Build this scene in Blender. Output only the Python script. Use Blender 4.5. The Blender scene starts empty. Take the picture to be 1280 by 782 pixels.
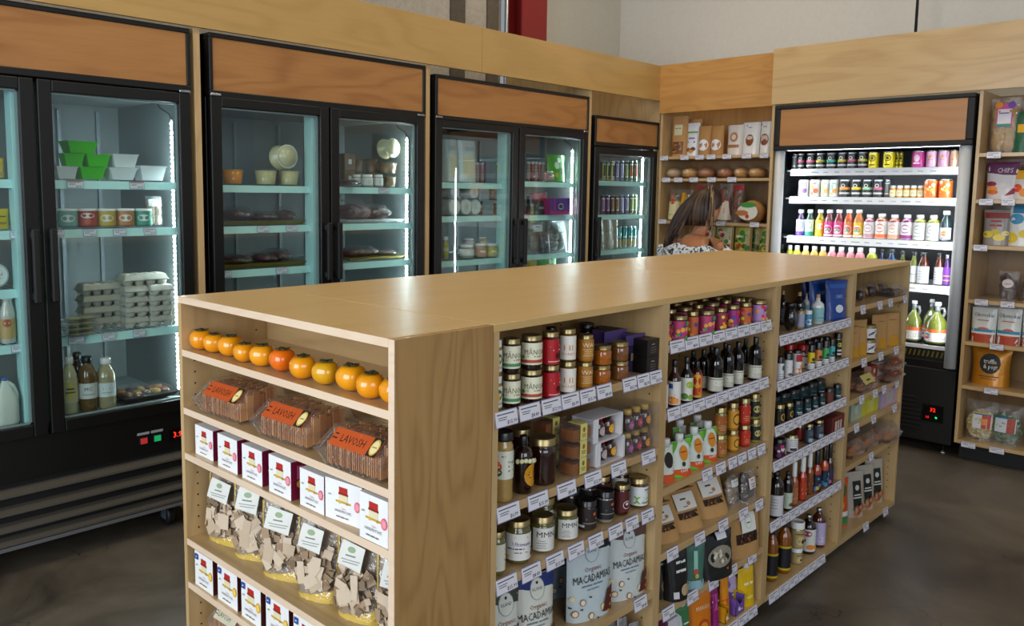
import bpy, bmesh, math, random
from math import sin, cos, pi, radians
from mathutils import Vector, Matrix, noise as mnoise
S = bpy.context.scene
COL = S.collection
# ---------------------------------------------------------------- camera
cd = bpy.data.cameras.new('camera'); cam = bpy.data.objects.new('camera', cd); COL.objects.link(cam)
S.camera = cam
YAW, PITCH, ROLL = 0.783085823, 0.107241026, 0.010344497
fw = Vector((cos(YAW)*cos(PITCH), sin(YAW)*cos(PITCH), -sin(PITCH)))
rt0 = Vector((sin(YAW), -cos(YAW), 0)); up0 = rt0.cross(fw)
rt = cos(ROLL)*rt0 + sin(ROLL)*up0; up = -sin(ROLL)*rt0 + cos(ROLL)*up0
mw = Matrix((rt, up, -fw)).transposed().to_4x4(); mw.translation = (0, 0, 1.492)
cam.matrix_world = mw
cd.sensor_width = 36; cd.lens = 1032.7183/1280*36
cd.shift_x = (640-582.632)/1280; cd.shift_y = -(391-353.412)/1280
cd.clip_start = .05
cd.dof.use_dof = True; cd.dof.focus_distance = 2.1; cd.dof.aperture_fstop = 13.0
# ---------------------------------------------------------------- world, exposure
W = bpy.data.worlds.new('world'); S.world = W; W.use_nodes = True
W.node_tree.nodes['Background'].inputs[0].default_value = (.80, .90, 1.0, 1)
W.node_tree.nodes['Background'].inputs[1].default_value = 0.22
S.view_settings.view_transform = 'Standard'; S.view_settings.look = 'None'
S.view_settings.exposure = 0.55; S.view_settings.gamma = 1; S.view_settings.use_curve_mapping = False
cy = S.cycles
cy.max_bounces = 7; cy.diffuse_bounces = 3; cy.glossy_bounces = 3; cy.transmission_bounces = 4; cy.transparent_max_bounces = 16
cy.use_denoising = True
cy.caustics_reflective = False; cy.caustics_refractive = False; cy.sample_clamp_indirect = 6
def area(name, loc, target, sx, sy, power, color, spread=180):
    l = bpy.data.lights.new(name, 'AREA'); l.shape = 'RECTANGLE'; l.size = sx; l.size_y = sy; l.energy = power; l.color = color
    l.spread = radians(spread)
    o = bpy.data.objects.new(name, l); COL.objects.link(o); o.location = loc
    o.rotation_euler = (Vector(target)-Vector(loc)).to_track_quat('-Z', 'Y').to_euler()
    return o
# daylight through the shop front behind and to the left of the camera, and the ceiling lamps of the room
area('shopfront_daylight', (-3.3, 1.2, 1.9), (1.0, 1.6, 1.0), 4.2, 2.6, 160, (.84, .92, 1))
area('shopfront_daylight_side', (-.6, -3.3, 2.2), (1.6, 1.3, .8), 3.4, 2.2, 58, (.90, .95, 1))
for lx, ly, pw in ((1.2, 1.9, 13), (3.6, 1.9, 12), (3.6, -.2, 7), (4.6, 2.9, 11)):
    area('ceiling_lamp_light', (lx, ly, 4.0), (lx, ly, 0), .5, .5, pw, (1, .85, .62))
# ---------------------------------------------------------------- materials
def lin(c):
    c = c.lstrip('#'); r = [int(c[i:i+2], 16)/255 for i in (0, 2, 4)]
    return tuple((v/12.92 if v <= .04045 else ((v+.055)/1.055)**2.4) for v in r)+(1,)
MC = {}
def M(col, rough=.5, metal=0, coat=0, var=.06, trans=0, emit=0, bump=0):
    k = (col, rough, metal, coat, var, trans, emit, bump)
    if k in MC: return MC[k]
    m = bpy.data.materials.new('paint'); m.use_nodes = True; nt = m.node_tree; b = nt.nodes['Principled BSDF']
    c = lin(col)
    b.inputs['Roughness'].default_value = rough; b.inputs['Metallic'].default_value = metal
    b.inputs['Coat Weight'].default_value = coat; b.inputs['Coat Roughness'].default_value = .05
    b.inputs['Transmission Weight'].default_value = trans
    if emit: b.inputs['Emission Color'].default_value = c; b.inputs['Emission Strength'].default_value = emit
    if var:
        tc = nt.nodes.new('ShaderNodeTexCoord'); n = nt.nodes.new('ShaderNodeTexNoise'); n.inputs['Scale'].default_value = 38; n.inputs['Detail'].default_value = 2
        mx = nt.nodes.new('ShaderNodeMix'); mx.data_type = 'RGBA'
        mx.inputs['A'].default_value = tuple(v*(1-var) for v in c[:3])+(1,); mx.inputs['B'].default_value = tuple(min(1, v*(1+var)) for v in c[:3])+(1,)
        nt.links.new(tc.outputs['Object'], n.inputs['Vector']); nt.links.new(n.outputs['Fac'], mx.inputs['Factor']); nt.links.new(mx.outputs['Result'], b.inputs['Base Color'])
        if bump:
            bp = nt.nodes.new('ShaderNodeBump'); bp.inputs['Strength'].default_value = bump; bp.inputs['Distance'].default_value = .004
            nt.links.new(n.outputs['Fac'], bp.inputs['Height']); nt.links.new(bp.outputs['Normal'], b.inputs['Normal'])
    else: b.inputs['Base Color'].default_value = c
    MC[k] = m; return m
def clear(name='clear_film', tint=(1, 1, 1), gloss=.12, rough=.04, ior=1.45, crinkle=0, haze=0):
    if name in MC: return MC[name]
    m = bpy.data.materials.new(name); m.use_nodes = True; nt = m.node_tree; nt.nodes.clear()
    o = nt.nodes.new('ShaderNodeOutputMaterial'); mx = nt.nodes.new('ShaderNodeMixShader'); t = nt.nodes.new('ShaderNodeBsdfTransparent'); g = nt.nodes.new('ShaderNodeBsdfGlossy')
    fr = nt.nodes.new('ShaderNodeLayerWeight'); pw = nt.nodes.new('ShaderNodeMath'); pw.operation = 'POWER'; pw.inputs[1].default_value = 4.5
    ad = nt.nodes.new('ShaderNodeMath'); ad.operation = 'MULTIPLY_ADD'; ad.inputs[1].default_value = .8; ad.inputs[2].default_value = gloss; ad.use_clamp = True
    nt.links.new(fr.outputs['Facing'], pw.inputs[0])
    t.inputs[0].default_value = tint+(1,); g.inputs[0].default_value = (1, 1, 1, 1); g.inputs['Roughness'].default_value = rough
    L = nt.links.new
    L(pw.outputs[0], ad.inputs[0]); L(ad.outputs[0], mx.inputs[0]); L(t.outputs[0], mx.inputs[1]); L(g.outputs[0], mx.inputs[2])
    last = mx
    if haze:
        m2 = nt.nodes.new('ShaderNodeMixShader'); d = nt.nodes.new('ShaderNodeBsdfDiffuse'); d.inputs[0].default_value = (.85, .88, .9, 1); m2.inputs[0].default_value = haze
        L(mx.outputs[0], m2.inputs[1]); L(d.outputs[0], m2.inputs[2]); last = m2
    if crinkle:
        tc = nt.nodes.new('ShaderNodeTexCoord'); n = nt.nodes.new('ShaderNodeTexNoise'); n.inputs['Scale'].default_value = 30; n.inputs['Detail'].default_value = 3
        bp = nt.nodes.new('ShaderNodeBump'); bp.inputs['Strength'].default_value = crinkle; bp.inputs['Distance'].default_value = .02
        L(tc.outputs['Object'], n.inputs['Vector']); L(n.outputs['Fac'], bp.inputs['Height']); L(bp.outputs['Normal'], g.inputs['Normal'])
    L(last.outputs[0], o.inputs[0]); MC[name] = m; return m
def wood(name, dark, light, axis='x', rough=.33, figure=1.0, scale=1.0, seed=0, coat=.25, con=.20):
    if name in MC: return MC[name]
    m = bpy.data.materials.new(name); m.use_nodes = True; nt = m.node_tree; b = nt.nodes['Principled BSDF']; L = nt.links.new; N = nt.nodes.new
    tc = N('ShaderNodeTexCoord'); mp = N('ShaderNodeMapping'); mp.inputs['Location'].default_value = (seed*3.1, seed*1.7, seed*2.3)
    s = {'x': (.55, 3.2, 3.2), 'y': (3.2, .55, 3.2), 'z': (3.2, 3.2, .55)}[axis]; mp.inputs['Scale'].default_value = tuple(v*scale for v in s)
    L(tc.outputs['Object'], mp.inputs[0])
    n = N('ShaderNodeTexNoise'); n.inputs['Scale'].default_value = 1.3; n.inputs['Detail'].default_value = 1.5; n.inputs['Distortion'].default_value = .35; L(mp.outputs[0], n.inputs['Vector'])
    ml = N('ShaderNodeMath'); ml.operation = 'MULTIPLY'; ml.inputs[1].default_value = 62*figure; L(n.outputs['Fac'], ml.inputs[0])
    sn = N('ShaderNodeMath'); sn.operation = 'SINE'; L(ml.outputs[0], sn.inputs[0])
    mr = N('ShaderNodeMapRange'); mr.inputs['From Min'].default_value = -1; mr.inputs['From Max'].default_value = 1; L(sn.outputs[0], mr.inputs['Value'])
    pw = N('ShaderNodeMath'); pw.operation = 'POWER'; pw.inputs[1].default_value = 2.6; L(mr.outputs[0], pw.inputs[0])
    n2 = N('ShaderNodeTexNoise'); n2.inputs['Scale'].default_value = 14; n2.inputs['Detail'].default_value = 6; n2.inputs['Roughness'].default_value = .7
    mp2 = N('ShaderNodeMapping'); s2 = {'x': (.35, 6, 6), 'y': (6, .35, 6), 'z': (6, 6, .35)}[axis]; mp2.inputs['Scale'].default_value = s2; L(tc.outputs['Object'], mp2.inputs[0]); L(mp2.outputs[0], n2.inputs['Vector'])
    n3 = N('ShaderNodeTexNoise'); n3.inputs['Scale'].default_value = 2.2; L(tc.outputs['Object'], n3.inputs['Vector'])
    a1 = N('ShaderNodeMath'); a1.operation = 'MULTIPLY'; a1.inputs[1].default_value = con; L(pw.outputs[0], a1.inputs[0])
    a2 = N('ShaderNodeMath'); a2.operation = 'MULTIPLY_ADD'; a2.inputs[1].default_value = .5; L(n2.outputs['Fac'], a2.inputs[0]); L(a1.outputs[0], a2.inputs[2])
    a3 = N('ShaderNodeMath'); a3.operation = 'MULTIPLY_ADD'; a3.inputs[1].default_value = .35; a3.use_clamp = True; L(n3.outputs['Fac'], a3.inputs[0]); L(a2.outputs[0], a3.inputs[2])
    mx = N('ShaderNodeMix'); mx.data_type = 'RGBA'; mx.inputs['A'].default_value = lin(light); mx.inputs['B'].default_value = lin(dark); L(a3.outputs[0], mx.inputs['Factor']); L(mx.outputs['Result'], b.inputs['Base Color'])
    b.inputs['Roughness'].default_value = rough; b.inputs['Coat Weight'].default_value = coat; b.inputs['Coat Roughness'].default_value = .12
    MC[name] = m; return m
# ---------------------------------------------------------------- mesh collector
class MB:
    def __init__(s): s.v = []; s.f = []; s.m = []; s.sm = []; s.mats = []; s.bev = 0
    def mi(s, m):
        if isinstance(m, str): m = M(m)
        if m not in s.mats: s.mats.append(m)
        return s.mats.index(m)
    def add(s, vs, fs, m, smooth=False):
        k = len(s.v); i = s.mi(m); s.v += [tuple(p) for p in vs]
        for f in fs: s.f.append([k+q for q in f]); s.m.append(i); s.sm.append(smooth)
        return s
    def box(s, x0, x1, y0, y1, z0, z1, m, mats=None):
        vs = [(x, y, z) for z in (z0, z1) for y in (y0, y1) for x in (x0, x1)]
        fs = [(0, 2, 3, 1), (4, 5, 7, 6), (0, 1, 5, 4), (2, 6, 7, 3), (0, 4, 6, 2), (1, 3, 7, 5)]  # bottom top front back left right
        if mats:
            k = len(s.v); s.v += vs
            for f, mm in zip(fs, mats): s.f.append([k+q for q in f]); s.m.append(s.mi(mm)); s.sm.append(False)
            return s
        return s.add(vs, fs, m)
    def frust(s, w0, d0, z0, w1, d1, z1, m, ox=0, oy=0, cap=True):
        vs = [(ox+sx*w/2, oy+sy*d/2, z) for w, d, z in ((w0, d0, z0), (w1, d1, z1)) for sy in (-1, 1) for sx in (-1, 1)]
        fs = [(0, 1, 5, 4), (2, 6, 7, 3), (0, 4, 6, 2), (1, 3, 7, 5)]+([(0, 2, 3, 1), (4, 5, 7, 6)] if cap else [])
        return s.add(vs, fs, m)
    def lathe(s, prof, m, seg=20, cx=0, cy=0, sx=1, sy=1, smooth=True, T=None, square=0):
        vs = []; fs = []
        for r, z in prof:
            for k in range(seg):
                a = 2*pi*k/seg; c, q = cos(a), sin(a)
                if square: u = (abs(c)**square+abs(q)**square)**(-1/square); c *= u; q *= u
                p = (cx+r*c*sx, cy+r*q*sy, z); vs.append(tuple(T@Vector(p)) if T else p)
        n = len(prof)
        for j in range(n-1):
            for k in range(seg):
                k2 = (k+1) % seg; fs.append((j*seg+k, j*seg+k2, (j+1)*seg+k2, (j+1)*seg+k))
        fs.append(tuple(range(seg))[::-1]); fs.append(tuple((n-1)*seg+k for k in range(seg)))
        return s.add(vs, fs, m, smooth)
    def tube(s, pts, r, m, seg=8):
        vs = []; fs = []; n = len(pts); pts = [Vector(p) for p in pts]
        for i, p in enumerate(pts):
            t = (pts[min(i+1, n-1)]-pts[max(i-1, 0)]).normalized(); a = t.orthogonal().normalized() if i == 0 else (a-t*a.dot(t)).normalized(); b = t.cross(a)
            rr = r[i] if isinstance(r, (list, tuple)) else r
            for k in range(seg): vs.append(tuple(p+rr*(cos(2*pi*k/seg)*a+sin(2*pi*k/seg)*b)))
        for i in range(n-1):
            for k in range(seg): k2 = (k+1) % seg; fs.append((i*seg+k, i*seg+k2, (i+1)*seg+k2, (i+1)*seg+k))
        fs.append(tuple(range(seg))[::-1]); fs.append(tuple((n-1)*seg+k for k in range(seg)))
        return s.add(vs, fs, m, True)
    def blob(s, w, d, h, m, seed=0, amp=.25, cx=0, cy=0, z0=0, nu=14, nv=8, fr=2.2):
        vs = []; fs = []
        for j in range(nv+1):
            t = pi*j/nv
            for k in range(nu):
                a = 2*pi*k/nu; p = Vector((sin(t)*cos(a), sin(t)*sin(a), -cos(t)))
                q = 1+amp*mnoise.noise(p*fr+Vector((seed*7.3, seed*3.1, seed)))
                vs.append((cx+p.x*q*w/2, cy+p.y*q*d/2, z0+max(0, (p.z*q+1)*h/2)))
        for j in range(nv):
            for k in range(nu): k2 = (k+1) % nu; fs.append((j*nu+k, j*nu+k2, (j+1)*nu+k2, (j+1)*nu+k))
        return s.add(vs, fs, m, True)
    def mesh(s, name, bevel=0):
        me = bpy.data.meshes.new(name); me.from_pydata(s.v, [], s.f)
        for m in s.mats: me.materials.append(m)
        me.polygons.foreach_set('material_index', s.m); me.polygons.foreach_set('use_smooth', s.sm); me.update()
        if bevel:
            bm = bmesh.new(); bm.from_mesh(me)
            es = [e for e in bm.edges if len(e.link_faces) == 2 and e.calc_face_angle(0) > .6]
            bmesh.ops.bevel(bm, geom=es, offset=bevel, segments=2, affect='EDGES', profile=.5, clamp_overlap=True); bm.to_mesh(me); bm.free()
        return me
# ---------------------------------------------------------------- text and printed graphics
TG = {}
def text_geo(t):
    if t in TG: return TG[t]
    c = bpy.data.curves.new('t', 'FONT'); c.body = t; c.resolution_u = 1; c.align_x = 'CENTER'; c.size = 1
    o = bpy.data.objects.new('t', c); COL.objects.link(o)
    ev = o.evaluated_get(bpy.context.evaluated_depsgraph_get()); me = ev.to_mesh()
    r = ([(v.co.x, v.co.y) for v in me.vertices], [tuple(p.vertices) for p in me.polygons]); ev.to_mesh_clear()
    bpy.data.objects.remove(o); bpy.data.curves.remove(c); TG[t] = r; return r
READ = {'MĀNOA', 'HI', 'HONEY', 'WAI', 'LAVOSH', 'ISLAND', 'Organic', 'MACADAMIAS', 'KARA', 'MANGO', 'Okonokai', 'truffle', '& pop.', 'MC', 'Ultimate', 'CHIPS', 'Classic', 'HAWAII FRUIT PATE', 'MMN', 'M', '3', 'Unsalted', 'Butter', 'NOHO NUTS', '$12.99', '$8.49', '$15.99', '$6.99', '3.9', '32', '10'}
def art(mb, els, P, sc=1, layer0=1, nx=1, ny=1, step=.0004):
    """draw flat shapes on a surface; P(x, y, off) maps printed coordinates to the surface"""
    for i, e in enumerate(els):
        o = (layer0+i*.5)*step; k = e[0]
        if k == 'r':
            _, cx, cy, w, h, c = e[:6]; a = e[6] if len(e) > 6 else 0
            vs = []; fs = []; X = max(1, round(nx*w+.4)) if nx > 1 else 1; Y = max(1, round(ny*h+.4)) if ny > 1 else 1
            for j in range(Y+1):
                for q in range(X+1):
                    u, v = -w/2+w*q/X, -h/2+h*j/Y
                    vs.append(P((cx+u*cos(a)-v*sin(a))*sc, (cy+u*sin(a)+v*cos(a))*sc, o))
            for j in range(Y):
                for q in range(X): p = j*(X+1)+q; fs.append((p, p+1, p+X+2, p+X+1))
            mb.add(vs, fs, c)
        elif k == 'c':
            _, cx, cy, r, c = e[:5]; ry = e[5] if len(e) > 5 else r; n = 14
            vs = [P(cx*sc, cy*sc, o)]+[P((cx+r*cos(2*pi*q/n))*sc, (cy+ry*sin(2*pi*q/n))*sc, o) for q in range(n)]
            mb.add(vs, [(0, q+1, (q+1) % n+1) for q in range(n)], c)
        elif k == 't':
            _, cx, cy, s, t, c = e[:6]; kx = e[6] if len(e) > 6 else 1
            if t not in READ:   # print too small to read: word-length strokes
                X0 = -len(t)*s*kx*.28
                for wd in t.split(' '):
                    L_ = len(wd)*s*kx*.56; xa, xb, h_ = cx+X0, cx+X0+L_*.92, s*.20
                    mb.add([P(x*sc, y*sc, o) for x, y in ((xa, cy-h_), (xb, cy-h_), (xb, cy+h_), (xa, cy+h_))], [(0, 1, 2, 3)], c); X0 += L_+s*kx*.2
                continue
            v, f = text_geo(t); mb.add([P((cx+x*s*kx)*sc, (cy+(y-.33)*s)*sc, o) for x, y in v], f, c)
        elif k == 'p':
            _, pts, c = e
            if nx == 1: mb.add([P(x*sc, y*sc, o) for x, y in pts], [tuple(range(len(pts)))], c); continue
            ys = [p[1] for p in pts]; ya, yb = min(ys)+1e-5, max(ys)-1e-5; Yn = max(3, round(ny*2*(yb-ya)+2)); Xn = 8; vs = []; fs = []
            for j in range(Yn+1):
                yy = ya+(yb-ya)*j/Yn; xs = []
                for a, b in zip(pts, pts[1:]+pts[:1]):
                    if (a[1] <= yy) != (b[1] <= yy): xs.append(a[0]+(b[0]-a[0])*(yy-a[1])/(b[1]-a[1]))
                x0, x1 = (min(xs), max(xs)) if xs else (0, 0)
                vs += [P((x0+(x1-x0)*q/Xn)*sc, yy*sc, o) for q in range(Xn+1)]
            for j in range(Yn): fs += [(j*(Xn+1)+q, j*(Xn+1)+q+1, (j+1)*(Xn+1)+q+1, (j+1)*(Xn+1)+q) for q in range(Xn)]
            mb.add(vs, fs, c)
def lines(cx, cy, w, n, dy, c, h=.03):
    R = random.Random(int(abs(cx*97+cy*131))+n)
    return [('r', cx, cy-i*dy, w*R.uniform(.6, 1), h, c) for i in range(n)]
# ---------------------------------------------------------------- linking objects
def link(name, me, parent=None, loc=None, rot=None):
    o = bpy.data.objects.new(name, me); COL.objects.link(o)
    if parent: o.parent = parent
    if loc: o.location = loc
    if rot: o.rotation_euler = rot
    return o
def tag(o, label, cat, group=None):
    o['label'] = label; o['category'] = cat
    if group: o['group'] = group
    return o
def struct(name, me):
    o = link(name, me); o['kind'] = 'structure'; return o
def empty(name, loc=(0, 0, 0), rz=0):
    o = bpy.data.objects.new(name, None); COL.objects.link(o); o.location = loc; o.rotation_euler = (0, 0, rz); o.empty_display_size = .05; return o
def bx(x0, x1, y0, y1, z0, z1, m, name='board', bevel=0):
    return MB().box(x0, x1, y0, y1, z0, z1, m).mesh(name, bevel)
# ================================================================ the room
BIRCH = ('#a88353', '#d8ba89'); 
wx = wood('birch_x', *BIRCH, 'x'); wy = wood('birch_y', *BIRCH, 'y', seed=2); wz = wood('birch_z', *BIRCH, 'z', seed=4)
wtop = wood('birch_top', '#c29a5a', '#e1bf84', 'x', rough=.36, figure=.55, seed=7, coat=0, con=.12)
wfas = wood('birch_fascia', '#a88449', '#cba566', 'x', figure=.6, seed=9)
wedge_lit = wood('birch_edge_lit', '#dcbd9f', '#eed7bd', 'y', figure=2, seed=1)  # pale tone paints the daylight into the end-facing edges
wside = wood('birch_side', '#8d6636', '#c09760', 'z', figure=1.3, seed=12, scale=1.7, con=.24, coat=.05, rough=.5)
wsign = wood('cherry_sign', '#8f5a2c', '#c08a50', 'x', rough=.4, figure=.5, seed=5, coat=.1, con=.3, scale=1.6)
wsigny = wood('cherry_sign_y', '#a06c3e', '#bd864e', 'y', rough=.4, figure=.5, seed=6, coat=.1, con=.3, scale=1.6)
def floor_mat():
    m = bpy.data.materials.new('polished_concrete'); m.use_nodes = True; nt = m.node_tree; b = nt.nodes['Principled BSDF']; L = nt.links.new; N = nt.nodes.new
    tc = N('ShaderNodeTexCoord'); n = N('ShaderNodeTexNoise'); n.inputs['Scale'].default_value = 1.9; n.inputs['Detail'].default_value = 10; n.inputs['Roughness'].default_value = .62; n.inputs['Distortion'].default_value = .6
    L(tc.outputs['Object'], n.inputs['Vector'])
    r = N('ShaderNodeValToRGB'); e = r.color_ramp.elements; e[0].position = .28; e[0].color = lin('#352f27'); e[1].position = .74; e[1].color = lin('#776d5f'); L(n.outputs['Fac'], r.inputs[0])
    v = N('ShaderNodeTexVoronoi'); v.feature = 'DISTANCE_TO_EDGE'; v.inputs['Scale'].default_value = .75
    n2 = N('ShaderNodeTexNoise'); n2.inputs['Scale'].default_value = 3; n2.inputs['Detail'].default_value = 5; va = N('ShaderNodeVectorMath'); va.operation = 'MULTIPLY_ADD'; va.inputs[1].default_value = (.5, .5, .5)
    L(tc.outputs['Object'], n2.inputs['Vector']); L(n2.outputs['Color'], va.inputs[0]); L(tc.outputs['Object'], va.inputs[2]); L(va.outputs[0], v.inputs['Vector'])
    lt = N('ShaderNodeMath'); lt.operation = 'LESS_THAN'; lt.inputs[1].default_value = .0008; L(v.outputs['Distance'], lt.inputs[0])
    mx = N('ShaderNodeMix'); mx.data_type = 'RGBA'; mx.inputs['B'].default_value = lin('#2a251f'); L(lt.outputs[0], mx.inputs['Factor']); L(r.outputs[0], mx.inputs['A']); L(mx.outputs['Result'], b.inputs['Base Color'])
    rr = N('ShaderNodeMapRange'); rr.inputs['To Min'].default_value = .28; rr.inputs['To Max'].default_value = .5; L(n.outputs['Fac'], rr.inputs['Value']); L(rr.outputs[0], b.inputs['Roughness'])
    return m
struct('floor', bx(-3.6, 6.3, -3.6, 4.4, -.06, 0, floor_mat()))
struct('ceiling', bx(-3.6, 6.3, -3.6, 4.4, 4.6, 4.66, M('#8b8780', .8)))
mwall = M('#d6d1c8', .75)
struct('wall_right', bx(6.2, 6.3, -3.6, 4.4, 0, 4.6, mwall))
struct('wall_back', bx(4.98, 6.2, 4.3, 4.4, 0, 4.6, M('#cdc8bc', .75)))
cb = MB().box(-3.6, 4.66, 4.3, 4.4, 0, 4.6, M('#b8afa2', .9, var=.25, bump=.6))
cb.box(4.13, 4.27, 4.285, 4.31, 0, 4.6, M('#5f564b', .9, var=.3, bump=.8)).box(4.5, 4.62, 4.285, 4.31, 0, 4.6, M('#6a5f52', .9, var=.3, bump=.8))
struct('wall_back_concrete', cb.mesh('wall'))
red = M('#8c1f1c', .45)
col = MB().box(4.70, 4.98, 4.12, 4.14, 0, 4.6, red).box(4.70, 4.98, 4.28, 4.30, 0, 4.6, red).box(4.82, 4.85, 4.13, 4.29, 0, 4.6, red).box(4.86, 4.98, 4.14, 4.29, 0, 4.6, red)
tag(link('steel_column', col.mesh('steel_column', .003)), 'dark red painted steel column rising above the cooler fascia', 'column')
tag(link('conduit', MB().tube([(4.655, 4.24, 0), (4.655, 4.24, 4.6)], .016, M('#b9bcc0', .35, .8), 10).mesh('conduit')), 'thin grey metal conduit pipe beside the red column', 'pipe')
tag(link('hanging_rod', MB().tube([(5.85, 1.80, 2.42), (5.85, 1.80, 4.6)], .009, M('#55565a', .4, .7), 10).mesh('rod')), 'thin grey rod rising above the right-hand wood header', 'rod')
# ---- millwork around the coolers
def board(name, x0, x1, y0, y1, z0, z1, m, parent=None, bevel=.0012): return link(name, bx(x0, x1, y0, y1, z0, z1, m, name, bevel), parent)
for (a, b2, n) in ((-1.4, 1.06, 'leftmost'), (1.062, 3.498, 'middle'), (3.5, 5.4555, 'rightmost')):
    o = board('fascia_board', a, b2, 3.371, 3.389, 2.187, 2.44, wfas); tag(o, f'{n} birch plywood fascia board above the glass-door coolers', 'fascia board')
for (a, b2, n) in ((1.737, 1.766, 'between nearest and second cooler'), (3.082, 3.11, 'between second and third cooler'), (4.556, 4.583, 'between third and narrow cooler'), (5.428, 5.455, 'between narrow cooler and bread unit')):
    o = board('divider_panel', a, b2, 3.3895, 4.15, 0, 2.186 if a < 4 else 2.44, wz); tag(o, f'upright birch divider panel {n}', 'panel')
o = board('header_board', 5.262, 5.28, -.6, 2.457, 2.088, 2.442, wy); tag(o, 'wide birch header board above the open drinks cooler', 'header board')
o = board('divider_panel', 5.2805, 6.0, 2.439, 2.457, 0, 2.442, wz); tag(o, 'upright birch panel between bread unit and drinks cooler', 'panel')
# ---- shelf fittings
def holes(mb, pts, plane):
    for p in pts:
        vs = []
        for k in range(8):
            a = 2*pi*k/8; c, s_ = .0028*cos(a), .0028*sin(a)
            vs.append((p[0]+c, p[1], p[2]+s_) if plane == 'y' else (p[0], p[1]+c, p[2]+s_))
        mb.add(vs, [tuple(range(8))], M('#1c130b', .9, var=0))
PT = {}
def price_tag(face, u, fixed, ztop, w, label, group, h=.034, kind=0):
    """a printed tag in a clear lilac-edged holder; face 'y' looks to -Y, 'x' to -X"""
    k = (round(w, 3), h, kind)
    if k not in PT:
        mb = MB(); sl = .26
        def P(x, y, o): return (x, -.001-o+(y)*sl*.0 - (h-y)*0, y)
        mb.box(-w/2-.0015, w/2+.0015, -.0012, .0008, -.002, h+.002, M('#8e86a6', .25, coat=.4, var=0))
        mb.box(-w/2, w/2, -.0019, -.0012, 0, h, M('#e4e2ea', .35, var=0))
        ink = M('#3b3848', .6, var=0)
        Q = lambda x, y, o: (x, -.0019-o, y)
        R = random.Random(kind)
        art(mb, [('r', -w*.05, h*.80, w*.8, h*.07, ink), ('r', -w*.2, h*.58, w*.42, h*.045, ink), ('r', -w*.22, h*.44, w*.36, h*.045, ink), ('t', w*.22, h*.22, h*.36, ['$12.99', '$8.49', '$15.99', '$6.99'][kind % 4], ink)], Q)
        if kind == 9: mb.box(-w/2, w/2, -.0021, -.0019, h*.9, h, M('#c0392b', .5))
        PT[k] = mb.mesh('price_tag')
    o = link('price_tag', PT[k])
    if face == 'y': o.location = (u, fixed, ztop-h); o.rotation_euler = (-.16, 0, 0)
    else: o.location = (fixed, u, ztop-h); o.rotation_euler = (-.0, -.0, -pi/2)
    tag(o, label, 'price tag', group)
ORDN = ['first', 'second', 'third', 'fourth', 'fifth', 'sixth', 'seventh', 'eighth', 'ninth', 'tenth']
def tags(face, fixed, ztop, lst, where, h=.034):
    for i, (c, w) in enumerate(lst):
        price_tag(face, c, fixed, ztop, w, f'white printed price tag, {ORDN[i]} from left, {where}', 'price tags, '+where, h, (i*7+int(ztop*50)) % 4)
# ================================================================ the island
Y0, Y1, ZT = 1.224, 2.14, 1.207
isl = empty('display_island_end_unit', (1.17, 1.68, 0)); tag(isl, 'birch end shelving unit of the island, holding persimmons and crackers', 'shelving unit')
def part(root, name, me): o = link(name, me, root); o.location = -root.location; return o
def pb(root, name, x0, x1, y0, y1, z0, z1, m, bevel=.001): return part(root, name, bx(x0, x1, y0, y1, z0, z1, m, name, bevel))
pb(isl, 'side_panel', 1.0335, 1.3165, Y0, Y0+.018, .05, ZT-.001, wside)
pb(isl, 'front_edge_band', 1.032, 1.0335, Y0, Y0+.018, .05, ZT-.001, wedge_lit, 0)
mb = MB().box(1.032, 1.3165, Y1-.018, Y1, .05, ZT-.018, wz); holes(mb, [(1.068, Y1-.0184, .13+.032*k) for k in range(31)]+[(1.262, Y1-.0184, .13+.032*k) for k in range(31)], 'y')
part(isl, 'side_panel', mb.mesh('side_panel'))
pb(isl, 'back_panel', 1.299, 1.3165, Y0+.018, Y1-.018, .05, ZT-.018, wood('birch_back', *BIRCH, 'y', figure=.9, seed=3))
pb(isl, 'top_board', 1.032, 1.3165, Y0+.018, Y1, ZT-.018, ZT, wtop)
pb(isl, 'top_edge_band', 1.0312, 1.032, Y0+.018, Y1, ZT-.018, ZT, wedge_lit, 0)
for z in (1.061, .899, .771, .524, .397, .24, .07):
    s_ = pb(isl, 'shelf', 1.0335 if z > .1 else 1.04, 1.299, Y0+.018, Y1-.018, z-.018, z, wy)
    pb(isl, 'shelf_edge_band', 1.032, 1.0335, Y0+.018, Y1-.018, z-.018, z, wedge_lit, 0)
pb(isl, 'toe_kick', 1.09, 1.299, Y0+.05, Y1-.05, 0, .052, M('#2a2622', .8))
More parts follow.
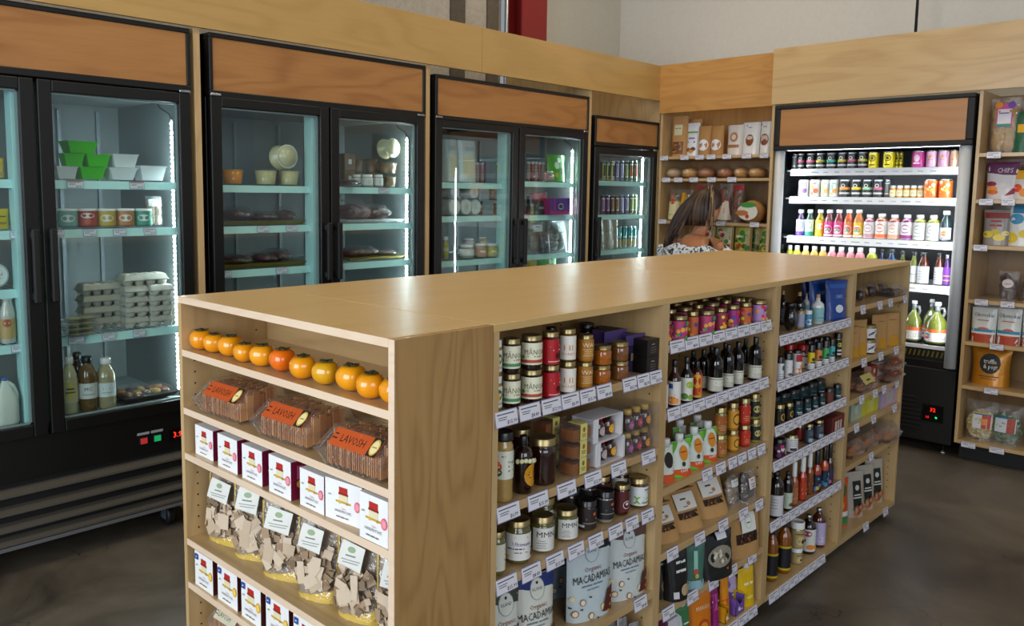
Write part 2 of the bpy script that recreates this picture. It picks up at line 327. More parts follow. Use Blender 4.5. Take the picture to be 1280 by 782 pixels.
def bay_unit(x0, x1, xm, shelves, label, xs):
    r = empty('display_island_bay_unit', ((x0+x1)/2, 1.68, 0)); tag(r, label, 'shelving unit')
    t = .018
    pb(r, 'top_board', x0, x1, Y0, Y1, ZT-t, ZT, wtop)
    for (a, b2) in ((x0, x0+t), (xm[0], xm[1]), (x1-t, x1)):
        mb = MB().box(a, b2, Y0, Y1, .05, ZT-t, wz)
        if a > x0: holes(mb, [(a-.0005, Y0+.035, .13+.032*k) for k in range(31)]+[(a-.0005, Y0+.36, .13+.032*k) for k in range(31)], 'x')
        part(r, 'upright_panel', mb.mesh('upright_panel', 0))
    pb(r, 'centre_back_panel', x0+t, x1-t, 1.66, 1.678, .05, ZT-t, wx)
    for (a, b2), zs in zip(((x0+t, xm[0]), (xm[1], x1-t)), shelves):
        for z in zs:
            pb(r, 'shelf', a, b2, Y0, 1.66, z-.022, z, wx)
            if z > .1: pb(r, 'shelf', a, b2, 1.678, Y1, z-.022, z, wx)
    pb(r, 'bottom_board', x0+t, x1-t, 1.678, Y1, .048, .07, wx)
    pb(r, 'toe_kick', x0+.01, x1-.06, Y0+.06, Y1-.06, 0, .05, M('#2a2622', .8))
    return r
bay_unit(1.3185, 2.746, (2.012, 2.047), ((1.0, .78, .605, .353, .07), (1.07, .874, .648, .45, .268, .07)), 'birch two-bay shelving unit of the island nearest the end unit, full of jars', None)
bay_unit(2.748, 4.128, (3.43, 3.465), ((1.005, .843, .679, .551, .33, .07), (1.052, .822, .663, .548, .38, .07)), 'birch two-bay shelving unit at the far end of the island', None)
FY = Y0-.004
tags('y', FY, 1.006, [(1.362, .072), (1.443, .072), (1.523, .07), (1.597, .068), (1.668, .062), (1.739, .062), (1.855, .062), (1.921, .058), (1.984, .058)], 'top shelf of nearest bay')
tags('y', FY, .782, [(1.374, .075), (1.48, .072), (1.59, .072), (1.70, .07), (1.815, .066), (1.96, .066)], 'second shelf of nearest bay')
tags('y', FY, .609, [(1.372, .07), (1.46, .068), (1.55, .066), (1.635, .064), (1.72, .062), (1.81, .062), (1.888, .06), (1.966, .06)], 'third shelf of nearest bay')
tags('y', FY, .357, [(1.945, .062), (1.5, .06)], 'fourth shelf of nearest bay')
def strip(x0, x1, n): w = (x1-x0)/n; return [(x0+w*(i+.5), w*.93) for i in range(n)]
tags('y', FY, 1.08, strip(2.052, 2.70, 8), 'top shelf of second bay')
tags('y', FY, .882, strip(2.052, 2.70, 9), 'second shelf of second bay')
tags('y', FY, .650, [(2.30, .06), (2.385, .06), (2.465, .055), (2.53, .055), (2.60, .055), (2.67, .055)], 'third shelf of second bay')
tags('y', FY, .452, [(2.11, .06), (2.27, .06), (2.42, .06), (2.56, .06), (2.675, .055)], 'fourth shelf of second bay')
tags('y', FY, .272, [(2.10, .065), (2.24, .065), (2.37, .06), (2.50, .06), (2.64, .06)], 'fifth shelf of second bay')
tags('y', FY, .066, strip(2.06, 2.70, 9), 'bottom shelf of second bay')
tags('y', FY, 1.014, strip(2.77, 3.425, 10), 'top shelf of third bay')
tags('y', FY, .852, strip(2.77, 3.425, 10), 'second shelf of third bay')
tags('y', FY, .690, strip(2.77, 3.425, 9), 'third shelf of third bay')
tags('y', FY, .562, strip(2.77, 3.425, 8), 'fourth shelf of third bay')
tags('y', FY, .340, strip(2.77, 3.425, 8), 'fifth shelf of third bay')
tags('y', FY, .066, strip(2.79, 3.30, 6), 'bottom shelf of third bay')
tags('y', FY, 1.052, [(3.55, .05), (3.75, .05), (3.88, .05), (4.075, .05)], 'top shelf of far bay')
tags('y', FY, .824, [(3.60, .055), (3.80, .055), (4.00, .055)], 'second shelf of far bay')
tags('y', FY, .664, [(3.60, .05), (3.76, .05), (3.87, .045), (4.04, .045)], 'third shelf of far bay')
tags('y', FY, .550, [(3.56, .05), (3.76, .05), (4.03, .05)], 'fourth shelf of far bay')
tags('y', FY, .382, [(3.76, .05)], 'fifth shelf of far bay')
tags('y', FY, .066, [(3.75, .06), (4.0, .06)], 'bottom shelf of far bay')
# ================================================================ glass-door coolers
BLK = M('#060607', .42, var=.1); BLKM = M('#0a0a0b', .6, var=.1); CHR = M('#b8bcc2', .25, 1.0)
LINER = M('#8c9394', .5, var=.03); TEAL = M('#bfe9e6', .4, var=.02); WIRE = M('#d6dde0', .35, .3)
GLASS = clear('door_glass', (.90, .955, .95), .035, .02, 1.35); FR = 3.385
LEDM = M('#e8fbff', .4, emit=120, var=0)
ALLSH = {}
def spot_area(name, loc, d, sx, sy, p, c=(.80, .95, 1.0)):
    return area(name, loc, Vector(loc)+Vector(d), sx, sy, p, c, 160)
def cooler(x0, x1, doors, sign, label, zg=(.585, 1.862), fill_power=3.2, yf=FR):
    r = empty('glass_door_cooler', ((x0+x1)/2, 3.75, 0)); tag(r, label, 'cooler')
    yb = 4.12; zt = sign[1]+.02
    mb = MB().box(x0, x0+.02, yf+.045, yb, .10, zt, BLK).box(x1-.02, x1, yf+.045, yb, .10, zt, BLK).box(x0, x1, yb-.02, yb, .10, zt, BLK).box(x0, x1, yf+.05, yb, zt-.02, zt, BLK).box(x0, x1, yf+.02, yb, .10, .125, BLK).box(x0+.02, x1-.02, yf+.06, yb-.02, sign[0]-.04, sign[0]-.01, BLK)
    part(r, 'cabinet_body', mb.mesh('cabinet_body', .002))
    a, b2, c, d = x0+.02, x1-.02, yf+.06, yb-.02
    mb = MB().box(a, a+.015, c, d, .56, 1.90, LINER).box(b2-.015, b2, c, d, .56, 1.90, LINER).box(a, b2, d-.03, d, .56, 1.90, LINER).box(a, b2, c, d, 1.885, 1.915, LINER).box(a, b2, c, d, .54, .57, LINER)
    part(r, 'interior_liner', mb.mesh('interior_liner'))
    # sign box
    fr = MB(); f = .018; s0, s1 = sign
    fr.box(x0, x1, yf, yf+.10, s0-.028, s0, BLK).box(x0, x1, yf, yf+.10, s1, s1+.02, BLK).box(x0, x0+f, yf, yf+.10, s0, s1, BLK).box(x1-f, x1, yf, yf+.10, s0, s1, BLK)
    part(r, 'sign_frame', fr.mesh('sign_frame', .003))
    pb(r, 'wood_sign_panel', x0+f, x1-f, yf+.006, yf+.02, s0, s1, wsign)
    # lower machinery front
    lo = MB().box(x0, x1, yf+.012, yf+.05, .37, .535, BLK).box(x0, x1, yf+.035, yf+.05, .12, .37, BLKM); part(r, 'lower_panel', lo.mesh('lower_panel', .002))
    for z in (.325, .255, .19, .135):
        g = MB(); v = [(x0+.02, yf+.030, z+.022), (x1-.02, yf+.030, z+.022), (x1-.02, yf+.002, z), (x0+.02, yf+.002, z), (x0+.02, yf+.028, z+.020), (x1-.02, yf+.028, z+.020), (x1-.02, yf-.001, z-.008), (x0+.02, yf-.001, z-.008)]
        g.add(v, [(0, 1, 2, 3), (7, 6, 5, 4), (3, 2, 6, 7), (0, 4, 5, 1), (0, 3, 7, 4), (1, 5, 6, 2)], M('#45413a', .5, .2)); part(r, 'grille_slat', g.mesh('grille_slat'))
    pb(r, 'bottom_rail', x0, x1, yf, yf+.04, .107, .122, M('#85888c', .35, .6))
    # casters
    for cx_ in (x0+.12, x1-.12):
        for cy_ in (yf+.09, yb-.10):
            cm = MB(); T = Matrix.Rotation(pi/2, 4, 'Y'); T.translation = (cx_, cy_, .048)
            cm.lathe([(.02, -.016), (.046, -.016), (.048, -.01), (.048, .01), (.046, .016), (.02, .016)], M('#101012', .5), 20, T=T); w_ = part(r, 'caster_wheel', cm.mesh('caster_wheel'))
            cm = MB().box(cx_-.022, cx_-.018, cy_-.022, cy_+.018, .035, .106, M('#9fb4c4', .35, .8)).box(cx_+.018, cx_+.022, cy_-.022, cy_+.018, .035, .106, M('#9fb4c4', .35, .8)).box(cx_-.022, cx_+.022, cy_-.03, cy_+.03, .102, .108, M('#9fb4c4', .35, .8))
            part(r, 'caster_fork', cm.mesh('caster_fork'))
    for di, (dx0, dx1, zs, hs, ledon) in enumerate(doors):
        dm = MB(); w = .052; z0, z1 = zg[0]-.05, zg[1]+.045
        for q in ((dx0, dx0+w, z0, z1), (dx1-w, dx1, z0, z1), (dx0+w, dx1-w, z0, zg[0]), (dx0+w, dx1-w, zg[1], z1)): dm.box(q[0], q[1], yf, yf+.042, q[2], q[3], BLK)
        dr = part(r, 'door', dm.mesh('door', .004))
        g_ = link('glass_pane', bx(dx0+w, dx1-w, yf+.016, yf+.020, zg[0], zg[1], GLASS), dr)
        sp = MB(); al = M('#9fa8aa', .5, .2)
        for q in ((dx0+w, dx0+w+.006, zg[0], zg[1]), (dx1-w-.006, dx1-w, zg[0], zg[1]), (dx0+w, dx1-w, zg[0], zg[0]+.006), (dx0+w, dx1-w, zg[1]-.006, zg[1])): sp.box(q[0], q[1], yf+.021, yf+.034, q[2], q[3], al)
        link('glass_spacer', sp.mesh('glass_spacer'), dr)
        hx = dx1-.026 if hs > 0 else dx0+.026
        hm = MB().box(hx-.014, hx+.014, yf-.042, yf-.024, 1.06, 1.345, BLKM).box(hx-.012, hx+.012, yf-.026, yf-.001, 1.07, 1.10, BLKM).box(hx-.012, hx+.012, yf-.026, yf-.001, 1.305, 1.335, BLKM)
        link('door_handle', hm.mesh('door_handle', .006), dr)
        hg = dx1 if hs < 0 else dx0
        link('hinge', MB().box(hg-.05 if hs < 0 else hg, hg if hs < 0 else hg+.05, yf-.004, yf+.006, z1+.001, z1+.012, CHR).mesh('hinge', .002), dr)
        # shelves in this half
        c0, c1 = dx0+.012, dx1-.012
        for z in zs:
            sm = MB()
            for k in range(24): u = c0+(c1-c0)*(k+.5)/24; sm.box(u-.0018, u+.0018, 3.47, 4.04, z-.006, z-.002, WIRE)
            for y in (3.5, 3.75, 4.02): sm.box(c0, c1, y-.003, y+.003, z-.012, z-.006, WIRE)
            s_ = part(r, 'wire_shelf', sm.mesh('wire_shelf'))
            lp = MB(); lp.add([(c0, 3.468, z-.001), (c1, 3.468, z-.001), (c1, 3.455, z-.034), (c0, 3.455, z-.034), (c0, 3.472, z-.001), (c1, 3.472, z-.001), (c1, 3.459, z-.034), (c0, 3.459, z-.034)], [(0, 3, 2, 1), (4, 5, 6, 7), (0, 1, 5, 4), (3, 7, 6, 2), (0, 4, 7, 3), (1, 2, 6, 5)], TEAL)
            part(r, 'shelf_price_rail', lp.mesh('shelf_price_rail'))
        for sx_ in (c0+.12, c1-.12, (c0+c1)/2):
            pb(r, 'shelf_standard', sx_-.008, sx_+.008, 4.055, 4.069, .6, 1.86, M('#9aa3a8', .4, .5), 0)
        if ledon:
            lx = dx1-.045
            lm = MB().box(lx+.004, lx+.010, 3.475, 3.492, .60, 1.80, M('#cfd8dc', .4))
            for k in range(58): z = .61+k*.0205; lm.box(lx+.000, lx+.004, 3.479, 3.488, z, z+.0085, LEDM)
            part(r, 'led_strip', lm.mesh('led_strip'))
            part(r, 'led_wire', MB().tube([(lx+.004, 3.483, 1.80), (lx-.004, 3.49, 1.825), (lx-.03, 3.52, 1.85), (lx-.04, 3.54, 1.885)], .003, M('#25282a')).mesh('led_wire'))
    if len(doors) > 1:
        xm = (doors[0][1]+doors[1][0])/2
        pb(r, 'centre_mullion', xm-.075, xm+.022, 3.432, 3.50, .57, 1.90, TEAL)
        spot_area('cooler_fill_light', (doors[0][0]+.016, 3.485, 1.2), (1, .5, 0), 1.2, .02, fill_power*.42).rotation_euler = (Vector((1, .42, 0)).to_track_quat('-Z', 'X')).to_euler()  # added hidden lamp for the left contents and mullion; no strip stands here
    return r
c1 = cooler(.455, 1.72, [(.465, 1.088, (1.53, 1.335, 1.11, .895), 1, 0), (1.10, 1.715, (1.53, 1.335, .90), -1, 1)], (1.94, 2.158), 'tall black two-door glass cooler nearest the camera with grille and casters')
cooler(1.806, 3.075, [(1.808, 2.437, (1.522, 1.332, 1.128, .92), 1, 0), (2.447, 3.068, (1.522, 1.332, 1.128, .92), -1, 1)], (1.932, 2.158), 'black two-door glass cooler of tubs and bagged meats, second from the left')
cooler(3.15, 4.552, [(3.152, 3.846, (1.557, 1.362, 1.102, .88), 1, 0), (3.858, 4.548, (1.575, 1.36, 1.105, .895), -1, 1)], (1.925, 2.125), 'black two-door glass cooler with white cheeses, third from the left')
cooler(4.625, 5.42, [(4.63, 5.405, (1.594, 1.354, 1.102, .9), -1, 1)], (1.855, 2.012), 'narrow black single-door glass cooler of cans near the corner', zg=(.585, 1.775), fill_power=7)
cp = MB()
for x, c, e in ((1.468, '#d23a3a', .12), (1.528, '#1fae6a', .25)):
    cp.box(x-.018, x+.018, 3.392, 3.398, .415, .448, M('#1a1a1c', .4)).box(x-.014, x+.014, 3.388, 3.394, .418, .442, M(c, .3, emit=e, var=0)); cp.box(x-.026, x+.026, 3.394, 3.397, .456, .466, M('#9a9ca0', .5))
part(c1, 'switch_panel', cp.mesh('switch_panel'))
ds = MB().box(1.583, 1.645, 3.39, 3.398, .408, .452, M('#050505', .2)); art(ds, [('t', 1.618, .430, .034, '3.9', M('#ff2a18', .4, emit=2.2, var=0))], lambda x, y, o: (x, 3.39-o, y))
part(c1, 'temperature_display', ds.mesh('temperature_display'))
for (u, w, z, lab) in ((1.175, .05, 1.335, 'second shelf of nearest cooler'), (1.30, .05, 1.335, 'second shelf of nearest cooler'), (1.42, .05, 1.335, 'second shelf of nearest cooler'), (1.55, .05, 1.335, 'second shelf of nearest cooler'), (1.23, .06, .90, 'third shelf of nearest cooler'), (1.36, .05, .90, 'third shelf of nearest cooler'), (1.49, .05, .90, 'third shelf of nearest cooler'),
    (2.10, .06, 1.332, 'second shelf of second cooler'), (2.26, .06, 1.332, 'second shelf of second cooler'), (1.90, .06, 1.128, 'third shelf of second cooler'), (2.20, .06, 1.128, 'third shelf of second cooler'), (2.84, .07, 1.522, 'right top shelf of second cooler'), (2.55, .05, 1.128, 'right third shelf of second cooler'), (1.02, .06, .895, 'left door of nearest cooler'), (1.03, .05, 1.335, 'left door second shelf of nearest cooler')):
    price_tag('y', u, 3.452, z-.003, w, f'small white price tag on a teal rail, {lab}', f'price tags on the {lab}', .026, int(u*10) % 4)
price_tag('y', 1.25, 3.452, 1.528, .06, 'red-bordered price tag on the nearest cooler top shelf', 'price tags on the top shelf of the nearest cooler', .028, 9)
price_tag('y', 1.50, 3.452, 1.528, .06, 'red-bordered price tag on the nearest cooler top shelf', 'price tags on the top shelf of the nearest cooler', .028, 9)
# ================================================================ open drinks cooler
DK = empty('open_drinks_cooler', (5.6, 1.865, 0)); tag(DK, 'open-front black drinks cooler with silver posts and lit shelves', 'cooler')
ya, yb_ = 1.30, 2.43
mb = MB().box(5.34, 5.98, ya, ya+.03, .06, 2.06, BLK).box(5.40, 5.98, yb_-.03, yb_, .06, 2.06, BLK).box(5.94, 5.98, ya, yb_, .06, 2.06, BLK).box(5.34, 5.98, ya, yb_, 2.03, 2.06, BLK)
part(DK, 'cabinet_body', mb.mesh('cabinet_body', .003))
part(DK, 'inner_lining', MB().box(5.90, 5.93, ya+.03, yb_-.03, .55, 1.82, M('#0b0c0e', .4)).box(5.36, 5.93, ya+.03, yb_-.03, 1.80, 1.83, M('#16181a', .4)).box(5.38, 5.93, yb_-.036, yb_-.03, .6, 1.8, M('#394045', .08, .9)).mesh('inner_lining'))
fr = MB().box(5.262, 5.45, ya-.01, yb_, 2.052, 2.078, BLKM).box(5.262, 5.45, ya-.01, yb_, 1.792, 1.822, BLKM).box(5.262, 5.45, ya-.01, ya+.028, 1.822, 2.052, BLKM).box(5.262, 5.45, yb_-.035, yb_, 1.822, 2.052, BLKM)
part(DK, 'canopy_frame', fr.mesh('canopy_frame', .006))
pb(DK, 'wood_sign_panel', 5.272, 5.28, ya+.028, yb_-.035, 1.822, 2.052, wsigny)
for y in (ya+.03, yb_-.03):
    part(DK, 'silver_post', MB().lathe([(.031, .52), (.031, 1.79)], M('#cdd1d5', .5, .15), 20, 5.305, y).mesh('silver_post'))
pb(DK, 'side_glass', 5.31, 5.40, yb_-.012, yb_-.008, .55, 1.79, GLASS, 0)
SHW = M('#f4f7fb', .35, var=0)
for i, z in enumerate((1.672, 1.493, 1.237, .978)):
    sm = MB().box(5.40, 5.88, ya+.035, yb_-.04, z-.012, z-.004, M('#d9dee2', .4)); s_ = part(DK, 'shelf_plate', sm.mesh('shelf_plate'))
    lp = MB().add([(5.385, ya+.035, z+.004), (5.385, yb_-.075, z+.004), (5.37, yb_-.075, z-.040), (5.37, ya+.035, z-.040), (5.40, ya+.035, z+.004), (5.40, yb_-.075, z+.004), (5.385, yb_-.075, z-.040), (5.385, ya+.035, z-.040)], [(0, 1, 2, 3), (7, 6, 5, 4), (0, 4, 5, 1), (3, 2, 6, 7), (0, 3, 7, 4), (1, 5, 6, 2)], SHW)
    for k in range(15):
        y = ya+.07+k*.069; c_ = M('#b9c0e6' if k % 4 == 1 else '#9aa0ad', .5, var=0)
        art(lp, [('r', 0, 0, .03 if k % 4 else .05, .006, c_)], lambda x, yy, o, y=y, z=z: (5.3775-o-.001, y-x, z-.02+yy))
    part(DK, 'shelf_price_rail', lp.mesh('shelf_price_rail'))
for i, z in enumerate((1.80, 1.655, 1.476, 1.220, .961)):
    l = spot_area('drinks_cooler_led_light', (5.395, (ya+yb_)/2, z-.004), (.35, 0, -1), .98, .02, (3.2, 3, 3, 3, 3)[i], (.88, .95, 1)); l.rotation_euler = Matrix(((0, 1, 0), (1, 0, 0), (0, 0, -1))).transposed().to_euler()
l = spot_area('drinks_cooler_canopy_light', (5.345, (ya+yb_)/2, 1.785), (.2, 0, -1), 1.0, .03, 7, (.88, .95, 1)); l.rotation_euler = Matrix(((0, 1, 0), (1, 0, 0), (0, 0, -1))).transposed().to_euler()
for yy, dd in ((ya+.045, 1), (yb_-.05, -1)):
    l = spot_area('drinks_cooler_side_fill_light', (5.335, yy, 1.2), (0, dd, 0), 1.05, .015, 3.4, (.88, .95, 1)); l.rotation_euler = Vector((.10, dd, 0)).to_track_quat('-Z', 'X').to_euler()  # added side lamps that brighten the price rails; the posts carry no strips
mb = MB().box(5.345, 5.90, ya+.03, yb_-.03, .60, .627, M('#1a1b1d', .5)).box(5.335, 5.345, ya+.03, yb_-.03, .612, .632, SHW); part(DK, 'bottom_deck', mb.mesh('bottom_deck'))
mb = MB().box(5.34, 5.36, ya+.03, yb_-.03, .545, .61, M('#0c0c0d', .5))
for k in range(42):
    y = ya+.05+k*.0245; mb.add([(5.3385, y, .60), (5.3385, y+.010, .60), (5.3385, y+.018, .565), (5.3385, y+.008, .565)], [(0, 1, 2, 3)], M('#6e6321', .5))
part(DK, 'honeycomb_grille', mb.mesh('honeycomb_grille'))
mb = MB().box(5.325, 5.36, ya, yb_, .06, .50, BLKM).box(5.335, 5.36, ya, yb_, .50, .545, BLK); part(DK, 'base_front_panel', mb.mesh('base_front_panel', .004))
for k in range(8): pb(DK, 'vent_slot', 5.318, 5.326, 1.50 if k > 4 else 1.47, 1.72 if k < 5 else 1.68, .13+k*.026, .14+k*.026, M('#1c1c1e', .5), .001)
mb = MB().box(5.317, 5.3255, 1.35, 1.46, .185, .285, M('#08090a', .25)); art(mb, [('t', -1.405, .256, .032, '32', M('#ff2010', .4, emit=1.6, var=0)), ('t', -1.432, .210, .020, '10', M('#ff2010', .4, emit=1.2, var=0)), ('c', -1.385, .212, .006, M('#18d070', .4, emit=1.0, var=0))], lambda x, y, o: (5.317-o, -x, y))
part(DK, 'temperature_display', mb.mesh('temperature_display'))
for y in (ya+.05, yb_-.05):
    part(DK, 'levelling_foot', MB().lathe([(.022, 0), (.022, .006), (.008, .012), (.008, .062)], CHR, 12, 5.37, y).mesh('levelling_foot'))
    part(DK, 'levelling_foot', MB().lathe([(.022, 0), (.022, .006), (.008, .012), (.008, .062)], CHR, 12, 5.93, y).mesh('levelling_foot'))
# ================================================================ bread unit and right-hand unit
br = empty('bread_shelf_unit', (5.7, 2.92, 0)); tag(br, 'tall birch shelf unit in the corner holding bread and flour bags', 'shelving unit')
pb(br, 'header_panel', 5.39, 5.408, 2.505, 3.372, 2.095, 2.442, wood('birch_figured', '#a9753a', '#cf9d5c', 'y', figure=1.25, seed=21, scale=1.5, con=.25))
for y in (2.487, 3.3515): pb(br, 'side_panel', 5.4085 if y > 3 else 5.39, 5.85, y, y+.018, .05, 2.442, wz)
pb(br, 'back_panel', 5.84, 5.85, 2.505, 3.35, .05, 2.43, wood('birch_back2', '#8a6137', '#b68b58', 'z', seed=31))
for z in (1.78, 1.62, 1.31, 1.0, .68, .36, .07): pb(br, 'shelf', 5.408, 5.84, 2.505, 3.35, z-.02, z, wy)
tags('x', 5.402, 1.785, [(3.325, .065), (3.155, .065), (3.035, .065), (2.945, .065), (2.825, .065), (2.68, .065), (2.555, .06)], 'top shelf of bread unit', .03)
tags('x', 5.402, 1.625, [(3.30, .065), (3.20, .065), (3.075, .065), (2.935, .065), (2.78, .065)], 'second shelf of bread unit', .03)
tags('x', 5.402, 1.318, [(3.32, .065), (2.85, .065), (2.60, .065)], 'third shelf of bread unit', .03)
ru = empty('snack_shelf_unit', (5.45, .7, 0)); tag(ru, 'birch shelf unit of chips and snack pouches at the right edge', 'shelving unit')
pb(ru, 'side_panel', 5.2805, 5.66, 1.257, 1.275, .10, 2.087, wz)
pb(ru, 'back_panel', 5.65, 5.66, .2, 1.257, .10, 2.087, wood('birch_back3', '#6e5334', '#98774c', 'z', seed=33))
pb(ru, 'side_panel', 5.2805, 5.66, .182, .2, .10, 2.087, wz)
for z in (1.745, 1.49, 1.236, .93, .69, .438, .118): pb(ru, 'shelf', 5.2815, 5.65, .2, 1.257, z-.02, z, wy)
pb(ru, 'toe_kick', 5.34, 5.36, .2, 1.26, 0, .10, M('#141312', .7))
tags('x', 5.275, 1.748, [(1.185, .065)], 'top shelf of right-hand unit', .03)
tags('x', 5.275, 1.492, [(1.205, .065), (1.10, .06)], 'second shelf of right-hand unit', .03)
tags('x', 5.275, 1.238, [(1.215, .065)], 'third shelf of right-hand unit', .03)
tags('x', 5.275, .935, [(1.19, .065), (1.065, .065)], 'fourth shelf of right-hand unit', .03)
tags('x', 5.275, .695, [(1.10, .065)], 'fifth shelf of right-hand unit', .03)
tags('x', 5.275, .443, [(1.11, .065)], 'sixth shelf of right-hand unit', .03)
tags('x', 5.275, .115, [(1.20, .07), (1.06, .07)], 'bottom shelf of right-hand unit', .03)
# ================================================================ product builders: each returns [(part name, mesh, [sub-parts])]
GOLD = M('#a8966a', .34, .9, var=.03); SILV = M('#b9bcc0', .25, .95, var=.03); BLKL = M('#141416', .35, coat=.3); WHT = M('#e8e8e6', .4)
FILM = clear('clear_film', (.985, .985, .985), .08, .10, 1.4, crinkle=.9, haze=.05); PET = clear('clear_tray_plastic', (.985, .985, .985), .06, .05, 1.45, crinkle=.25, haze=.03)
GLS = clear('clear_glass', (.95, .97, .96), .04, .03, 1.4)
LIDS = {'gold': GOLD, 'silver': SILV, 'black': BLKL, 'white': WHT, 'red': M('#b3121b', .35, coat=.3), 'cork': M('#c3a06b', .8), 'green': M('#2f9c4c', .4)}
INK = '#2b2b30'
def cylP(r, z0): return lambda x, y, o: ((r+o)*sin(x/r), -(r+o)*cos(x/r), z0+y)
def flatP(yf, z0): return lambda x, y, o: (x, yf-o, z0+y)
def wraplabel(r, z0, H, bg, els, arc=None):
    mb = MB(); W = min(r*5.6, arc*H if arc else r*5.6)
    P = cylP(r, z0); n = 22; vs = []
    for q in range(n+1):
        x = -W/2+W*q/n; vs += [P(x, 0, .0006), P(x, H, .0006)]
    mb.add(vs, [(2*q, 2*q+2, 2*q+3, 2*q+1) for q in range(n)], M(bg, .45) if isinstance(bg, str) else bg, True)
    out = []
    for e in els:
        if e[0] == 'r' and e[3] > 5: e = ('r', e[1], e[2], W/H*.999, e[4], e[5])
        out.append(e)
    art(mb, out, P, H, 3, nx=max(2, H/r*4.5))
    return mb
def jar(w, h, body, lid, label=None, lidh=.2, y0=.12, y1=.72, sq=0, arc=None, rough=.08, lr=.94):
    r = w/2; b = MB(); L = h*(1-lidh); k = min(r, .12*h)
    prof = [(r*.86, 0), (r*.97, h*.03), (r, h*.07), (r, L-k*1.1), (r*.95, L-k*.5), (r*.80, L-k*.08), (r*.80, L+h*.02)]
    b.lathe(prof, M(body, rough, coat=.8, var=.12) if isinstance(body, str) else body, 22, square=sq)
    l = MB(); q = r*lr; l.lathe([(q*.98, L), (q*1.03, L+h*.01), (q, L+h*.03), (q, h*.985), (q*.95, h), (q*.93, h), (q*.90, h-.0012), (q*.2, h-.0012)], LIDS[lid], 26)
    out = [('glass_body', b.mesh('glass_body'), []), ('lid', l.mesh('lid'), [])]
    if label:
        bg, els = label
        if sq:
            H = (y1-y0)*h; m = MB().box(-r*.8, r*.8, -r-.0012, -r, y0*h, y1*h, M(bg)); art(m, els, flatP(-r-.0012, y0*h), H); m2 = m
        else: m2 = wraplabel(r+.0004, y0*h, (y1-y0)*h, bg, els, arc)
        out.append(('paper_label', m2.mesh('paper_label'), []))
    return out
BP = {'sauce': ([(.9, 0), (1, .02), (1, .56), (.96, .61), (.72, .68), (.42, .76), (.36, .88), (.36, .92)], .86, .42),
 'ext': ([(.9, 0), (1, .02), (1, .62), (.95, .70), (.75, .77), (.42, .81), (.36, .84), (.36, .90)], .83, .42),
 'hot': ([(.9, 0), (1, .02), (1, .50), (.92, .56), (.55, .64), (.46, .70), (.44, .8)], .66, .56),
 'wide': ([(.9, 0), (1, .03), (1, .68), (.93, .76), (.66, .83), (.5, .86), (.5, .92)], .86, .56),
 'slim': ([(.9, 0), (1, .02), (1, .58), (.95, .65), (.66, .76), (.52, .83), (.50, .9)], .88, .60),
 'cork': ([(.92, 0), (1, .02), (1, .60), (.92, .68), (.6, .74), (.36, .78), (.34, .88)], .86, .30),
 'milk': ([(.92, 0), (1, .02), (1, .62), (.95, .70), (.62, .82), (.48, .86), (.48, .92)], .88, .55),
 'kombu': ([(.92, 0), (1, .02), (1, .66), (.93, .75), (.6, .83), (.40, .88), (.38, .94)], .91, .44),
 'shot': ([(.95, 0), (1, .03), (1, .70), (.9, .78), (.7, .8), (.7, .84)], .80, .8)}
def bottle(w, h, shape, body, cap, label=None, y0=.08, y1=.48, arc=None, rough=.06, split=None):
    r = w/2; prof, ch, cr = BP[shape]; b = MB(); pts = [(a*r, z*h) for a, z in prof]
    bm_ = M(body, rough, coat=.9, var=.08) if isinstance(body, str) else body
    b.lathe(pts, bm_, 20)
    c = MB().lathe([(cr*r, ch*h), (cr*r*1.04, ch*h+.002), (cr*r, h-.002), (cr*r*.9, h)], LIDS.get(cap) or M(cap, .4), 16)
    out = [('bottle_body', b.mesh('bottle_body'), []), ('cork' if cap == 'cork' else 'cap', c.mesh('cap'), [])]
    if label: out.append(('paper_label', wraplabel(r+.0004, y0*h, (y1-y0)*h, label[0], label[1], arc).mesh('paper_label'), []))
    return out
def can(w, h, col, els, top=SILV):
    r = w/2; b = MB(); cm = M(col, .3, .35, coat=.4)
    b.lathe([(r*.78, .001), (r*.86, 0), (r*.97, h*.035), (r, h*.07), (r, h*.90), (r*.97, h*.925)], cm, 22)
    b2 = MB().lathe([(r*.97, h*.925), (r*.86, h*.975), (r*.86, h), (r*.82, h), (r*.80, h*.985), (r*.1, h*.985)], top, 22)
    m = MB(); art(m, els, cylP(r+.0004, 0), h, 1, nx=h/r*3)
    return [('can_body', b.mesh('can_body'), []), ('can_top', b2.mesh('can_top'), []), ('printed_design', m.mesh('printed_design'), [])]
def pouchP(w, h, d, top=.0, lean=0, waist=0):
    def P(x, y, o, side=-1):
        v = max(0, min(1, y/h)); u = max(-1, min(1, x/(w/2)))
        t = d/2*((1-v)**.55*(1-top)+top)*max(0, 1-abs(u)**2.6)**.5+.0012
        xx = max(-w*.495, min(w*.495, x))*(1-waist*sin(pi*v))*(1-.04*(1-v))
        return (xx, side*(t+o)+lean*y, y)
    return P
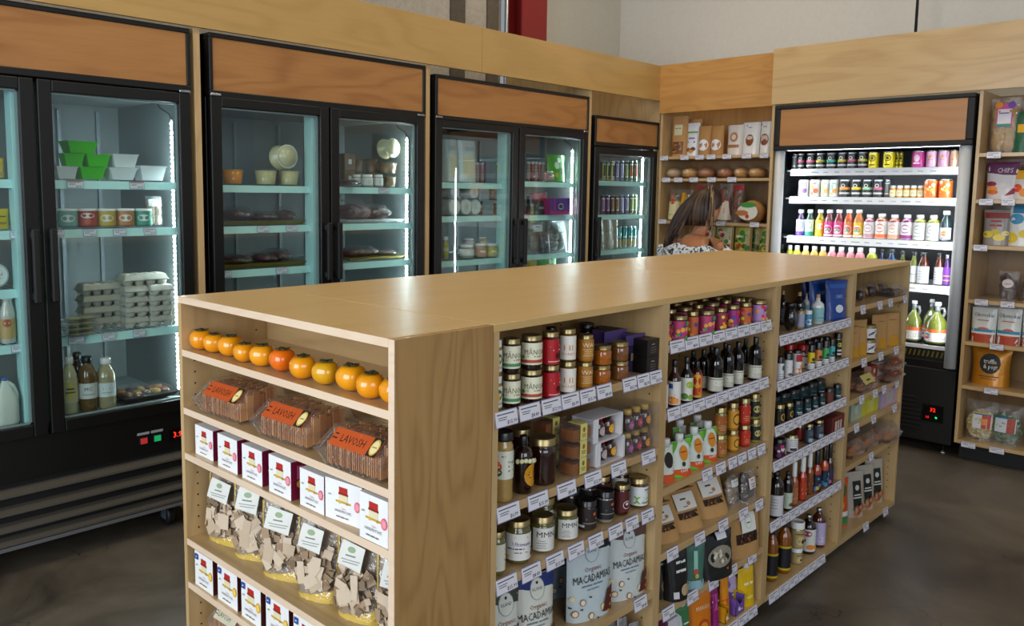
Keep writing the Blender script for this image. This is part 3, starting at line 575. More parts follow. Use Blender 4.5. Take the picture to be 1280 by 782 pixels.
def pouch(w, h, d, bg, els, back=None, top=0, lean=0, name='pouch_body', m=None, extra=None, waist=0, zig=0, rough=.38, coat=.3):
    P = pouchP(w, h, d, top, lean, waist); mb = MB(); nu, nv = 12, 12; R = random.Random(int(w*1e4)+int(h*1e3)); bgm = m or M(bg, rough, coat=coat, bump=.35)
    for side in (-1, 1):
        vs = []
        for j in range(nv+1):
            for i in range(nu+1):
                x = -w/2+w*i/nu; y = h*j/nv; p = list(P(x, y, 0, side)); 
                if 0 < i < nu and 0 < j < nv: p[1] += R.uniform(-.0014, .0014)
                vs.append(tuple(p))
        fs = []
        for j in range(nv):
            for i in range(nu):
                a = j*(nu+1)+i; f = (a, a+1, a+nu+2, a+nu+1); fs.append(f if side < 0 else f[::-1])
        mb.add(vs, fs, bgm, True)
    # flat bottom
    vs = [P(-w/2+w*i/nu, 0, 0, -1) for i in range(nu+1)]+[P(-w/2+w*i/nu, 0, 0, 1) for i in range(nu, -1, -1)]
    mb.add(vs, [tuple(range(len(vs)))[::-1]], bgm)
    out = [(name, mb.mesh(name), [])]
    if els:
        m2 = MB(); art(m2, els, lambda x, y, o: P(x, y, o+.0014, -1), h, 1, nx=8, ny=8, step=.0005); out.append(('printed_front', m2.mesh('printed_front'), []))
    return out+(extra or [])
def carton(w, h, d, fc, sc, els, tc=None, name='carton_body', sel=None):
    mb = MB(); F, Sd = M(fc, .4), M(sc, .4); T = M(tc or fc, .4)
    mb.box(-w/2, w/2, -d/2, d/2, 0, h, F, [T, T, F, F, Sd, Sd])
    out = [(name, mb.mesh(name), [])]; m = MB(); art(m, els, flatP(-d/2, 0), h)
    if sel: art(m, sel, lambda x, y, o: (w/2+o, x, y), h)
    out.append(('printed_front', m.mesh('printed_front'), [])); return out
def rnd_quads(w, h, n, cols, seed, z0=0, s=.2):
    R = random.Random(seed); E = []
    for i in range(n):
        a = R.uniform(0, pi); q = R.uniform(.5, 1)*s
        E.append(('r', R.uniform(-w/2+q*.5, w/2-q*.5), z0+R.uniform(q*.5, h-q*.5), q, q*R.uniform(.5, 1), R.choice(cols), a))
    return E
def clamshell(w, h, d, food, lab=None, seed=1, tilt=.5):
    tray = MB(); tray.frust(w*.80, d*.78, 0, w*.98, d*.98, h*.42, PET, cap=False); tray.frust(w*.80, d*.78, .0005, w*.80, d*.78, .001, PET); tray.frust(w, d, h*.42, w, d, h*.45, PET)
    lid = MB(); lid.add([(sx*w*.49*(1 if z < h*.5 else .86), y, z) for z, ys in ((h*.45, (-d*.49, d*.49)), (h, (-d*.18, d*.36))) for y in ys for sx in (-1, 1)], [(0, 1, 5, 4), (2, 6, 7, 3), (0, 4, 6, 2), (1, 3, 7, 5), (4, 5, 7, 6)], PET)
    for k in range(9):
        x = -w*.42+w*.84*k/8; lid.tube([(x, -d*.485, h*.46), (x*.88, -d*.185, h*.99)], .0013, PET, 5); tray.tube([(x, -d*.485, h*.41), (x*.84, -d*.40, h*.02)], .0013, PET, 5)
    f = MB(); R = random.Random(seed)
    if food == 'crackers':
        n = 26; mm = [M('#c98a54', .7), M('#b87440', .7), M('#d89c66', .7)]
        for k in range(n):
            x = -w*.38+w*.76*k/(n-1)
            for q_ in range(6):
                y0_ = -d*.36+d*.72*q_/6; y1_ = y0_+d*.72/6*R.uniform(.8, 1.05); zt_ = (h*.90 if q_ > 0 else h*.66)+R.uniform(-.008, .003); q = R.uniform(.0009, .0016); x_ = x+R.uniform(-.001, .001); f.box(x_-q, x_+q, y0_, y1_, h*.05+R.uniform(0, .004), zt_, mm[R.randrange(3)])
    else:
        for k in range(4): f.blob(w*.42, d*.42, h*.5, M(food, .75, bump=.8, var=.3), seed+k, .3, (k % 2-.5)*w*.38, (k//2-.5)*d*.36, h*.06)
    out = [('clear_tray', tray.mesh('clear_tray'), []), ('clear_lid', lid.mesh('clear_lid'), []), ('crackers' if food == 'crackers' else 'food', f.mesh('food'), [])]
    if lab:
        bg, els, lw, lh = lab; a = Vector((0, -d*.49, h*.45)); b = Vector((0, -d*.18, h)); up_ = (b-a).normalized(); n_ = Vector((0, -up_.z, up_.y)); sl = (b-a).length
        def P(x, y, o): p = a+up_*(y)+n_*(.001+o); return (x, p.y, p.z)
        m = MB(); art(m, [('r', 0, .60, lw*w/sl, lh, bg)]+els, P, sl); out.append(('paper_label', m.mesh('paper_label'), []))
    return out
def delitub(c):
    def f(w, h):
        m = M(c, .38, coat=.3); b = MB().frust(w*.72, w*.62, 0, w*.94, w*.84, h*.93, m); l = MB().frust(w*.98, w*.88, h*.92, w, w*.9, h, m)
        for k in range(6): x = -w*.3+w*.12*k; b.add([(x*.9-.002, -w*.31, .004), (x*.9+.002, -w*.31, .004), (x*1.15+.002, -w*.425, h*.9), (x*1.15-.002, -w*.425, h*.9)], [(0, 1, 2, 3)], m)
        return [('tub_body', b.mesh('tub_body', .001), []), ('rim', l.mesh('rim'), [])]
    return f
def tub(w, h, col, lidm, food=None, els=None, rim=.1):
    b = MB(); r = w/2; b.lathe([(r*.74, 0), (r*.76, h*.03), (r*.92, h*.9)], M(col, .35, coat=.4), 22)
    l = MB().lathe([(r*.93, h*.88), (r, h*.89), (r, h*.94), (r*.97, h*.97), (r*.9, h)], lidm, 22)
    out = [('tub_body', b.mesh('tub_body'), []), ('lid', l.mesh('lid'), [])]
    if els: m = MB(); art(m, els, cylP(r*.86, 0), h, 2); out.append(('paper_label', m.mesh('paper_label'), []))
    return out
def bag(w, h, d, foodcol, els, seed=1, knot=True, film=FILM, n=5):
    """loose clear bag with lumpy food inside"""
    f = MB(); R = random.Random(seed)
    if n == 8:
        mm = [M(foodcol, .8, bump=1, var=.4), M('#d8c88c' if foodcol == '#b09a5c' else '#7c8a54', .8, var=.3)]; f.blob(w*.92, d*.80, h*.80, mm[0], seed, .10, z0=.001, nu=20, nv=12)
        for k in range(260):
            a = R.uniform(pi, 2*pi); zz = R.uniform(.05, .95); q = (1-(2*zz-1)**2)**.5; r_ = R.uniform(.003, .006); x_, y_, z_ = w*.45*q*cos(a), d*.40*q*sin(a), h*.78*zz; f.box(x_-r_, x_+r_, y_-r_*.6, y_+r_*.6, max(.001, z_-r_*.5), z_+r_*.8, mm[k % 2])
    else:
      for k in range(n): f.blob(w*.55, d*.6, h*.42, M(foodcol, .7, bump=.7, var=.25), seed+k, .3, (k % 2-.5)*w*.36, 0, h*.02+h*.48*(k//2)/max(1, (n-1)//2), 12, 7, 3)
    P = pouchP(w, h, d, .05); s = MB(); nu = nv = 12
    for side in (-1, 1):
        vs = [tuple(P(-w/2+w*i/nu, h*j/nv, .002+R.uniform(-.002, .002), side)) for j in range(nv+1) for i in range(nu+1)]
        s.add(vs, [(j*(nu+1)+i, j*(nu+1)+i+1, (j+1)*(nu+1)+i+1, (j+1)*(nu+1)+i) for j in range(nv) for i in range(nu)], film, True)
    out = [('food', f.mesh('food'), []), ('clear_film', s.mesh('clear_film'), [])]
    if els: m2 = MB(); art(m2, els, lambda x, y, o: P(x, y, o+.004, -1), h, 1, nx=8, ny=8, step=.0005); out.append(('paper_label', m2.mesh('paper_label'), []))
    return out
def spout(w, h, cap='white', r=.0135, x=0): 
    m = MB().lathe([(r*.7, h*.97), (r*.7, h*.99), (r, h*.99+.001), (r, h*.99+r*1.6), (r*.85, h*.99+r*1.8)], LIDS.get(cap) or M(cap), 16, x); return [('spout_cap', m.mesh('spout_cap'), [])]
# ---------------------------------------------------------------- graphics
T = lambda x, y, s, t, c=INK, k=1: ('t', x, y, s, t, c, k)
def manoa(col): return ('#e3dfc3', [('r', 0, .16, 9, .14, col), T(0, .58, .34, 'MĀNOA', '#6f6a4c', .8), T(0, .38, .09, 'HAWAIIAN HONEY', '#6f6a4c'), ('c', .75, .8, .13, '#7a2d22', .09), ('c', -.55, .35, .09, '#5d7a4c')])
def rows(n, x=0, w=.8, y=.4, dy=.1, c='#77777c'): return lines(x, y, w, n, dy, c, .025)
def blobs(cols, n, w, h, r, seed, y0=0):
    R = random.Random(seed); return [('c', R.uniform(-w/2, w/2), y0+R.uniform(.05, .95)*h, r*R.uniform(.5, 1), R.choice(cols)) for _ in range(n)]
JAM = ['#d7333f', '#f2a23a', '#3f9a4c', '#e86aa0', '#5b3f8f', '#f4d94c']
def jam(bg, s): return (bg, [('r', .9, .5, .9, .96, '#ece4ea')]+blobs(JAM, 16, 1.5, 1, .13, s)+rows(5, .95, .5, .8, .14, '#8a5a70'))
TE = '#15484a'
def spice(c): return lambda w, h: jar(w, h, '#6e4a2a', 'black', (c, [('r', 0, .18, 9, .36, '#e9e9e9'), T(0, .62, .2, 'SPICE', '#1f1f1f', .7) if 0 else ('c', 0, .6, .1, INK), ('r', 0, .42, .3, .08, INK)]+rows(2, 0, .5, .26, .1)), .27, .04, .70, lr=1)
MACB = [('c', -.25, .12, .045, '#8c5a3a'), ('c', -.25, .12, .034, '#f0dcc0'), ('c', -.05, .06, .045, '#8c5a3a'), ('c', -.05, .06, .034, '#f0dcc0'), ('c', -.16, .25, .042, '#8c5a3a'), ('c', -.16, .25, .032, '#f0dcc0'), ('c', .12, .13, .035, '#e8d9a8'), ('c', -.28, .31, .03, '#e8d9a8'), ('c', -.18, .17, .02, '#35503f', .012), ('c', -.06, .30, .02, '#35503f', .012), ('c', .04, .02, .02, '#35503f', .012), ('c', -.3, .2, .018, '#35503f', .011), ('p', [(.10, .05), (.30, .02), (.30, .36), (.20, .34)], '#5b2417'), ('c', .24, .12, .02, '#c98b5a'), ('c', .25, .22, .018, '#d9a070'), ('c', .2, .06, .018, '#c98b5a')]
def mac(top, bg, nut=True):
    def f(w, h):
        els = [('p', [(-.5*w/h, .86), (.5*w/h, .80), (.5*w/h, 1), (-.5*w/h, 1)], top), ('c', 0, .84, .115, '#8f979b', .14), ('c', 0, .84, .105, bg, .13), T(0, .84, .055, 'ISLAND', INK, .9), ('c', 0, .915, .018, INK), T(0, .63, .085, 'Organic', '#8a5048'), T(0, .52, .135, 'MACADAMIAS', '#26262a', .72), T(0, .435, .045, 'COVERED IN DARK', '#6a7f90'), T(0, .385, .035, '55% VANILLA', '#7f8f9a')]
        s = w/h/.62; els2 = els+[(e[0], e[1]*s)+tuple(e[2:]) if e[0] == 'c' else ('p', [(a*s, b2) for a, b2 in e[1]], e[2]) if e[0] == 'p' else e for e in MACB]
        return pouch(w, h, .055, bg, els2)
    return f
def krafty(els, window=None, lean=.0, h0=1, d=.055):
    def f(w, h):
        E = []; s = w/h
        if window: E += [('r', 0, window[0], s*.62, window[1], '#2c190f')]+rnd_quads(s*.6, window[1], 26, [window[2], '#7d4a22', '#4a2a16'], 5, window[0]-window[1]/2, .07)
        return pouch(w, h, d, '#b98d57', E+els(s), lean=lean, coat=0, rough=.75, extra=[('folded_top', MB().box(-w*.49, w*.49, h*lean-.004, h*lean+.004, h*.985, h, M('#a87c49', .8)).mesh('folded_top'), [])])
    return f
def pate(side, logo):
    def f(w, h):
        s = w/h/1.0
        E = [('r', 0, .79, .30, .15, '#b3261e'), ('r', 0, .70, .34, .05, '#8e1d18'), ('r', 0, .60, .30, .15, '#e3d9b0'), ('r', 0, .50, .52, .05, '#c9a23a'), ('c', -.12, .48, .05, '#d8b455', .03), ('c', .14, .49, .05, '#b98f2f', .03), ('c', .38*s, .50, .10, '#e5677d' if side == '#7b1338' else '#e2a92c', .13), ('c', .38*s, .50, .07, '#f09aa6' if side == '#7b1338' else '#f3cf5a', .09), T(.03, .355, .06, 'Classic', '#c04050'), T(0, .27, .10, 'HAWAII FRUIT PATE', '#4c4c55', .62), T(0, .13, .07, 'Mini Loaf Set', '#7c6a60', .9), ('c', -.36*s, .62, .05, '#9ab08a', .02)]
        if logo: E += [('r', -.36*s, .86, .17, .16, '#2a4ea0'), T(-.36*s, .86, .06, 'IN', '#ffffff')]
        return carton(w, h, .05, '#efefee', side, E, sel=[('c', 0, .4, .1, '#e0b030'), ('r', 0, .7, .18, .35, '#c9607f' if side == '#7b1338' else '#7c3a2a')])
    return f
def lavosh(bg, ink, dark=True):
    def f(w, h):
        d = w*.68; sl = math.hypot(d*.31, h*.55); k = w/sl
        E = [T(-.04*k, .60, .40, 'LAVOSH', ink, .80), T(-.29*k, .70, .11, 'THE', ink), T(-.29*k, .54, .11, 'CRISP', ink, .8)]
        if dark: E += [('r', .27*k, .60, .13*k, .66, '#1d1c1c'), ('c', .27*k, .60, .055*k, '#d8b24a', .29), ('c', .27*k, .60, .044*k, '#efe0a0', .23), T(.27*k, .60, .10, 'Lavosh', '#c27a20', .7)]
        return clamshell(w, h, d, 'crackers', (bg, E, .68, .66), 3)
    return f
def crackerpouch(w, h):
    s = w/h; R = random.Random(4); P = pouchP(w, h, .06)
    E = [('r', s*.46, .5, s*.05, .9, '#c9a41c'), ('p', [(-s*.47, 0), (s*.47, 0), (s*.47, .20), (s*.1, .11), (-s*.2, .055), (-s*.47, .07)], '#d9b41f'), ('r', -s*.47, .5, s*.05, .96, '#d2ad22')]+rnd_quads(s*.9, .62, 90, ['#b8a086', '#a1886c', '#c9b399', '#7d6850', '#93795c'], int(w*900), .13, .14)+rnd_quads(s*.7, .5, 10, ['#cdb9a0', '#bfa98e'], int(w*1300), .15, .22)+[('p', [(-s*.30, .70), (s*.22, .66), (s*.28, .95), (-s*.22, .99)], '#dcdcd4'), ('c', 0, .90, .06, '#8fa67c', .035), T(0, .83, .045, 'CRACKERS', '#7d7d78', .8), ('r', 0, .78, s*.4, .012, '#9a9a94'), ('r', 0, .75, s*.34, .012, '#9a9a94')]
    body = pouch(w, h, .06, '#6e6455', E, m=M('#94816a', .3, coat=.6, bump=.5), name='clear_pouch')
    film = MB(); nu = nv = 10; film.add([P(-w/2+w*i/nu, h*j/nv, .006+R.uniform(-.0015, .0015)) for j in range(nv+1) for i in range(nu+1)], [(j*(nu+1)+i, j*(nu+1)+i+1, (j+1)*(nu+1)+i+1, (j+1)*(nu+1)+i) for j in range(nv) for i in range(nu)], FILM, True)
    return body+[('clear_film', film.mesh('clear_film'), [])]
def persimmon(col, col2):
    def f(w, h):
        b = MB(); r = w/2; n = 24; m = M(col, .22, coat=.7, var=.14); vs = []; fs = []; J = 14
        for j in range(J+1):
            t = pi*j/J
            for k in range(n):
                a = 2*pi*k/n; q = sin(t)**.85; sq = 1+.035*cos(4*a)*sin(t); dip = .10*math.exp(-((t-pi)/.45)**2)
                vs.append((r*q*cos(a)*sq, r*q*sin(a)*sq, h*(.5-.5*cos(t))-dip*h+0))
        for j in range(J):
            for k in range(n): k2 = (k+1) % n; fs.append((j*n+k, j*n+k2, (j+1)*n+k2, (j+1)*n+k))
        b.add(vs, fs, m, True)
        c = MB(); R = random.Random(int(w*1e4)); g = M('#4a4a22', .8, var=.4); g2 = M('#2e2414', .85, var=.3)
        for k in range(4):
            a = k*pi/2+.5; L = r*R.uniform(.52, .66); wd = r*.30; da = Vector((cos(a), sin(a), 0)); pa = Vector((-sin(a), cos(a), 0)); z = h*.93
            p = [da*r*.08-pa*wd*.5, da*r*.08+pa*wd*.5, da*L*.62+pa*wd*.9, da*L, da*L*.62-pa*wd*.9]; zz = [z, z, z+h*.035, z+h*.02+R.uniform(0, .05)*h, z+h*.035]
            top = [(q.x, q.y, zq) for q, zq in zip(p, zz)]; bot = [(q.x, q.y, zq-.0018) for q, zq in zip(p, zz)]
            c.add(top+bot, [(0, 4, 3, 2, 1), (5, 6, 7, 8, 9)]+[(i, (i+1) % 5, 5+(i+1) % 5, 5+i) for i in range(5)], g)
        c.lathe([(r*.14, h*.90), (r*.13, h*.97), (r*.07, h*1.0)], g2, 8)
        return [('fruit_flesh', b.mesh('fruit_flesh'), []), ('calyx', c.mesh('calyx'), [])]
    return f
def eggs(nx):
    def f(w, h):
        d = .10; b = MB(); l = MB(); m = M('#bab5aa', .9, bump=.5, var=.1); n = max(2, round(w/.047))
        for i in range(n):
            for j in (-1, 1): b.lathe([(w/n*.28, 0), (w/n*.34, .002), (w/n*.50, h*.48)], m, 10, -w/2+w*(i+.5)/n, j*d*.25)
        b.frust(w, d, h*.44, w*1.02, d*1.03, h*.50, m)
        l.frust(w*.98, d*.98, h*.50, w*.90, d*.74, h*.93, m)
        for i in range(n): l.frust(w/n*.82, d*.70, h*.92, w/n*.6, d*.6, h, m, -w/2*.9+w*.9*(i+.5)/n)
        return [('pulp_tray', b.mesh('pulp_tray'), []), ('pulp_lid', l.mesh('pulp_lid', .002), [])]
    return f
def loaf(c, s=1):
    def f(w, h):
        b = MB().blob(w*.92, .17, h*.86, M(c, .75, bump=.9, var=.22), s, .12, nu=18, nv=10)
        m = MB().blob(w*1.0, .20, h, FILM, s+9, .10, nu=18, nv=10)
        return [('bread', b.mesh('bread'), []), ('clear_film', m.mesh('clear_film'), [])]
    return f
def meat(c, c2=None):
    def f(w, h):
        b = MB(); R = random.Random(int(w*999)); h = max(h, .03)
        for k in range(4): b.blob(w*.5, .17, h*.75, M(c if k % 2 or not c2 else c2, .45, coat=.5, bump=.9, var=.35), k+int(w*99), .35, (k-1.5)*w*.2, R.uniform(-.02, .02), R.uniform(0, .008))
        m = MB().blob(w*1.04, .24, h*1.12, FILM, 77, .28, nu=20, nv=10, fr=3.5)
        return [('meat', b.mesh('meat'), []), ('plastic_wrap', m.mesh('plastic_wrap'), [])]
    return f
def flat_tray(c, metal=.8):
    def f(w, h): 
        m = MB().frust(w*.95, .20, 0, w, .235, h, M(c, .3, metal)).frust(w*1.0, .235, h, w*1.0, .235, h+.002, M(c, .3, metal)); return [('tray_pan', m.mesh('tray_pan', .001), [])]
    return f
def cheese(w, h, extra=None):
    Tm = Matrix.Rotation(pi/2, 4, 'X'); Tm.translation = (0, 0, h/2); r = h/2
    a = MB().lathe([(r*.96, -.05), (r, -.045), (r, .045), (r*.96, .05)], M('#c9ccc9', .5), 26, T=Tm)
    l = MB(); art(l, [('c', 0, 0, .86, '#dfe2de')]+(extra or [('c', 0, .1, .3, '#c9cdc6')]+rows(3, 0, .8, -.2, .18, '#9aa09a')), lambda x, y, o: (x, -.05-o, r+y), r)
    return [('wheel', a.mesh('wheel'), []), ('paper_label', l.mesh('paper_label'), [])]
def tilted_tub(w, h):
    Tm = Matrix.Rotation(pi/2*.92, 4, 'X') @ Matrix.Scale(1, 4); Tm.translation = (0, 0, h/2); r = h/2
    a = MB().lathe([(r, -.035), (r, -.028), (r*.93, -.026), (r*.75, .05)], M('#d8cda4', .35, coat=.5), 24, T=Tm)
    def P(x, y, o): v = Tm @ Vector((x, -y, -.0355-o)); return (v.x, v.y, v.z)
    P2 = lambda x, y, o: (x, -.038-o, h/2+y)
    l = MB(); art(l, [('c', 0, 0, .97, '#e3e8e6'), ('c', 0, 0, .9, '#c3b98c'), ('c', 0, 0, .62, '#e9e9e2', .5), ('c', 0, .22, .07, '#6b7a5c'), T(0, -.02, .2, 'Poke', '#5c5c54')], P2, r)
    return [('tub_body', a.mesh('tub_body'), []), ('lid_label', l.mesh('lid_label'), [])]
def comb(w, h):
    d = .05; b = MB().frust(w*.94, d*.94, .001, w, d, h*.97, PET); f = MB().box(-w*.42, w*.42, -d*.42, d*.42, .003, h*.72, M('#8f4f16', .3, coat=.6, bump=.8, var=.3)); L = MB(); P = flatP(-d/2-.001, 0)
    L.box(-w*.16, w*.16, -d/2-.0012, -d/2, .002, h, M('#dcd07c', .5)).box(-w*.16, w*.16, -d/2, d*.3, h, h+.0012, M('#dcd07c', .5)); art(L, [('c', 0, .68, .12, '#8a6d2c', .16), ('r', 0, .4, .42, .05, '#6b5a2c'), ('r', 0, .28, .34, .05, '#6b5a2c')], P, h)
    return [('clear_box', b.mesh('clear_box'), []), ('honeycomb', f.mesh('honeycomb'), []), ('paper_label', L.mesh('paper_label'), [])]
def minibottles(kind):
    def f(w, h):
        d = .07; out = []
        sh = MB()
        if kind == 'gift': wm = M('#d9d7da', .45); sh.box(-w/2, w/2, -d/2, d/2, 0, .002, wm).box(-w/2, w/2, -d/2, d/2, h-.002, h, wm).box(-w/2, w/2, d/2-.002, d/2, 0, h, M('#e7b8c4', .5)).box(-w/2, -w/2+.002, -d/2, d/2, 0, h, wm).box(w/2-.008, w/2, -d/2, d/2, 0, h, wm).box(-w/2+.002, -w/2+.022, -d/2-.001, -d/2, 0, h, M('#dfe1e6', .4))
        else: sh.box(-w/2, w/2, -d/2, d/2, 0, h, PET)
        out.append(('gift_box' if kind == 'gift' else 'clear_box', sh.mesh('gift_box'), []))
        n = 3; cols = [('#d9d9dd', '#7e96a0'), ('#c2152c', '#c9b6bc'), ('#1a1a1a', '#e8a81c')] if kind == 'gift' else [('#c9a24a', '#a04a8a'), ('#c9a24a', '#c0335a'), ('#c9a24a', '#e08a1c')]
        for i in range(n):
            cx = -w/2+w*(i+.6)/(n+.2); r = w/n*.42; m = MB().lathe([(r*.9, .003), (r, .008), (r, h*.55), (r*.6, h*.70), (r*.5, h*.74)], M('#3c1408', .08, coat=.9), 14, cx).lathe([(r*.66, h*.72), (r*.66, h*.94)], M(cols[i][0], .4), 14, cx)
            art(m, [('c', 0, 0, .6, cols[i][1]), ('r', 0, .05, .5, .08, '#f0e8e0'), ('r', 0, -.15, .4, .06, '#f0e8e0')], lambda x, y, o, cx=cx, r=r: (cx+(r+o+.0006)*sin(x/r), -(r+o+.0006)*cos(x/r), h*.3+y), h*.32)
            out.append(('small_bottle' if kind == 'gift' else 'small_jar', m.mesh('small_bottle'), []))
        return out
    return f
def growler(w, h):
    r = w/2; b = MB().lathe([(r*.92, 0), (r, .008), (r, h*.42), (r*.93, h*.52), (r*.70, h*.62), (r*.36, h*.72), (r*.24, h*.78)], M('#6c7430', .1, coat=.9, var=.05), 24)
    g = MB().lathe([(r*.245, h*.775), (r*.22, h*.93)], clear('bottle_glass', (.6, .66, .6), .2, haze=.25), 16); g.tube([(r*.25, 0, h*.84), (r*.55, 0, h*.86), (r*.66, 0, h*.76), (r*.52, 0, h*.66), (r*.42, 0, h*.69)], .008, clear('bottle_glass'), 8)
    c = MB().lathe([(r*.30, h*.92), (r*.31, h*.925), (r*.30, h*.99), (r*.27, h)], WHT, 16)
    l = wraplabel(r+.0005, h*.06, h*.30, '#e7e4e0', [('r', 0, .86, 9, .28, '#d8632c'), ('c', -.5, .42, .36, '#ffffff'), ('c', -.5, .55, .26, '#3aa7d8', .12), ('c', -.5, .42, .24, '#e8b02a', .1), ('c', -.5, .3, .24, '#d8407a', .1), T(-.5, .42, .14, 'JOY', '#f4f4f4')]+rows(5, .6, .7, .62, .1), 2.8)
    return [('bottle_body', b.mesh('bottle_body'), []), ('neck_and_handle', g.mesh('neck_and_handle'), []), ('cap', c.mesh('cap'), []), ('paper_label', l.mesh('paper_label'), [])]
def milkjug(w, h):
    r = w/2; b = MB().lathe([(r*.9, 0), (r, .01), (r, h*.5), (r*.9, h*.62), (r*.45, h*.82), (r*.28, h*.9), (r*.26, h*.95)], M('#d5d9cd', .35), 24, square=5); b.tube([(r*.2, 0, h*.88), (r*.62, 0, h*.80), (r*.92, 0, h*.62), (r*.95, 0, h*.5)], .011, M('#d5d9cd', .35), 10)
    c = MB().lathe([(r*.3, h*.94), (r*.3, h)], M('#3b66b8', .4), 16); return [('jug_body', b.mesh('jug_body'), []), ('cap', c.mesh('cap'), [])]
def cupc(w, h):
    r = w/2; b = MB().lathe([(r*.75, 0), (r, h*.75)], PET, 16); f = MB().blob(w*.8, w*.8, h*.7, M('#2a1610', .4, bump=.8, var=.4), 3, .3, z0=.002); l = MB().lathe([(r*1.02, h*.75), (r*1.02, h*.78), (r*.8, h*.95), (r*.5, h)], PET, 16)
    t = MB(); t.add([(r*.2, -r*.9, h*.95), (r*1.1, -r*1.05, h*.70), (r*.9, -r*1.15, h*.38), (r*.0, -r*1.0, h*.66)], [(0, 3, 2, 1)], M('#a17a4a', .8)); return [('clear_cup', b.mesh('clear_cup'), []), ('treats', f.mesh('treats'), []), ('clear_lid', l.mesh('clear_lid'), []), ('kraft_tag', t.mesh('kraft_tag'), [])]
def opencase(c):
    def f(w, h):
        d = .03; m = MB(); q = M(c, .45); m.box(-w/2, w/2, -d/2, -d/2+.0015, 0, h*.55, q).box(-w/2, -w/2+.0015, -d/2, d/2, 0, h*.9, q).box(w/2-.0015, w/2, -d/2, d/2, 0, h*.9, q).box(-w/2, w/2, -d/2, d/2, 0, .0015, q)
        m.add([(-w/2, -d/2, h*.55), (-w*.1, -d/2, h*.55), (-w/2, -d/2, h*.95), (w/2, -d/2, h*.55), (w*.1, -d/2, h*.55), (w/2, -d/2, h*.95)], [(0, 1, 2), (4, 3, 5)], q)
        art(m, [('c', -w*.1/h, .3, .12, '#f4efe6'), ('r', w*.15/h, .22, .3, .05, '#f4efe6')], flatP(-d/2, 0), h); return [('carton_wall', m.mesh('carton_wall'), [])]
    return f
def platter(w, h):
    b = MB().frust(w*.92, .18, 0, w, .2, h*.4, M('#141414', .3)); l = MB().frust(w, .2, h*.4, w*.85, .15, h, PET); f = MB()
    for k in range(10): f.blob(w*.2, .06, h*.5, M(['#5a2f1a', '#8a5a2c', '#3b1d14', '#9c7a3c'][k % 4], .5, bump=.6), k, .3, -w*.36+w*.18*(k % 5), -.035+.07*(k//5), h*.25)
    return [('black_tray', b.mesh('black_tray'), []), ('clear_lid', l.mesh('clear_lid'), []), ('snacks', f.mesh('snacks'), [])]
def chips(bg, els, w0=1): return lambda w, h: pouch(w, h, .07, bg, els(w/h), top=.15, waist=.04, name='bag_body')
def slimcan(c, acc): return lambda w, h: can(w, h, c, [('r', 0, .5, .16, .6, acc), ('r', 0, .80, .3, .05, '#d8d8d8'), ('r', 0, .2, .22, .05, '#d8d8d8')])
def kcan(acc): return lambda w, h: can(w, h, '#202226', [('r', 0, .5, w/h*2.5, .14, acc), ('r', 0, .22, w/h*2.5, .10, '#c9c6be'), ('c', 0, .66, .11, '#d9d4c8'), ('c', 0, .66, .07, '#23262a')], M('#d5d8dc', .3, .4))
def wcan(a, b2): return lambda w, h: can(w, h, '#dedbd6', [('c', -.12, .55, .16, a), ('c', .14, .35, .15, b2), ('r', 0, .78, .3, .07, a), ('c', -.1, .2, .1, b2)], M('#d5d8dc', .3, .4))
def logob(liq, lab, cap='white'): return lambda w, h: bottle(w, h, 'slim', liq, cap, (lab, [('c', 0, .5, .30, '#f4f4f4'), ('c', 0, .60, .2, '#d83a7c', .1), ('c', 0, .46, .2, '#3ab07a', .09), T(0, .5, .13, 'JOY', '#ffffff'), ('r', 0, .08, 9, .12, '#efefef')]), .02, .55)
def jcb(liq, ring, bg='#e6e4e2'): return lambda w, h: bottle(w, h, 'wide', liq, 'white', (bg, [('c', 0, .6, .26, ring), ('c', 0, .6, .20, bg), ('r', 0, .6, .26, .05, ring), ('r', 0, .14, 9, .22, ring) if ring != '#8fa59c' else ('r', 0, .2, .5, .05, ring)]), .03, .70)
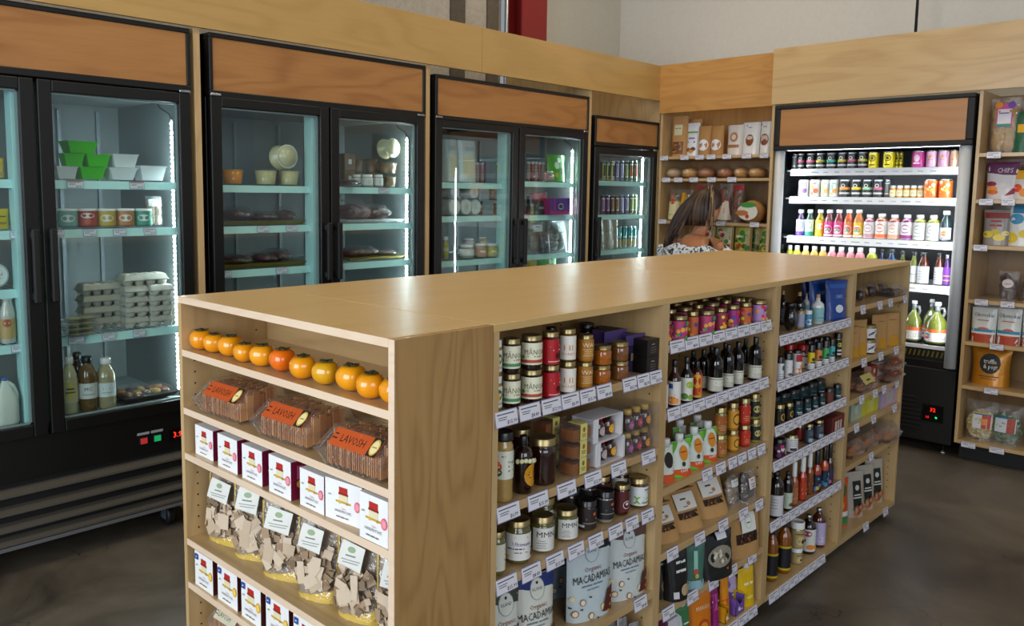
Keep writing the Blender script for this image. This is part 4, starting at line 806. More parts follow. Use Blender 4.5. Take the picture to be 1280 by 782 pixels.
ST = {
'jar_spread_w': lambda w, h: jar(w, h, '#8d7442', 'white', ('#dedccf', [('c', 0, .6, .2, '#3f6b3a', .26), ('c', 0, .5, .07, '#e0b030', .2), T(0, .2, .16, 'MĀNOA', '#5c5c48')])),
'jar_manoa_g': lambda w, h: jar(w, h, '#1b0a06', 'gold', manoa('#4f8d62'), .16, .16, .80), 'jar_manoa_r': lambda w, h: jar(w, h, '#1b0a06', 'gold', manoa('#b4472c'), .16, .16, .80),
'jar_red': lambda w, h: jar(w, h, '#5a0d10', 'gold', ('#b81420', [('r', -.9, .5, .5, .9, '#2a0c10'), T(.2, .72, .15, 'Hawaiian', '#f2dcd8'), T(.2, .58, .15, 'Chili', '#f2dcd8'), ('c', .2, .35, .1, '#3a0a0c', .13), ('r', .2, .12, .8, .04, '#e8c0b8')]), .16, .04, .78),
'jar_hi': lambda w, h: jar(w, h, '#5f531c', 'gold', ('#e08b1e', [('r', -.1, .5, .75, .98, '#e7e3d8'), ('t', -.1, .5, .34, 'HI', '#d98a20', 1.3), T(-.1, .24, .16, 'HONEY', '#d98a20'), T(.65, .85, .13, 'HONEY', '#f4e2b8'), ('r', -1.1, .55, .25, .3, '#43586a')]), .16, .06, .80),
'jar_wai': lambda w, h: jar(w, h, '#a86a14', 'gold', ('#b27620', [T(0, .72, .30, 'WAI', '#f1e6cf', 1.1)]+rows(4, 0, .7, .5, .1, '#e6cf9c')+[('c', -.8, .2, .2, '#ddd6c4')]), .16, .1, .85),
'jar_amber': lambda w, h: jar(w, h, '#a85a0e', 'gold', lidh=.22), 'jar_tan': lambda w, h: jar(w, h, '#7a4a22', 'gold', lidh=.22),
'jar_hexamber': lambda w, h: jar(w, h, '#7a3c10', 'gold', ('#2a1a14', [('r', 0, .5, .6, .1, '#a89078')]+rows(3, 0, .6, .3, .1, '#a89078')), .18, .2, .7, sq=6),
'box_black': lambda w, h: carton(w, h, .05, '#1c1416', '#120d0e', [T(0, .7, .16, 'DARK', '#9a8f88')]+rows(3, 0, .6, .5, .14, '#8c827c')),
'jar_blacklid': lambda w, h: jar(w, h, '#150d0c', 'black', ('#2c2528', rows(3, 0, .5, .6, .2, '#7a7478')), .14), 'box_purple': lambda w, h: carton(w, h, .05, '#241b20', '#4b3a6b', [('r', 0, .85, .9, .28, '#51407a'), ('r', 0, .4, .4, .2, '#8a7c60')]),
'jar_rare': lambda w, h: jar(w, h, '#a98a4e', 'black', ('#dcdccb', [('c', -.35, .25, .20, '#3f6a34', .16), ('c', -.4, .45, .24, '#cf4a2c', .22), ('c', -.3, .55, .1, '#e8734c'), T(.1, .82, .13, 'RARE HAWAIIAN', '#7c8578'), T(.25, .62, .13, 'Organic', '#5c6a5c'), T(.25, .46, .13, 'White', '#5c6a5c'), T(.25, .3, .13, 'Honey', '#5c6a5c')]), .13, .34, .74),
'jar_big': lambda w, h: jar(w, h, '#2a0d04', 'gold', lidh=.17, lr=.98),
'jar_seed': lambda w, h: jar(w, h, '#67652c', 'gold', ('#dddccb', [T(0, .8, .12, 'SeedLife', '#c27a2a'), T(0, .55, .14, 'Macadamia', '#4c4c8a'), T(0, .4, .14, 'Pumpkin', '#4c4c8a'), ('c', -.2, .15, .1, '#e08a2a', .06)]), .16, .1, .72),
'jar_ulti': lambda w, h: jar(w, h, '#5b5426', 'gold', ('#e4e3dc', [T(0, .85, .12, 'SeedLife', '#cf8030'), T(0, .62, .21, 'Ultimate', '#4a3490'), T(0, .44, .12, 'Nut & Seed Butter', '#4c4c66'), T(0, .3, .1, 'RAW BUTTER', '#77778c'), ('c', -.6, .14, .12, '#e0b83a', .08), ('c', .5, .2, .1, '#7c4a2c')]), .16, .1, .72),
'jar_mn': lambda w, h: jar(w, h, '#5c5a2a', 'gold', ('#dddcd6', [T(0, .72, .34, 'MMN', '#3c3038', 1.1)]+rows(4, -.2, .5, .45, .1)), .20, .04, .70, arc=1.25),
'jar_dark1': lambda w, h: jar(w, h, '#43281c', 'black', ('#2d2322', [T(.1, .5, .14, 'TASBROOKIE', '#b0a49a', .8), ('c', .2, .75, .08, '#d8642c'), ('r', 0, .3, .8, .05, '#8a7c70'), ('r', -.5, .15, .4, .12, '#d8d8d8')]), .22, .06, .74, lr=1.0),
'jar_dark2': lambda w, h: jar(w, h, '#8d8578', 'black', ('#26262a', [T(.1, .5, .14, 'TABINO', '#c0bab4', 1), ('c', .2, .78, .1, '#d8642c', .07), ('r', 0, .3, .8, .05, '#8a857c')]), .22, .12, .74, lr=1.0),
'jar_maroon': lambda w, h: jar(w, h, '#3c130c', 'gold', ('#5b2124', [('c', .1, .35, .20, '#e8ddd8'), ('c', .1, .35, .17, '#5b2124'), ('c', .1, .4, .07, '#e8ddd8')]), .17, .12, .80),
'jar_noho': lambda w, h: jar(w, h, '#5e2e18', 'gold', ('#e2e6e6', [('c', -.3, .3, .6, '#7fae3c', .2), ('c', .5, .25, .5, '#9dc25a', .16), T(.3, .16, .16, 'NOHO NUTS', '#3c3c3c', .8), T(.3, .7, .2, '3', '#3c3c3c'), ('r', .3, .85, .4, .06, '#44566a')]), .20, .08, .72, lr=1),
'foil': lambda w, h: pouch(w, h, .05, '#b9bbc2', [('c', 0, .5, .12, '#b8487c'), ('r', 0, .3, .3, .06, '#444450')], m=M('#b9bbc2', .25, .8, bump=1)),
'mac_o': mac('#3b4034', '#d2d4cc'), 'mac_b': mac('#1c2f6e', '#d6d6cc'), 'mac_k': mac('#17181a', '#c3d0d4'), 'mac_n': mac('#5a4038', '#ccd2d2'), 'mac_b2': mac('#22304e', '#98b0c4'),
'comb': comb, 'gift3': minibottles('gift'), 'minis': minibottles('clear'),
'bot_lei': lambda w, h: bottle(w, h, 'ext', '#1c0a06', 'black', None)+[('tag', (lambda m: (art(m, [('c', .12, .34, .17, '#c78a1c', .20), ('r', .12, .4, .16, .02, '#7a5410'), ('r', .12, .35, .2, .02, '#7a5410'), ('r', .12, .3, .14, .02, '#7a5410')], cylP(w/2+.003, 0), h), m)[1])(MB()).mesh('tag'), []), ('shell_beads', (lambda m: ([m.blob(.013, .010, .012, M('#d8d2a8', .6), k, .2, (w/2+.003)*sin(a), -(w/2+.003)*cos(a), h*.56-.0015*abs(k-2), 8, 6) for k, a in enumerate((-.9, -.5, -.1, .3, .7, 1.0))], m)[1])(MB()).mesh('shell_beads'), [])],
'bot_citr': lambda w, h: bottle(w, h, 'sauce', '#3a1208', 'black', ('#e3e1dc', [('c', -.2, .2, .17, '#e8862a'), ('c', -.05, .17, .13, '#f0a04a'), T(.1, .42, .17, 'Shiro', '#c23a2c', .9), ('r', -.35, .8, .3, .2, '#2c4a86')]), .06, .56),
'bot_lime': lambda w, h: bottle(w, h, 'sauce', '#15100a', 'black', ('#dfe0d2', [('c', 0, .7, .15, '#9db83c'), ('c', .2, .55, .10, '#c2d25a'), ('c', -.2, .2, .14, '#5c8a34'), ('c', .05, .16, .12, '#86a83c')]), .06, .56),
'bot_red': lambda w, h: bottle(w, h, 'ext', '#3c0e08', 'black', ('#c43a20', [('c', -.1, .7, .2, '#e8b23a', .3), ('c', .1, .35, .2, '#d8782a', .3), ('r', 0, .05, 9, .1, '#d8a83a')]), .06, .68),
'bot_ext': lambda w, h: bottle(w, h, 'ext', '#0c0809', 'black', ('#d9d7c6', [T(0, .62, .2, 'EXTRACT', '#4c4c48', .7), ('r', 0, .88, 9, .06, '#8a8a7c')]+rows(3, 0, .9, .35, .12)), .06, .36),
'spout_o': lambda w, h: pouch(w, h, .05, '#dfe6dc', [('p', [(-w/h*.5, 0), (w/h*.5, 0), (w/h*.5, .16), (-w/h*.5, .26)], '#d9541c'), ('p', [(-w/h*.5, 0), (0, 0), (-w/h*.5, .14)], '#6cc020'), ('p', [(-w/h*.5, .55), (-w/h*.1, 1), (-w/h*.5, 1)], '#5aa828'), ('p', [(w/h*.2, 1), (w/h*.5, 1), (w/h*.5, .7)], '#6cc020'), ('c', .05, .66, .17, '#df8a1c', .22), T(.05, .7, .07, 'Lilikoi', '#7a2c10'), T(0, .17, .12, 'KARA', '#f3efe6', 1), ('c', 0, .36, .07, '#2a3020')], coat=.5)+spout(w, h),
'spout_b': lambda w, h: pouch(w, h, .05, '#dfe6dc', [('p', [(-w/h*.5, 0), (w/h*.5, 0), (w/h*.5, .22), (-w/h*.5, .26)], '#d9541c'), ('p', [(-w/h*.5, .55), (-w/h*.1, 1), (-w/h*.5, 1)], '#5aa828'), ('c', 0, .62, .17, '#2a1c18', .22)], coat=.5)+spout(w, h),
'jar_ggold': lambda w, h: jar(w, h, '#8d7a3a', 'gold', ('#a05a20', [T(0, .6, .2, 'Sauce', '#e8d8b0')]+rows(3, 0, .6, .4, .12, '#e0c090')), .2), 'jar_yel': lambda w, h: jar(w, h, '#a8761c', 'gold', ('#d8992a', [('c', .1, .5, .26, '#3a2a18', .34), ('c', .1, .5, .2, '#d8a83a', .26)]), .2),
'jar_chili': lambda w, h: jar(w, h, '#a8200e', 'gold', ('#c2321c', [T(0, .62, .18, 'Chili', '#f0d0a8')]+rows(3, 0, .5, .4, .12, '#e8b890')), .2), 'jar_olv': lambda w, h: jar(w, h, '#8d8a3c', 'gold', ('#24241e', [('c', 0, .5, .24, '#b8b06c')]), .2),
'kraft_w': krafty(lambda s: [('p', [(-s*.32, .56), (s*.30, .56), (s*.30, .96), (-s*.32, .96)], '#dedbd4'), T(-s*.06, .82, .10, 'GRAND', '#3c3c3c', .9), ('c', s*.06, .70, .08, '#c07a4a', .05), T(-s*.05, .64, .05, 'GRANOLA', '#5c5c5c')], (.40, .16, '#c08a2c'), lean=.38),
'kraft_t': krafty(lambda s: [('r', s*.02, .76, s*.42, .40, '#dfe2dc'), ('c', s*.02, .78, .12, '#9aa89a', .15), ('c', s*.02, .78, .11, '#dfe2dc', .14), ('c', s*.02, .93, .05, '#4a7a4c', .03), T(s*.02, .76, .05, 'MALIE', '#3c4c3c')], (.42, .22, '#3a2018'), d=.07), 'kraft_y': krafty(lambda s: [('p', [(-s*.3, .0), (s*.3, .0), (s*.2, .3), (0, .36), (-s*.2, .3)], '#c08a14'), ('r', 0, .8, s*.4, .02, '#7a5a34')]),
'clearbag': lambda w, h: bag(w, h, .06, '#8e7a64', [('r', 0, .78, .45, .22, '#d9dcd8'), T(0, .82, .06, 'ORGANIC', '#5c5c5c')], 4), 'clearbag_d': lambda w, h: bag(w, h, .06, '#4a3c34', [('r', 0, .62, .42, .34, '#e6d8da'), T(0, .72, .07, 'High', '#b0485c')]+rows(3, 0, .3, .6, .07), 6),
'blackbag': lambda w, h: pouch(w, h, .06, '#17171a', [T(0, .72, .1, 'SESAME', '#c9c9c9', .8), ('c', 0, .28, .16, '#7a6a4c'), ('c', .04, .26, .1, '#a8946c')]),
'blackbox': lambda w, h: pouch(w, h, .07, '#131316', [('t', 0, .80, .13, 'BLACK', '#dcdcdc', .8), ('t', 0, .62, .13, 'SESAME', '#dcdcdc', .7), ('c', .08, .22, .12, '#b8a07a'), ('r', -.16, .14, .12, .14, '#c9c9c9')], top=.4),
'tealbag': lambda w, h: pouch(w, h, .03, '#3f6a5c', [('r', 0, .1, w/h*.9, .2, '#8fb0b8'), ('r', 0, .6, .1, .5, '#8cc0b0'), ('c', 0, .4, .06, '#b0503c'), ('c', .03, .3, .05, '#c8a04a')]),
'blackwin': lambda w, h: pouch(w, h, .08, '#0f0f11', [('c', 0, .50, w/h*.36, '#8d8678', .24)]+rnd_quads(w/h*.5, .34, 12, ['#b8ab92', '#8c7a5c', '#d2c8b4'], 8, .34, .12)+[('c', .16, .22, .03, '#c8602c'), ('r', .1, .95, .34, .16, '#d8d8de')]),
'wbox': lambda w, h: carton(w, h, .05, '#dcd6e0', '#8a3a6a', [('r', 0, .3, .3, .5, '#c0341c')]),
'sp_green': lambda w, h: pouch(w, h*.88, .05, '#3e7a4c', [('p', [(-.25, 0), (-.02, 0), (-.1, .8), (-.25, .9)], '#c9d8d8'), T(.06, .6, .08, 'GREENS', '#dfe8dc', .7)])+spout(w, h*.88, r=.0125),
'sp_mango': lambda w, h: pouch(w, h*.88, .05, '#d97a10', [T(0, .66, .13, 'MANGO', '#f7e6c8', .9), ('c', 0, .2, .2, '#c0411c'), ('c', 0, .2, .14, '#e0901c')])+spout(w, h*.88, r=.0125),
'sp_orange': lambda w, h: pouch(w, h*.88, .05, '#dd8a16', [('c', 0, .3, .18, '#c25a1c'), T(0, .62, .12, 'BABY', '#f8ecd0')])+spout(w, h*.88, r=.0125), 'sp_mag': lambda w, h: pouch(w, h, .05, '#8f1a6e', [('c', 0, .6, .2, '#b8408c'), T(0, .6, .1, 'BEET', '#f0d8ea')]),
'sp_purple': lambda w, h: pouch(w, h, .05, '#7a5cae', [('c', -.1, .55, .2, '#c6b4dc'), T(0, .3, .12, 'PLUM', '#efe8f6'), ('r', 0, .8, .5, .1, '#9a84c4')]), 'sp_yellow': lambda w, h: pouch(w, h*.88, .05, '#e2b80c', [T(0, .6, .14, 'BANANA', '#fbf3d4', .8), ('c', 0, .25, .14, '#f0d858', .05)])+spout(w, h*.88, r=.0125),
'caseor': opencase('#d8960e'), 'casepu': opencase('#7654ac'), 'caseye': opencase('#e0b80c'),
'bot_cork_k': lambda w, h: bottle(w, h, 'cork', '#17151a', 'cork', ('#3c4452', rows(4, 0, .6, .75, .18, '#a8a8b0'))), 'bot_cork_a': lambda w, h: bottle(w, h, 'cork', '#dfe2e0', 'cork', ('#8cc0c4', [T(0, .6, .13, 'COCONUT', '#3c6a70', .8), ('r', 0, .3, .6, .05, '#4c7a80'), ('c', .5, .2, .12, '#23343c')]), .08, .56), 'bot_cork_b': lambda w, h: bottle(w, h, 'cork', '#43150c', 'cork', ('#d6a89a', [('c', 0, .5, .12, '#2c1a20', .2)]), .08, .5),
'jar_foilk': lambda w, h: [('jar_body', MB().blob(w, w, h*.92, M('#121214', .15, coat=.9, bump=1), 5, .10, nu=18, nv=12).mesh('jar_body'), []), ('lid', MB().lathe([(w*.42, h*.82), (w*.42, h*.98), (w*.38, h)], BLKL, 18).mesh('lid'), [])],
'tubebeige': lambda w, h: jar(w, h, '#a88a5c', 'black', ('#9aa0b8', rows(4, 0, .3, .8, .18, '#5c6080')), .12), 'tin_blue': lambda w, h: jar(w, h, '#4c8ab0', 'white', ('#4a90b8', [('c', 0, .4, .35, '#e8ecec', .22), T(0, .4, .14, 'Salt', '#2c5c80')]), .22, .03, .78, lr=1), 'jar_sphere': lambda w, h: jar(w, h, '#1e1a1c', 'black', ('#3c3c44', []), .3, lr=1),
'bluebag': lambda w, h: pouch(w, h, .05, '#123c8c', [('r', 0, .86, w/h*.8, .1, '#2a5cb0'), T(0, .6, .12, 'CHIPS', '#9cc0e8', .8), ('c', 0, .3, .14, '#d8dce4', .1)], waist=.12),
'sp_white': lambda w, h: jar(w, h, '#c8c8c8', 'black', ('#dcdde0', [('c', .1, .75, .12, '#3c5a4c', .16)]+rows(3, 0, .6, .4, .12)), .25, .02, .74, lr=1), 'sp_white2': lambda w, h: jar(w, h, '#c8c8c8', 'black', ('#dcdde0', [('c', 0, .22, .14, '#6a3a2c', .08), ('c', .2, .14, .08, '#2c2c30'), T(0, .6, .16, 'LAVA', '#8c2c3c')]), .25, .02, .74, lr=1),
'sp_carrot': lambda w, h: jar(w, h, '#d8d8d8', 'black', ('#e2e0e0', [('r', .1, .82, .55, .34, '#b01c2c'), ('c', 0, .2, .26, '#e07a1c', .14), ('c', .1, .42, .1, '#e8a03c')]), .12, .02, .86, lr=1), 'sp_redlid': lambda w, h: jar(w, h, '#5e2c1c', 'red', ('#e0d8c8', [('r', 0, .85, 9, .12, '#9c2c2c'), T(0, .55, .2, 'Chili', '#7c2c20'), ('c', 0, .25, .12, '#c2542c', .08)]), .24, .02, .62, lr=1.04),
'sp_yel': spice('#e0c414'), 'sp_ora': spice('#d8863c'), 'sp_grn': spice('#3fae62'), 'sp_cya': spice('#42b4b8'), 'sp_blk': lambda w, h: jar(w, h, '#8a7a3a', 'black', ('#1c1c1e', [('c', 0, .72, .16, '#c8cc3c', .12), ('r', 0, .4, .3, .1, '#e8e8e8'), ('r', 0, .2, .3, .1, '#e8e8e8')]), .2, .05, .75, lr=1.15),
'tin_gold': lambda w, h: jar(w, h, '#17130e', 'gold', ('#17140f', [('c', .1, .5, .22, '#b8902c', .3), ('c', .1, .5, .1, '#17140f', .2)]), .2, lr=1), 'tin_teal': lambda w, h: jar(w, h, '#10282c', 'black', ('#12363c', [('r', 0, .42, .5, .07, '#d4dcdc'), ('r', 0, .3, .36, .05, '#b8c4c4'), ('r', 0, .72, .4, .03, '#6c8c8c')]), .24, .02, .76, lr=1), 'tin_brown': lambda w, h: jar(w, h, '#4a1f14', 'black', ('#6a3424', [('r', .5, .5, .6, .98, '#12363c'), ('r', .5, .42, .4, .07, '#d4dcdc')]), .24, .02, .76, lr=1),
'jar_magl': lambda w, h: jar(w, h, '#24141c', 'black', ('#2e1c2a', blobs(['#c2306c', '#7c2c6c', '#d8d0d4'], 10, 1, .9, .14, 3)), .2, .05, .8), 'jar_whl': lambda w, h: jar(w, h, '#7c3414', 'gold', ('#dcdbdc', [('r', -.1, .2, .5, .18, '#2c2c34'), ('c', .6, .5, .18, '#e08a2c', .3)]+rows(4, -.1, .6, .85, .13)), .2, .08, .84), 'jar_rl': lambda w, h: jar(w, h, '#2c0c08', 'gold', ('#8c1c1c', []), .2), 'jar_bl': lambda w, h: jar(w, h, '#160e10', 'gold', ('#3a4250', [('r', 0, .2, .4, .3, '#9ab0bc')]+rows(4, 0, .4, .9, .1, '#8a8c98')), .16, .06, .72),
'box_red': lambda w, h: carton(w, h, .06, '#6a2420', '#4a1816', [('r', -.3, .42, .26, .6, '#d8c8b8'), ('r', .05, .42, .26, .6, '#c8b8a8'), ('r', .4, .42, .26, .6, '#c8b0a0'), ('r', 0, .9, 1.2, .1, '#8c342c')]),
'sauce_w': lambda w, h: bottle(w, h, 'kombu', '#170b08', 'black', ('#c9c9cc', [('r', .45, .6, .42, .6, '#202024'), T(.45, .7, .1, 'SHOYU', '#d8d8d8', .6)]+rows(4, -.3, .5, .8, .14)), .07, .52), 'sauce_g': lambda w, h: bottle(w, h, 'kombu', '#170b08', 'black', ('#c3d2bc', [T(0, .7, .14, 'SAUCE', '#3c4c3c', .7), ('c', .1, .25, .2, '#5c3c28', .12)]), .07, .48),
'hot_w': lambda w, h: bottle(w, h, 'hot', '#a85a34', 'white', ('#b06a44', [('t', 0, .6, .2, 'FIRE', '#f4ecdc', .8), ('t', 0, .35, .2, 'HOT', '#f4ecdc', .8)]), .04, .42), 'hot_wr': lambda w, h: bottle(w, h, 'hot', '#b02c12', 'white', ('#b83c20', [('t', 0, .6, .2, 'FIRE', '#f4ecdc', .8), ('t', 0, .35, .2, 'HOT', '#f4ecdc', .8)]), .04, .42), 'hot_wb': lambda w, h: bottle(w, h, 'hot', '#8a4a20', 'white', ('#7c4824', [('t', 0, .6, .2, 'FIRE', '#f4ecdc', .8)]), .04, .42),
'hot_k': lambda w, h: bottle(w, h, 'hot', '#a83a18', 'black', ('#1c2030', blobs(['#b8402c', '#4c7ab0', '#c8b83c', '#5c3c7c'], 9, .9, .9, .13, 2)), .05, .44), 'hot_kb': lambda w, h: bottle(w, h, 'hot', '#c04a1c', 'black', ('#1c3050', blobs(['#3c8ab0', '#7cc0c8', '#1c2030'], 9, .9, .9, .14, 5)), .05, .44), 'hot_kp': lambda w, h: bottle(w, h, 'hot', '#3c140c', 'black', ('#3c2c4c', blobs(['#8a5cae', '#b87c8c'], 7, .9, .9, .14, 6)), .05, .44),
'bbq': lambda w, h: bottle(w, h, 'kombu', '#8a4a0c', 'black', ('#1b1b20', [('r', 0, .97, 9, .09, '#c8b01c'), ('r', 0, .04, 9, .09, '#c8b01c'), ('c', .4, .74, .14, '#8c1c3c', .1), ('c', .3, .45, .12, '#8c3a14', .07), ('c', .3, .28, .12, '#8c3a14', .07), ('r', -.7, .25, .16, .26, '#c9c9c9')]), .08, .55),
'tanjar': lambda w, h: jar(w, h, '#a08a54', 'white', ('#b09a68', [('r', 0, .8, .7, .06, '#5c4a2c'), ('c', 0, .4, .28, '#cdb883', .26), ('c', .1, .36, .12, '#3c2a1c')]), .26, .05, .70, lr=1), 'kombu_w': lambda w, h: bottle(w, h, 'kombu', '#1a0a06', 'silver', ('#d9dcd8', [('c', -.25, .80, .2, '#b03a5c', .13), T(.25, .55, .16, 'Shrub', '#2c8a7c'), ('c', -.1, .2, .17, '#e08a2c', .12), ('c', .22, .2, .15, '#e8a04a', .12), ('c', -.4, .5, .1, '#3c1c2c')]), .08, .66), 'kombu_l': lambda w, h: bottle(w, h, 'kombu', '#4a1c08', 'silver', ('#b8aed2', [T(0, .6, .15, 'Elixir', '#4c3c7c'), ('c', 0, .25, .3, '#cdc4e0', .12)]), .08, .66),
'cup_clear': cupc, 'tray_dark': lambda w, h: clamshell(w, h, .09, '#20120e', None, 4), 'jar_bird': lambda w, h: jar(w, h, '#2c2418', 'gold', ('#dadad8', [('p', [(-.5, .2), (.1, .5), (.3, .85), (-.1, .7), (-.5, .4)], '#5c3c6c'), ('r', .4, .25, .3, .3, '#3c3440')]), .2, .1, .78),
'clam_t': lambda w, h: clamshell(w, h, .10, '#a8683c', ('#c9b96c', [T(0, .5, .4, 'BAKED', '#3c3428', .8), ('r', 0, .15, 1.2, .06, '#3c3428')], .6, .9), 5), 'clam_t2': lambda w, h: clamshell(w, h, .10, '#98583a', ('#7c3c28', [('r', 0, .5, .8, .1, '#c8a890')], .6, .9), 6), 'clam_c': lambda w, h: clamshell(w*.96, h, .11, '#b06c34', None, 7),
'card_r': lambda w, h: carton(w, h, .03, '#a8402c', '#c89a84', [('c', 0, .7, .14, '#e8dcd0'), ('r', 0, .3, .4, .1, '#e8dcd0')]), 'card_w': lambda w, h: carton(w, h, .03, '#cfc8bc', '#b8aa98', [('c', 0, .75, .14, '#4c2c20', .1), T(0, .45, .14, 'MOCHI', '#5c3c30', .7), ('c', 0, .2, .16, '#8c5c3c', .08)]),
'soap_g': lambda w, h: carton(w, h, .04, '#a8b8a4', '#8f9c88', [('c', 0, .5, .2, '#c2ceb8'), ('r', 0, .8, .5, .04, '#5c6c5c')]), 'soap_y': lambda w, h: carton(w, h, .04, '#c9c234', '#b8c49a', [('r', 0, .5, .9, .8, '#d6cf4a'), ('c', 0, .45, .22, '#c0d08c'), T(0, .72, .1, 'Lemon', '#6c6c2c')]), 'soap_l': lambda w, h: carton(w, h, .04, '#b8a0b4', '#9a8aae', [('r', 0, .5, .9, .8, '#c6b0bc'), ('c', 0, .5, .22, '#a8b8a4'), T(0, .72, .1, 'Rose', '#6c4c6c')]),
'bag_orange': lambda w, h: pouch(w, h, .05, '#d8551c', [('c', 0, .75, .16, '#3c6c2c'), ('c', -.05, .45, .12, '#e8a82c'), ('r', 0, .12, .4, .14, '#2c8c54'), ('r', 0, .26, .4, .1, '#e8e8e8')]), 'pouch_blk': lambda w, h: pouch(w, h, .07, '#9c8f84', [('r', 0, .48, w/h*.42, .66, '#161a18'), ('c', 0, .66, .06, '#c8ccc8'), ('r', 0, .5, .2, .03, '#c8ccc8'), ('r', 0, .44, .24, .03, '#c8ccc8'), ('r', 0, .2, .26, .08, '#2c5c4c')]+rnd_quads(w/h*.8, .28, 12, ['#a8643c', '#c08a64', '#8c5030'], 3, .02, .14), m=M('#b0a598', .3, 0, coat=.6, bump=.6)),
'persimmon_0': persimmon('#f09a0c', 0), 'persimmon_1': persimmon('#f4a010', 0), 'persimmon_2': persimmon('#dca010', 0), 'persimmon_3': persimmon('#f0700c', 0),
'lavosh': lavosh('#c4521c', '#2a1610'), 'lavosh_w': lavosh('#cfcbb0', '#2c2c24', False), 'pate_pink': pate('#7b1338', 0), 'pate_brown': pate('#4c1a14', 1), 'crackerpouch': crackerpouch,
'tub_w': delitub('#dfe4e4'), 'tub_g': delitub('#46c41c'), 'flatpack': lambda w, h: clamshell(w, h, .09, '#a8a068', None, 8),
'eggs': eggs(4), 'eggs6': eggs(3), 'milk_y': lambda w, h: bottle(w, h, 'milk', '#c3bf9a', 'white', ('#c3bf9a', [('c', 0, .55, .34, '#d8c81c', .34), ('r', 0, .6, .3, .06, '#4c4c2c'), ('r', 0, .45, .4, .05, '#4c4c2c')]), .2, .62), 'tea_mc': lambda w, h: bottle(w, h, 'milk', '#6b5230', 'black', ('#dadcda', [T(0, .62, .34, 'MC', '#3c3c3c'), ('r', 0, .28, .8, .04, '#7c7c7c')]), .24, .52, 1.7), 'milk_al': lambda w, h: bottle(w, h, 'milk', '#a89a76', 'white', ('#d6dcdc', [T(0, .6, .26, 'ALOHA', '#3c3c3c', .7), ('r', 0, .3, .7, .04, '#7c7c7c')]), .24, .52, 1.7), 'tea_k': lambda w, h: bottle(w, h, 'milk', '#3c2c1c', 'black', None), 'milk_sm': lambda w, h: bottle(w, h, 'slim', '#c9c4b8', 'white', ('#c3a06a', [('c', 0, .8, .2, '#b0503c')]), .1, .5), 'jug_milk': milkjug, 'platter': platter,
'bag_yel': lambda w, h: pouch(w, h, .05, '#c9a84c', [('r', 0, .85, .5, .2, '#e0b81c'), ('c', -.1, .3, .1, '#8c6c3c'), ('c', .1, .2, .1, '#a88c54')]), 'bag_yel2': lambda w, h: pouch(w, h, .05, '#c2a816', [T(.1, .62, .16, 'COOKIES', '#5c4c0c', .7), ('r', 0, .3, .6, .1, '#8c7c14')]), 'butter': lambda w, h: cheese(w, h, [('t', 0, .12, .34, 'Unsalted', '#1c1c1c', .8), ('t', 0, -.22, .34, 'Butter', '#1c1c1c', .8), ('c', 0, .55, .08, '#1c1c1c')]),
'tub_orange': lambda w, h: tub(w, h, '#df8a0c', PET), 'tub_cream': lambda w, h: tub(w, h, '#c2b888', PET), 'tub_tilt': tilted_tub, 'tub_tilt2': tilted_tub, 'goldtray': flat_tray('#a08a3c'), 'whitetray': flat_tray('#dcdcdc', 0), 'meat_b': meat('#4a1a10', '#5c2416'), 'meat_d': meat('#3c1216', '#52181c'), 'meat_p': meat('#5c3038', '#7c4a54'), 'meat_p2': meat('#8c5c60', '#5c2c34'),
'kbox': lambda w, h: carton(w, h, .09, '#6a5034', '#5a4228', [('r', 0, .5, .25, .3, '#c9cdc9')]), 'tub_br': lambda w, h: tub(w, h, '#7a6248', M('#66503a', .5)), 'tub_tan': lambda w, h: tub(w, h, '#8a7358', PET), 'jar_whs': lambda w, h: jar(w, h, '#b8b0a0', 'white', ('#dfe0de', rows(3, 0, .5, .6, .15)), .2),
'dip_t': lambda w, h: jar(w, h, '#5c8c84', 'white', ('#7aa8a0', [('c', 0, .5, .45, '#e4e6e0', .25), T(0, .5, .14, 'HUMMUS', '#4c5c54', .8)]), .12, .1, .88, lr=1), 'dip_r': lambda w, h: jar(w, h, '#8c2c1c', 'white', ('#a83a24', [('c', 0, .68, .45, '#e4e0d8', .18), ('c', 0, .3, .2, '#c25c3c')]), .12, .1, .88, lr=1), 'dip_y': lambda w, h: jar(w, h, '#a88a2c', 'white', ('#c2a03c', [('c', 0, .5, .45, '#e4e2d8', .25)]), .12, .1, .88, lr=1), 'dip_o': lambda w, h: jar(w, h, '#a8642c', 'white', ('#b8783c', [('c', 0, .5, .45, '#e4e2d8', .25)]), .12, .1, .88, lr=1), 'dip_g': lambda w, h: jar(w, h, '#2c7c64', 'white', ('#3c9478', [('c', 0, .5, .45, '#e4e6e0', .25)]), .12, .1, .88, lr=1), 'dip_pk': lambda w, h: jar(w, h, '#a87c7c', 'white', ('#c09a94', rows(3, 0, .4, .7, .2)), .12, .1, .88),
'bigwhite': lambda w, h: pouch(w, h, .10, '#ccd6d8', [('r', 0, .35, w/h*.7, .5, '#d8cfae'), ('r', 0, .8, w/h*.5, .1, '#b8c4c6')], top=.6, waist=.03), 'cheese': cheese, 'tubc_y': lambda w, h: jar(w, h, '#b8ac84', 'white', ('#c8b83c', [('r', 0, .5, .9, .3, '#dcdccc')]), .15, .2, .7), 'tubc_w': lambda w, h: jar(w, h, '#b0aa9c', 'white', ('#d8d8cc', []), .2, .2, .7), 'tubc_o': lambda w, h: jar(w, h, '#b09a84', 'white', ('#c88a5c', [('r', 0, .5, .9, .3, '#dcdccc')]), .15, .2, .7),
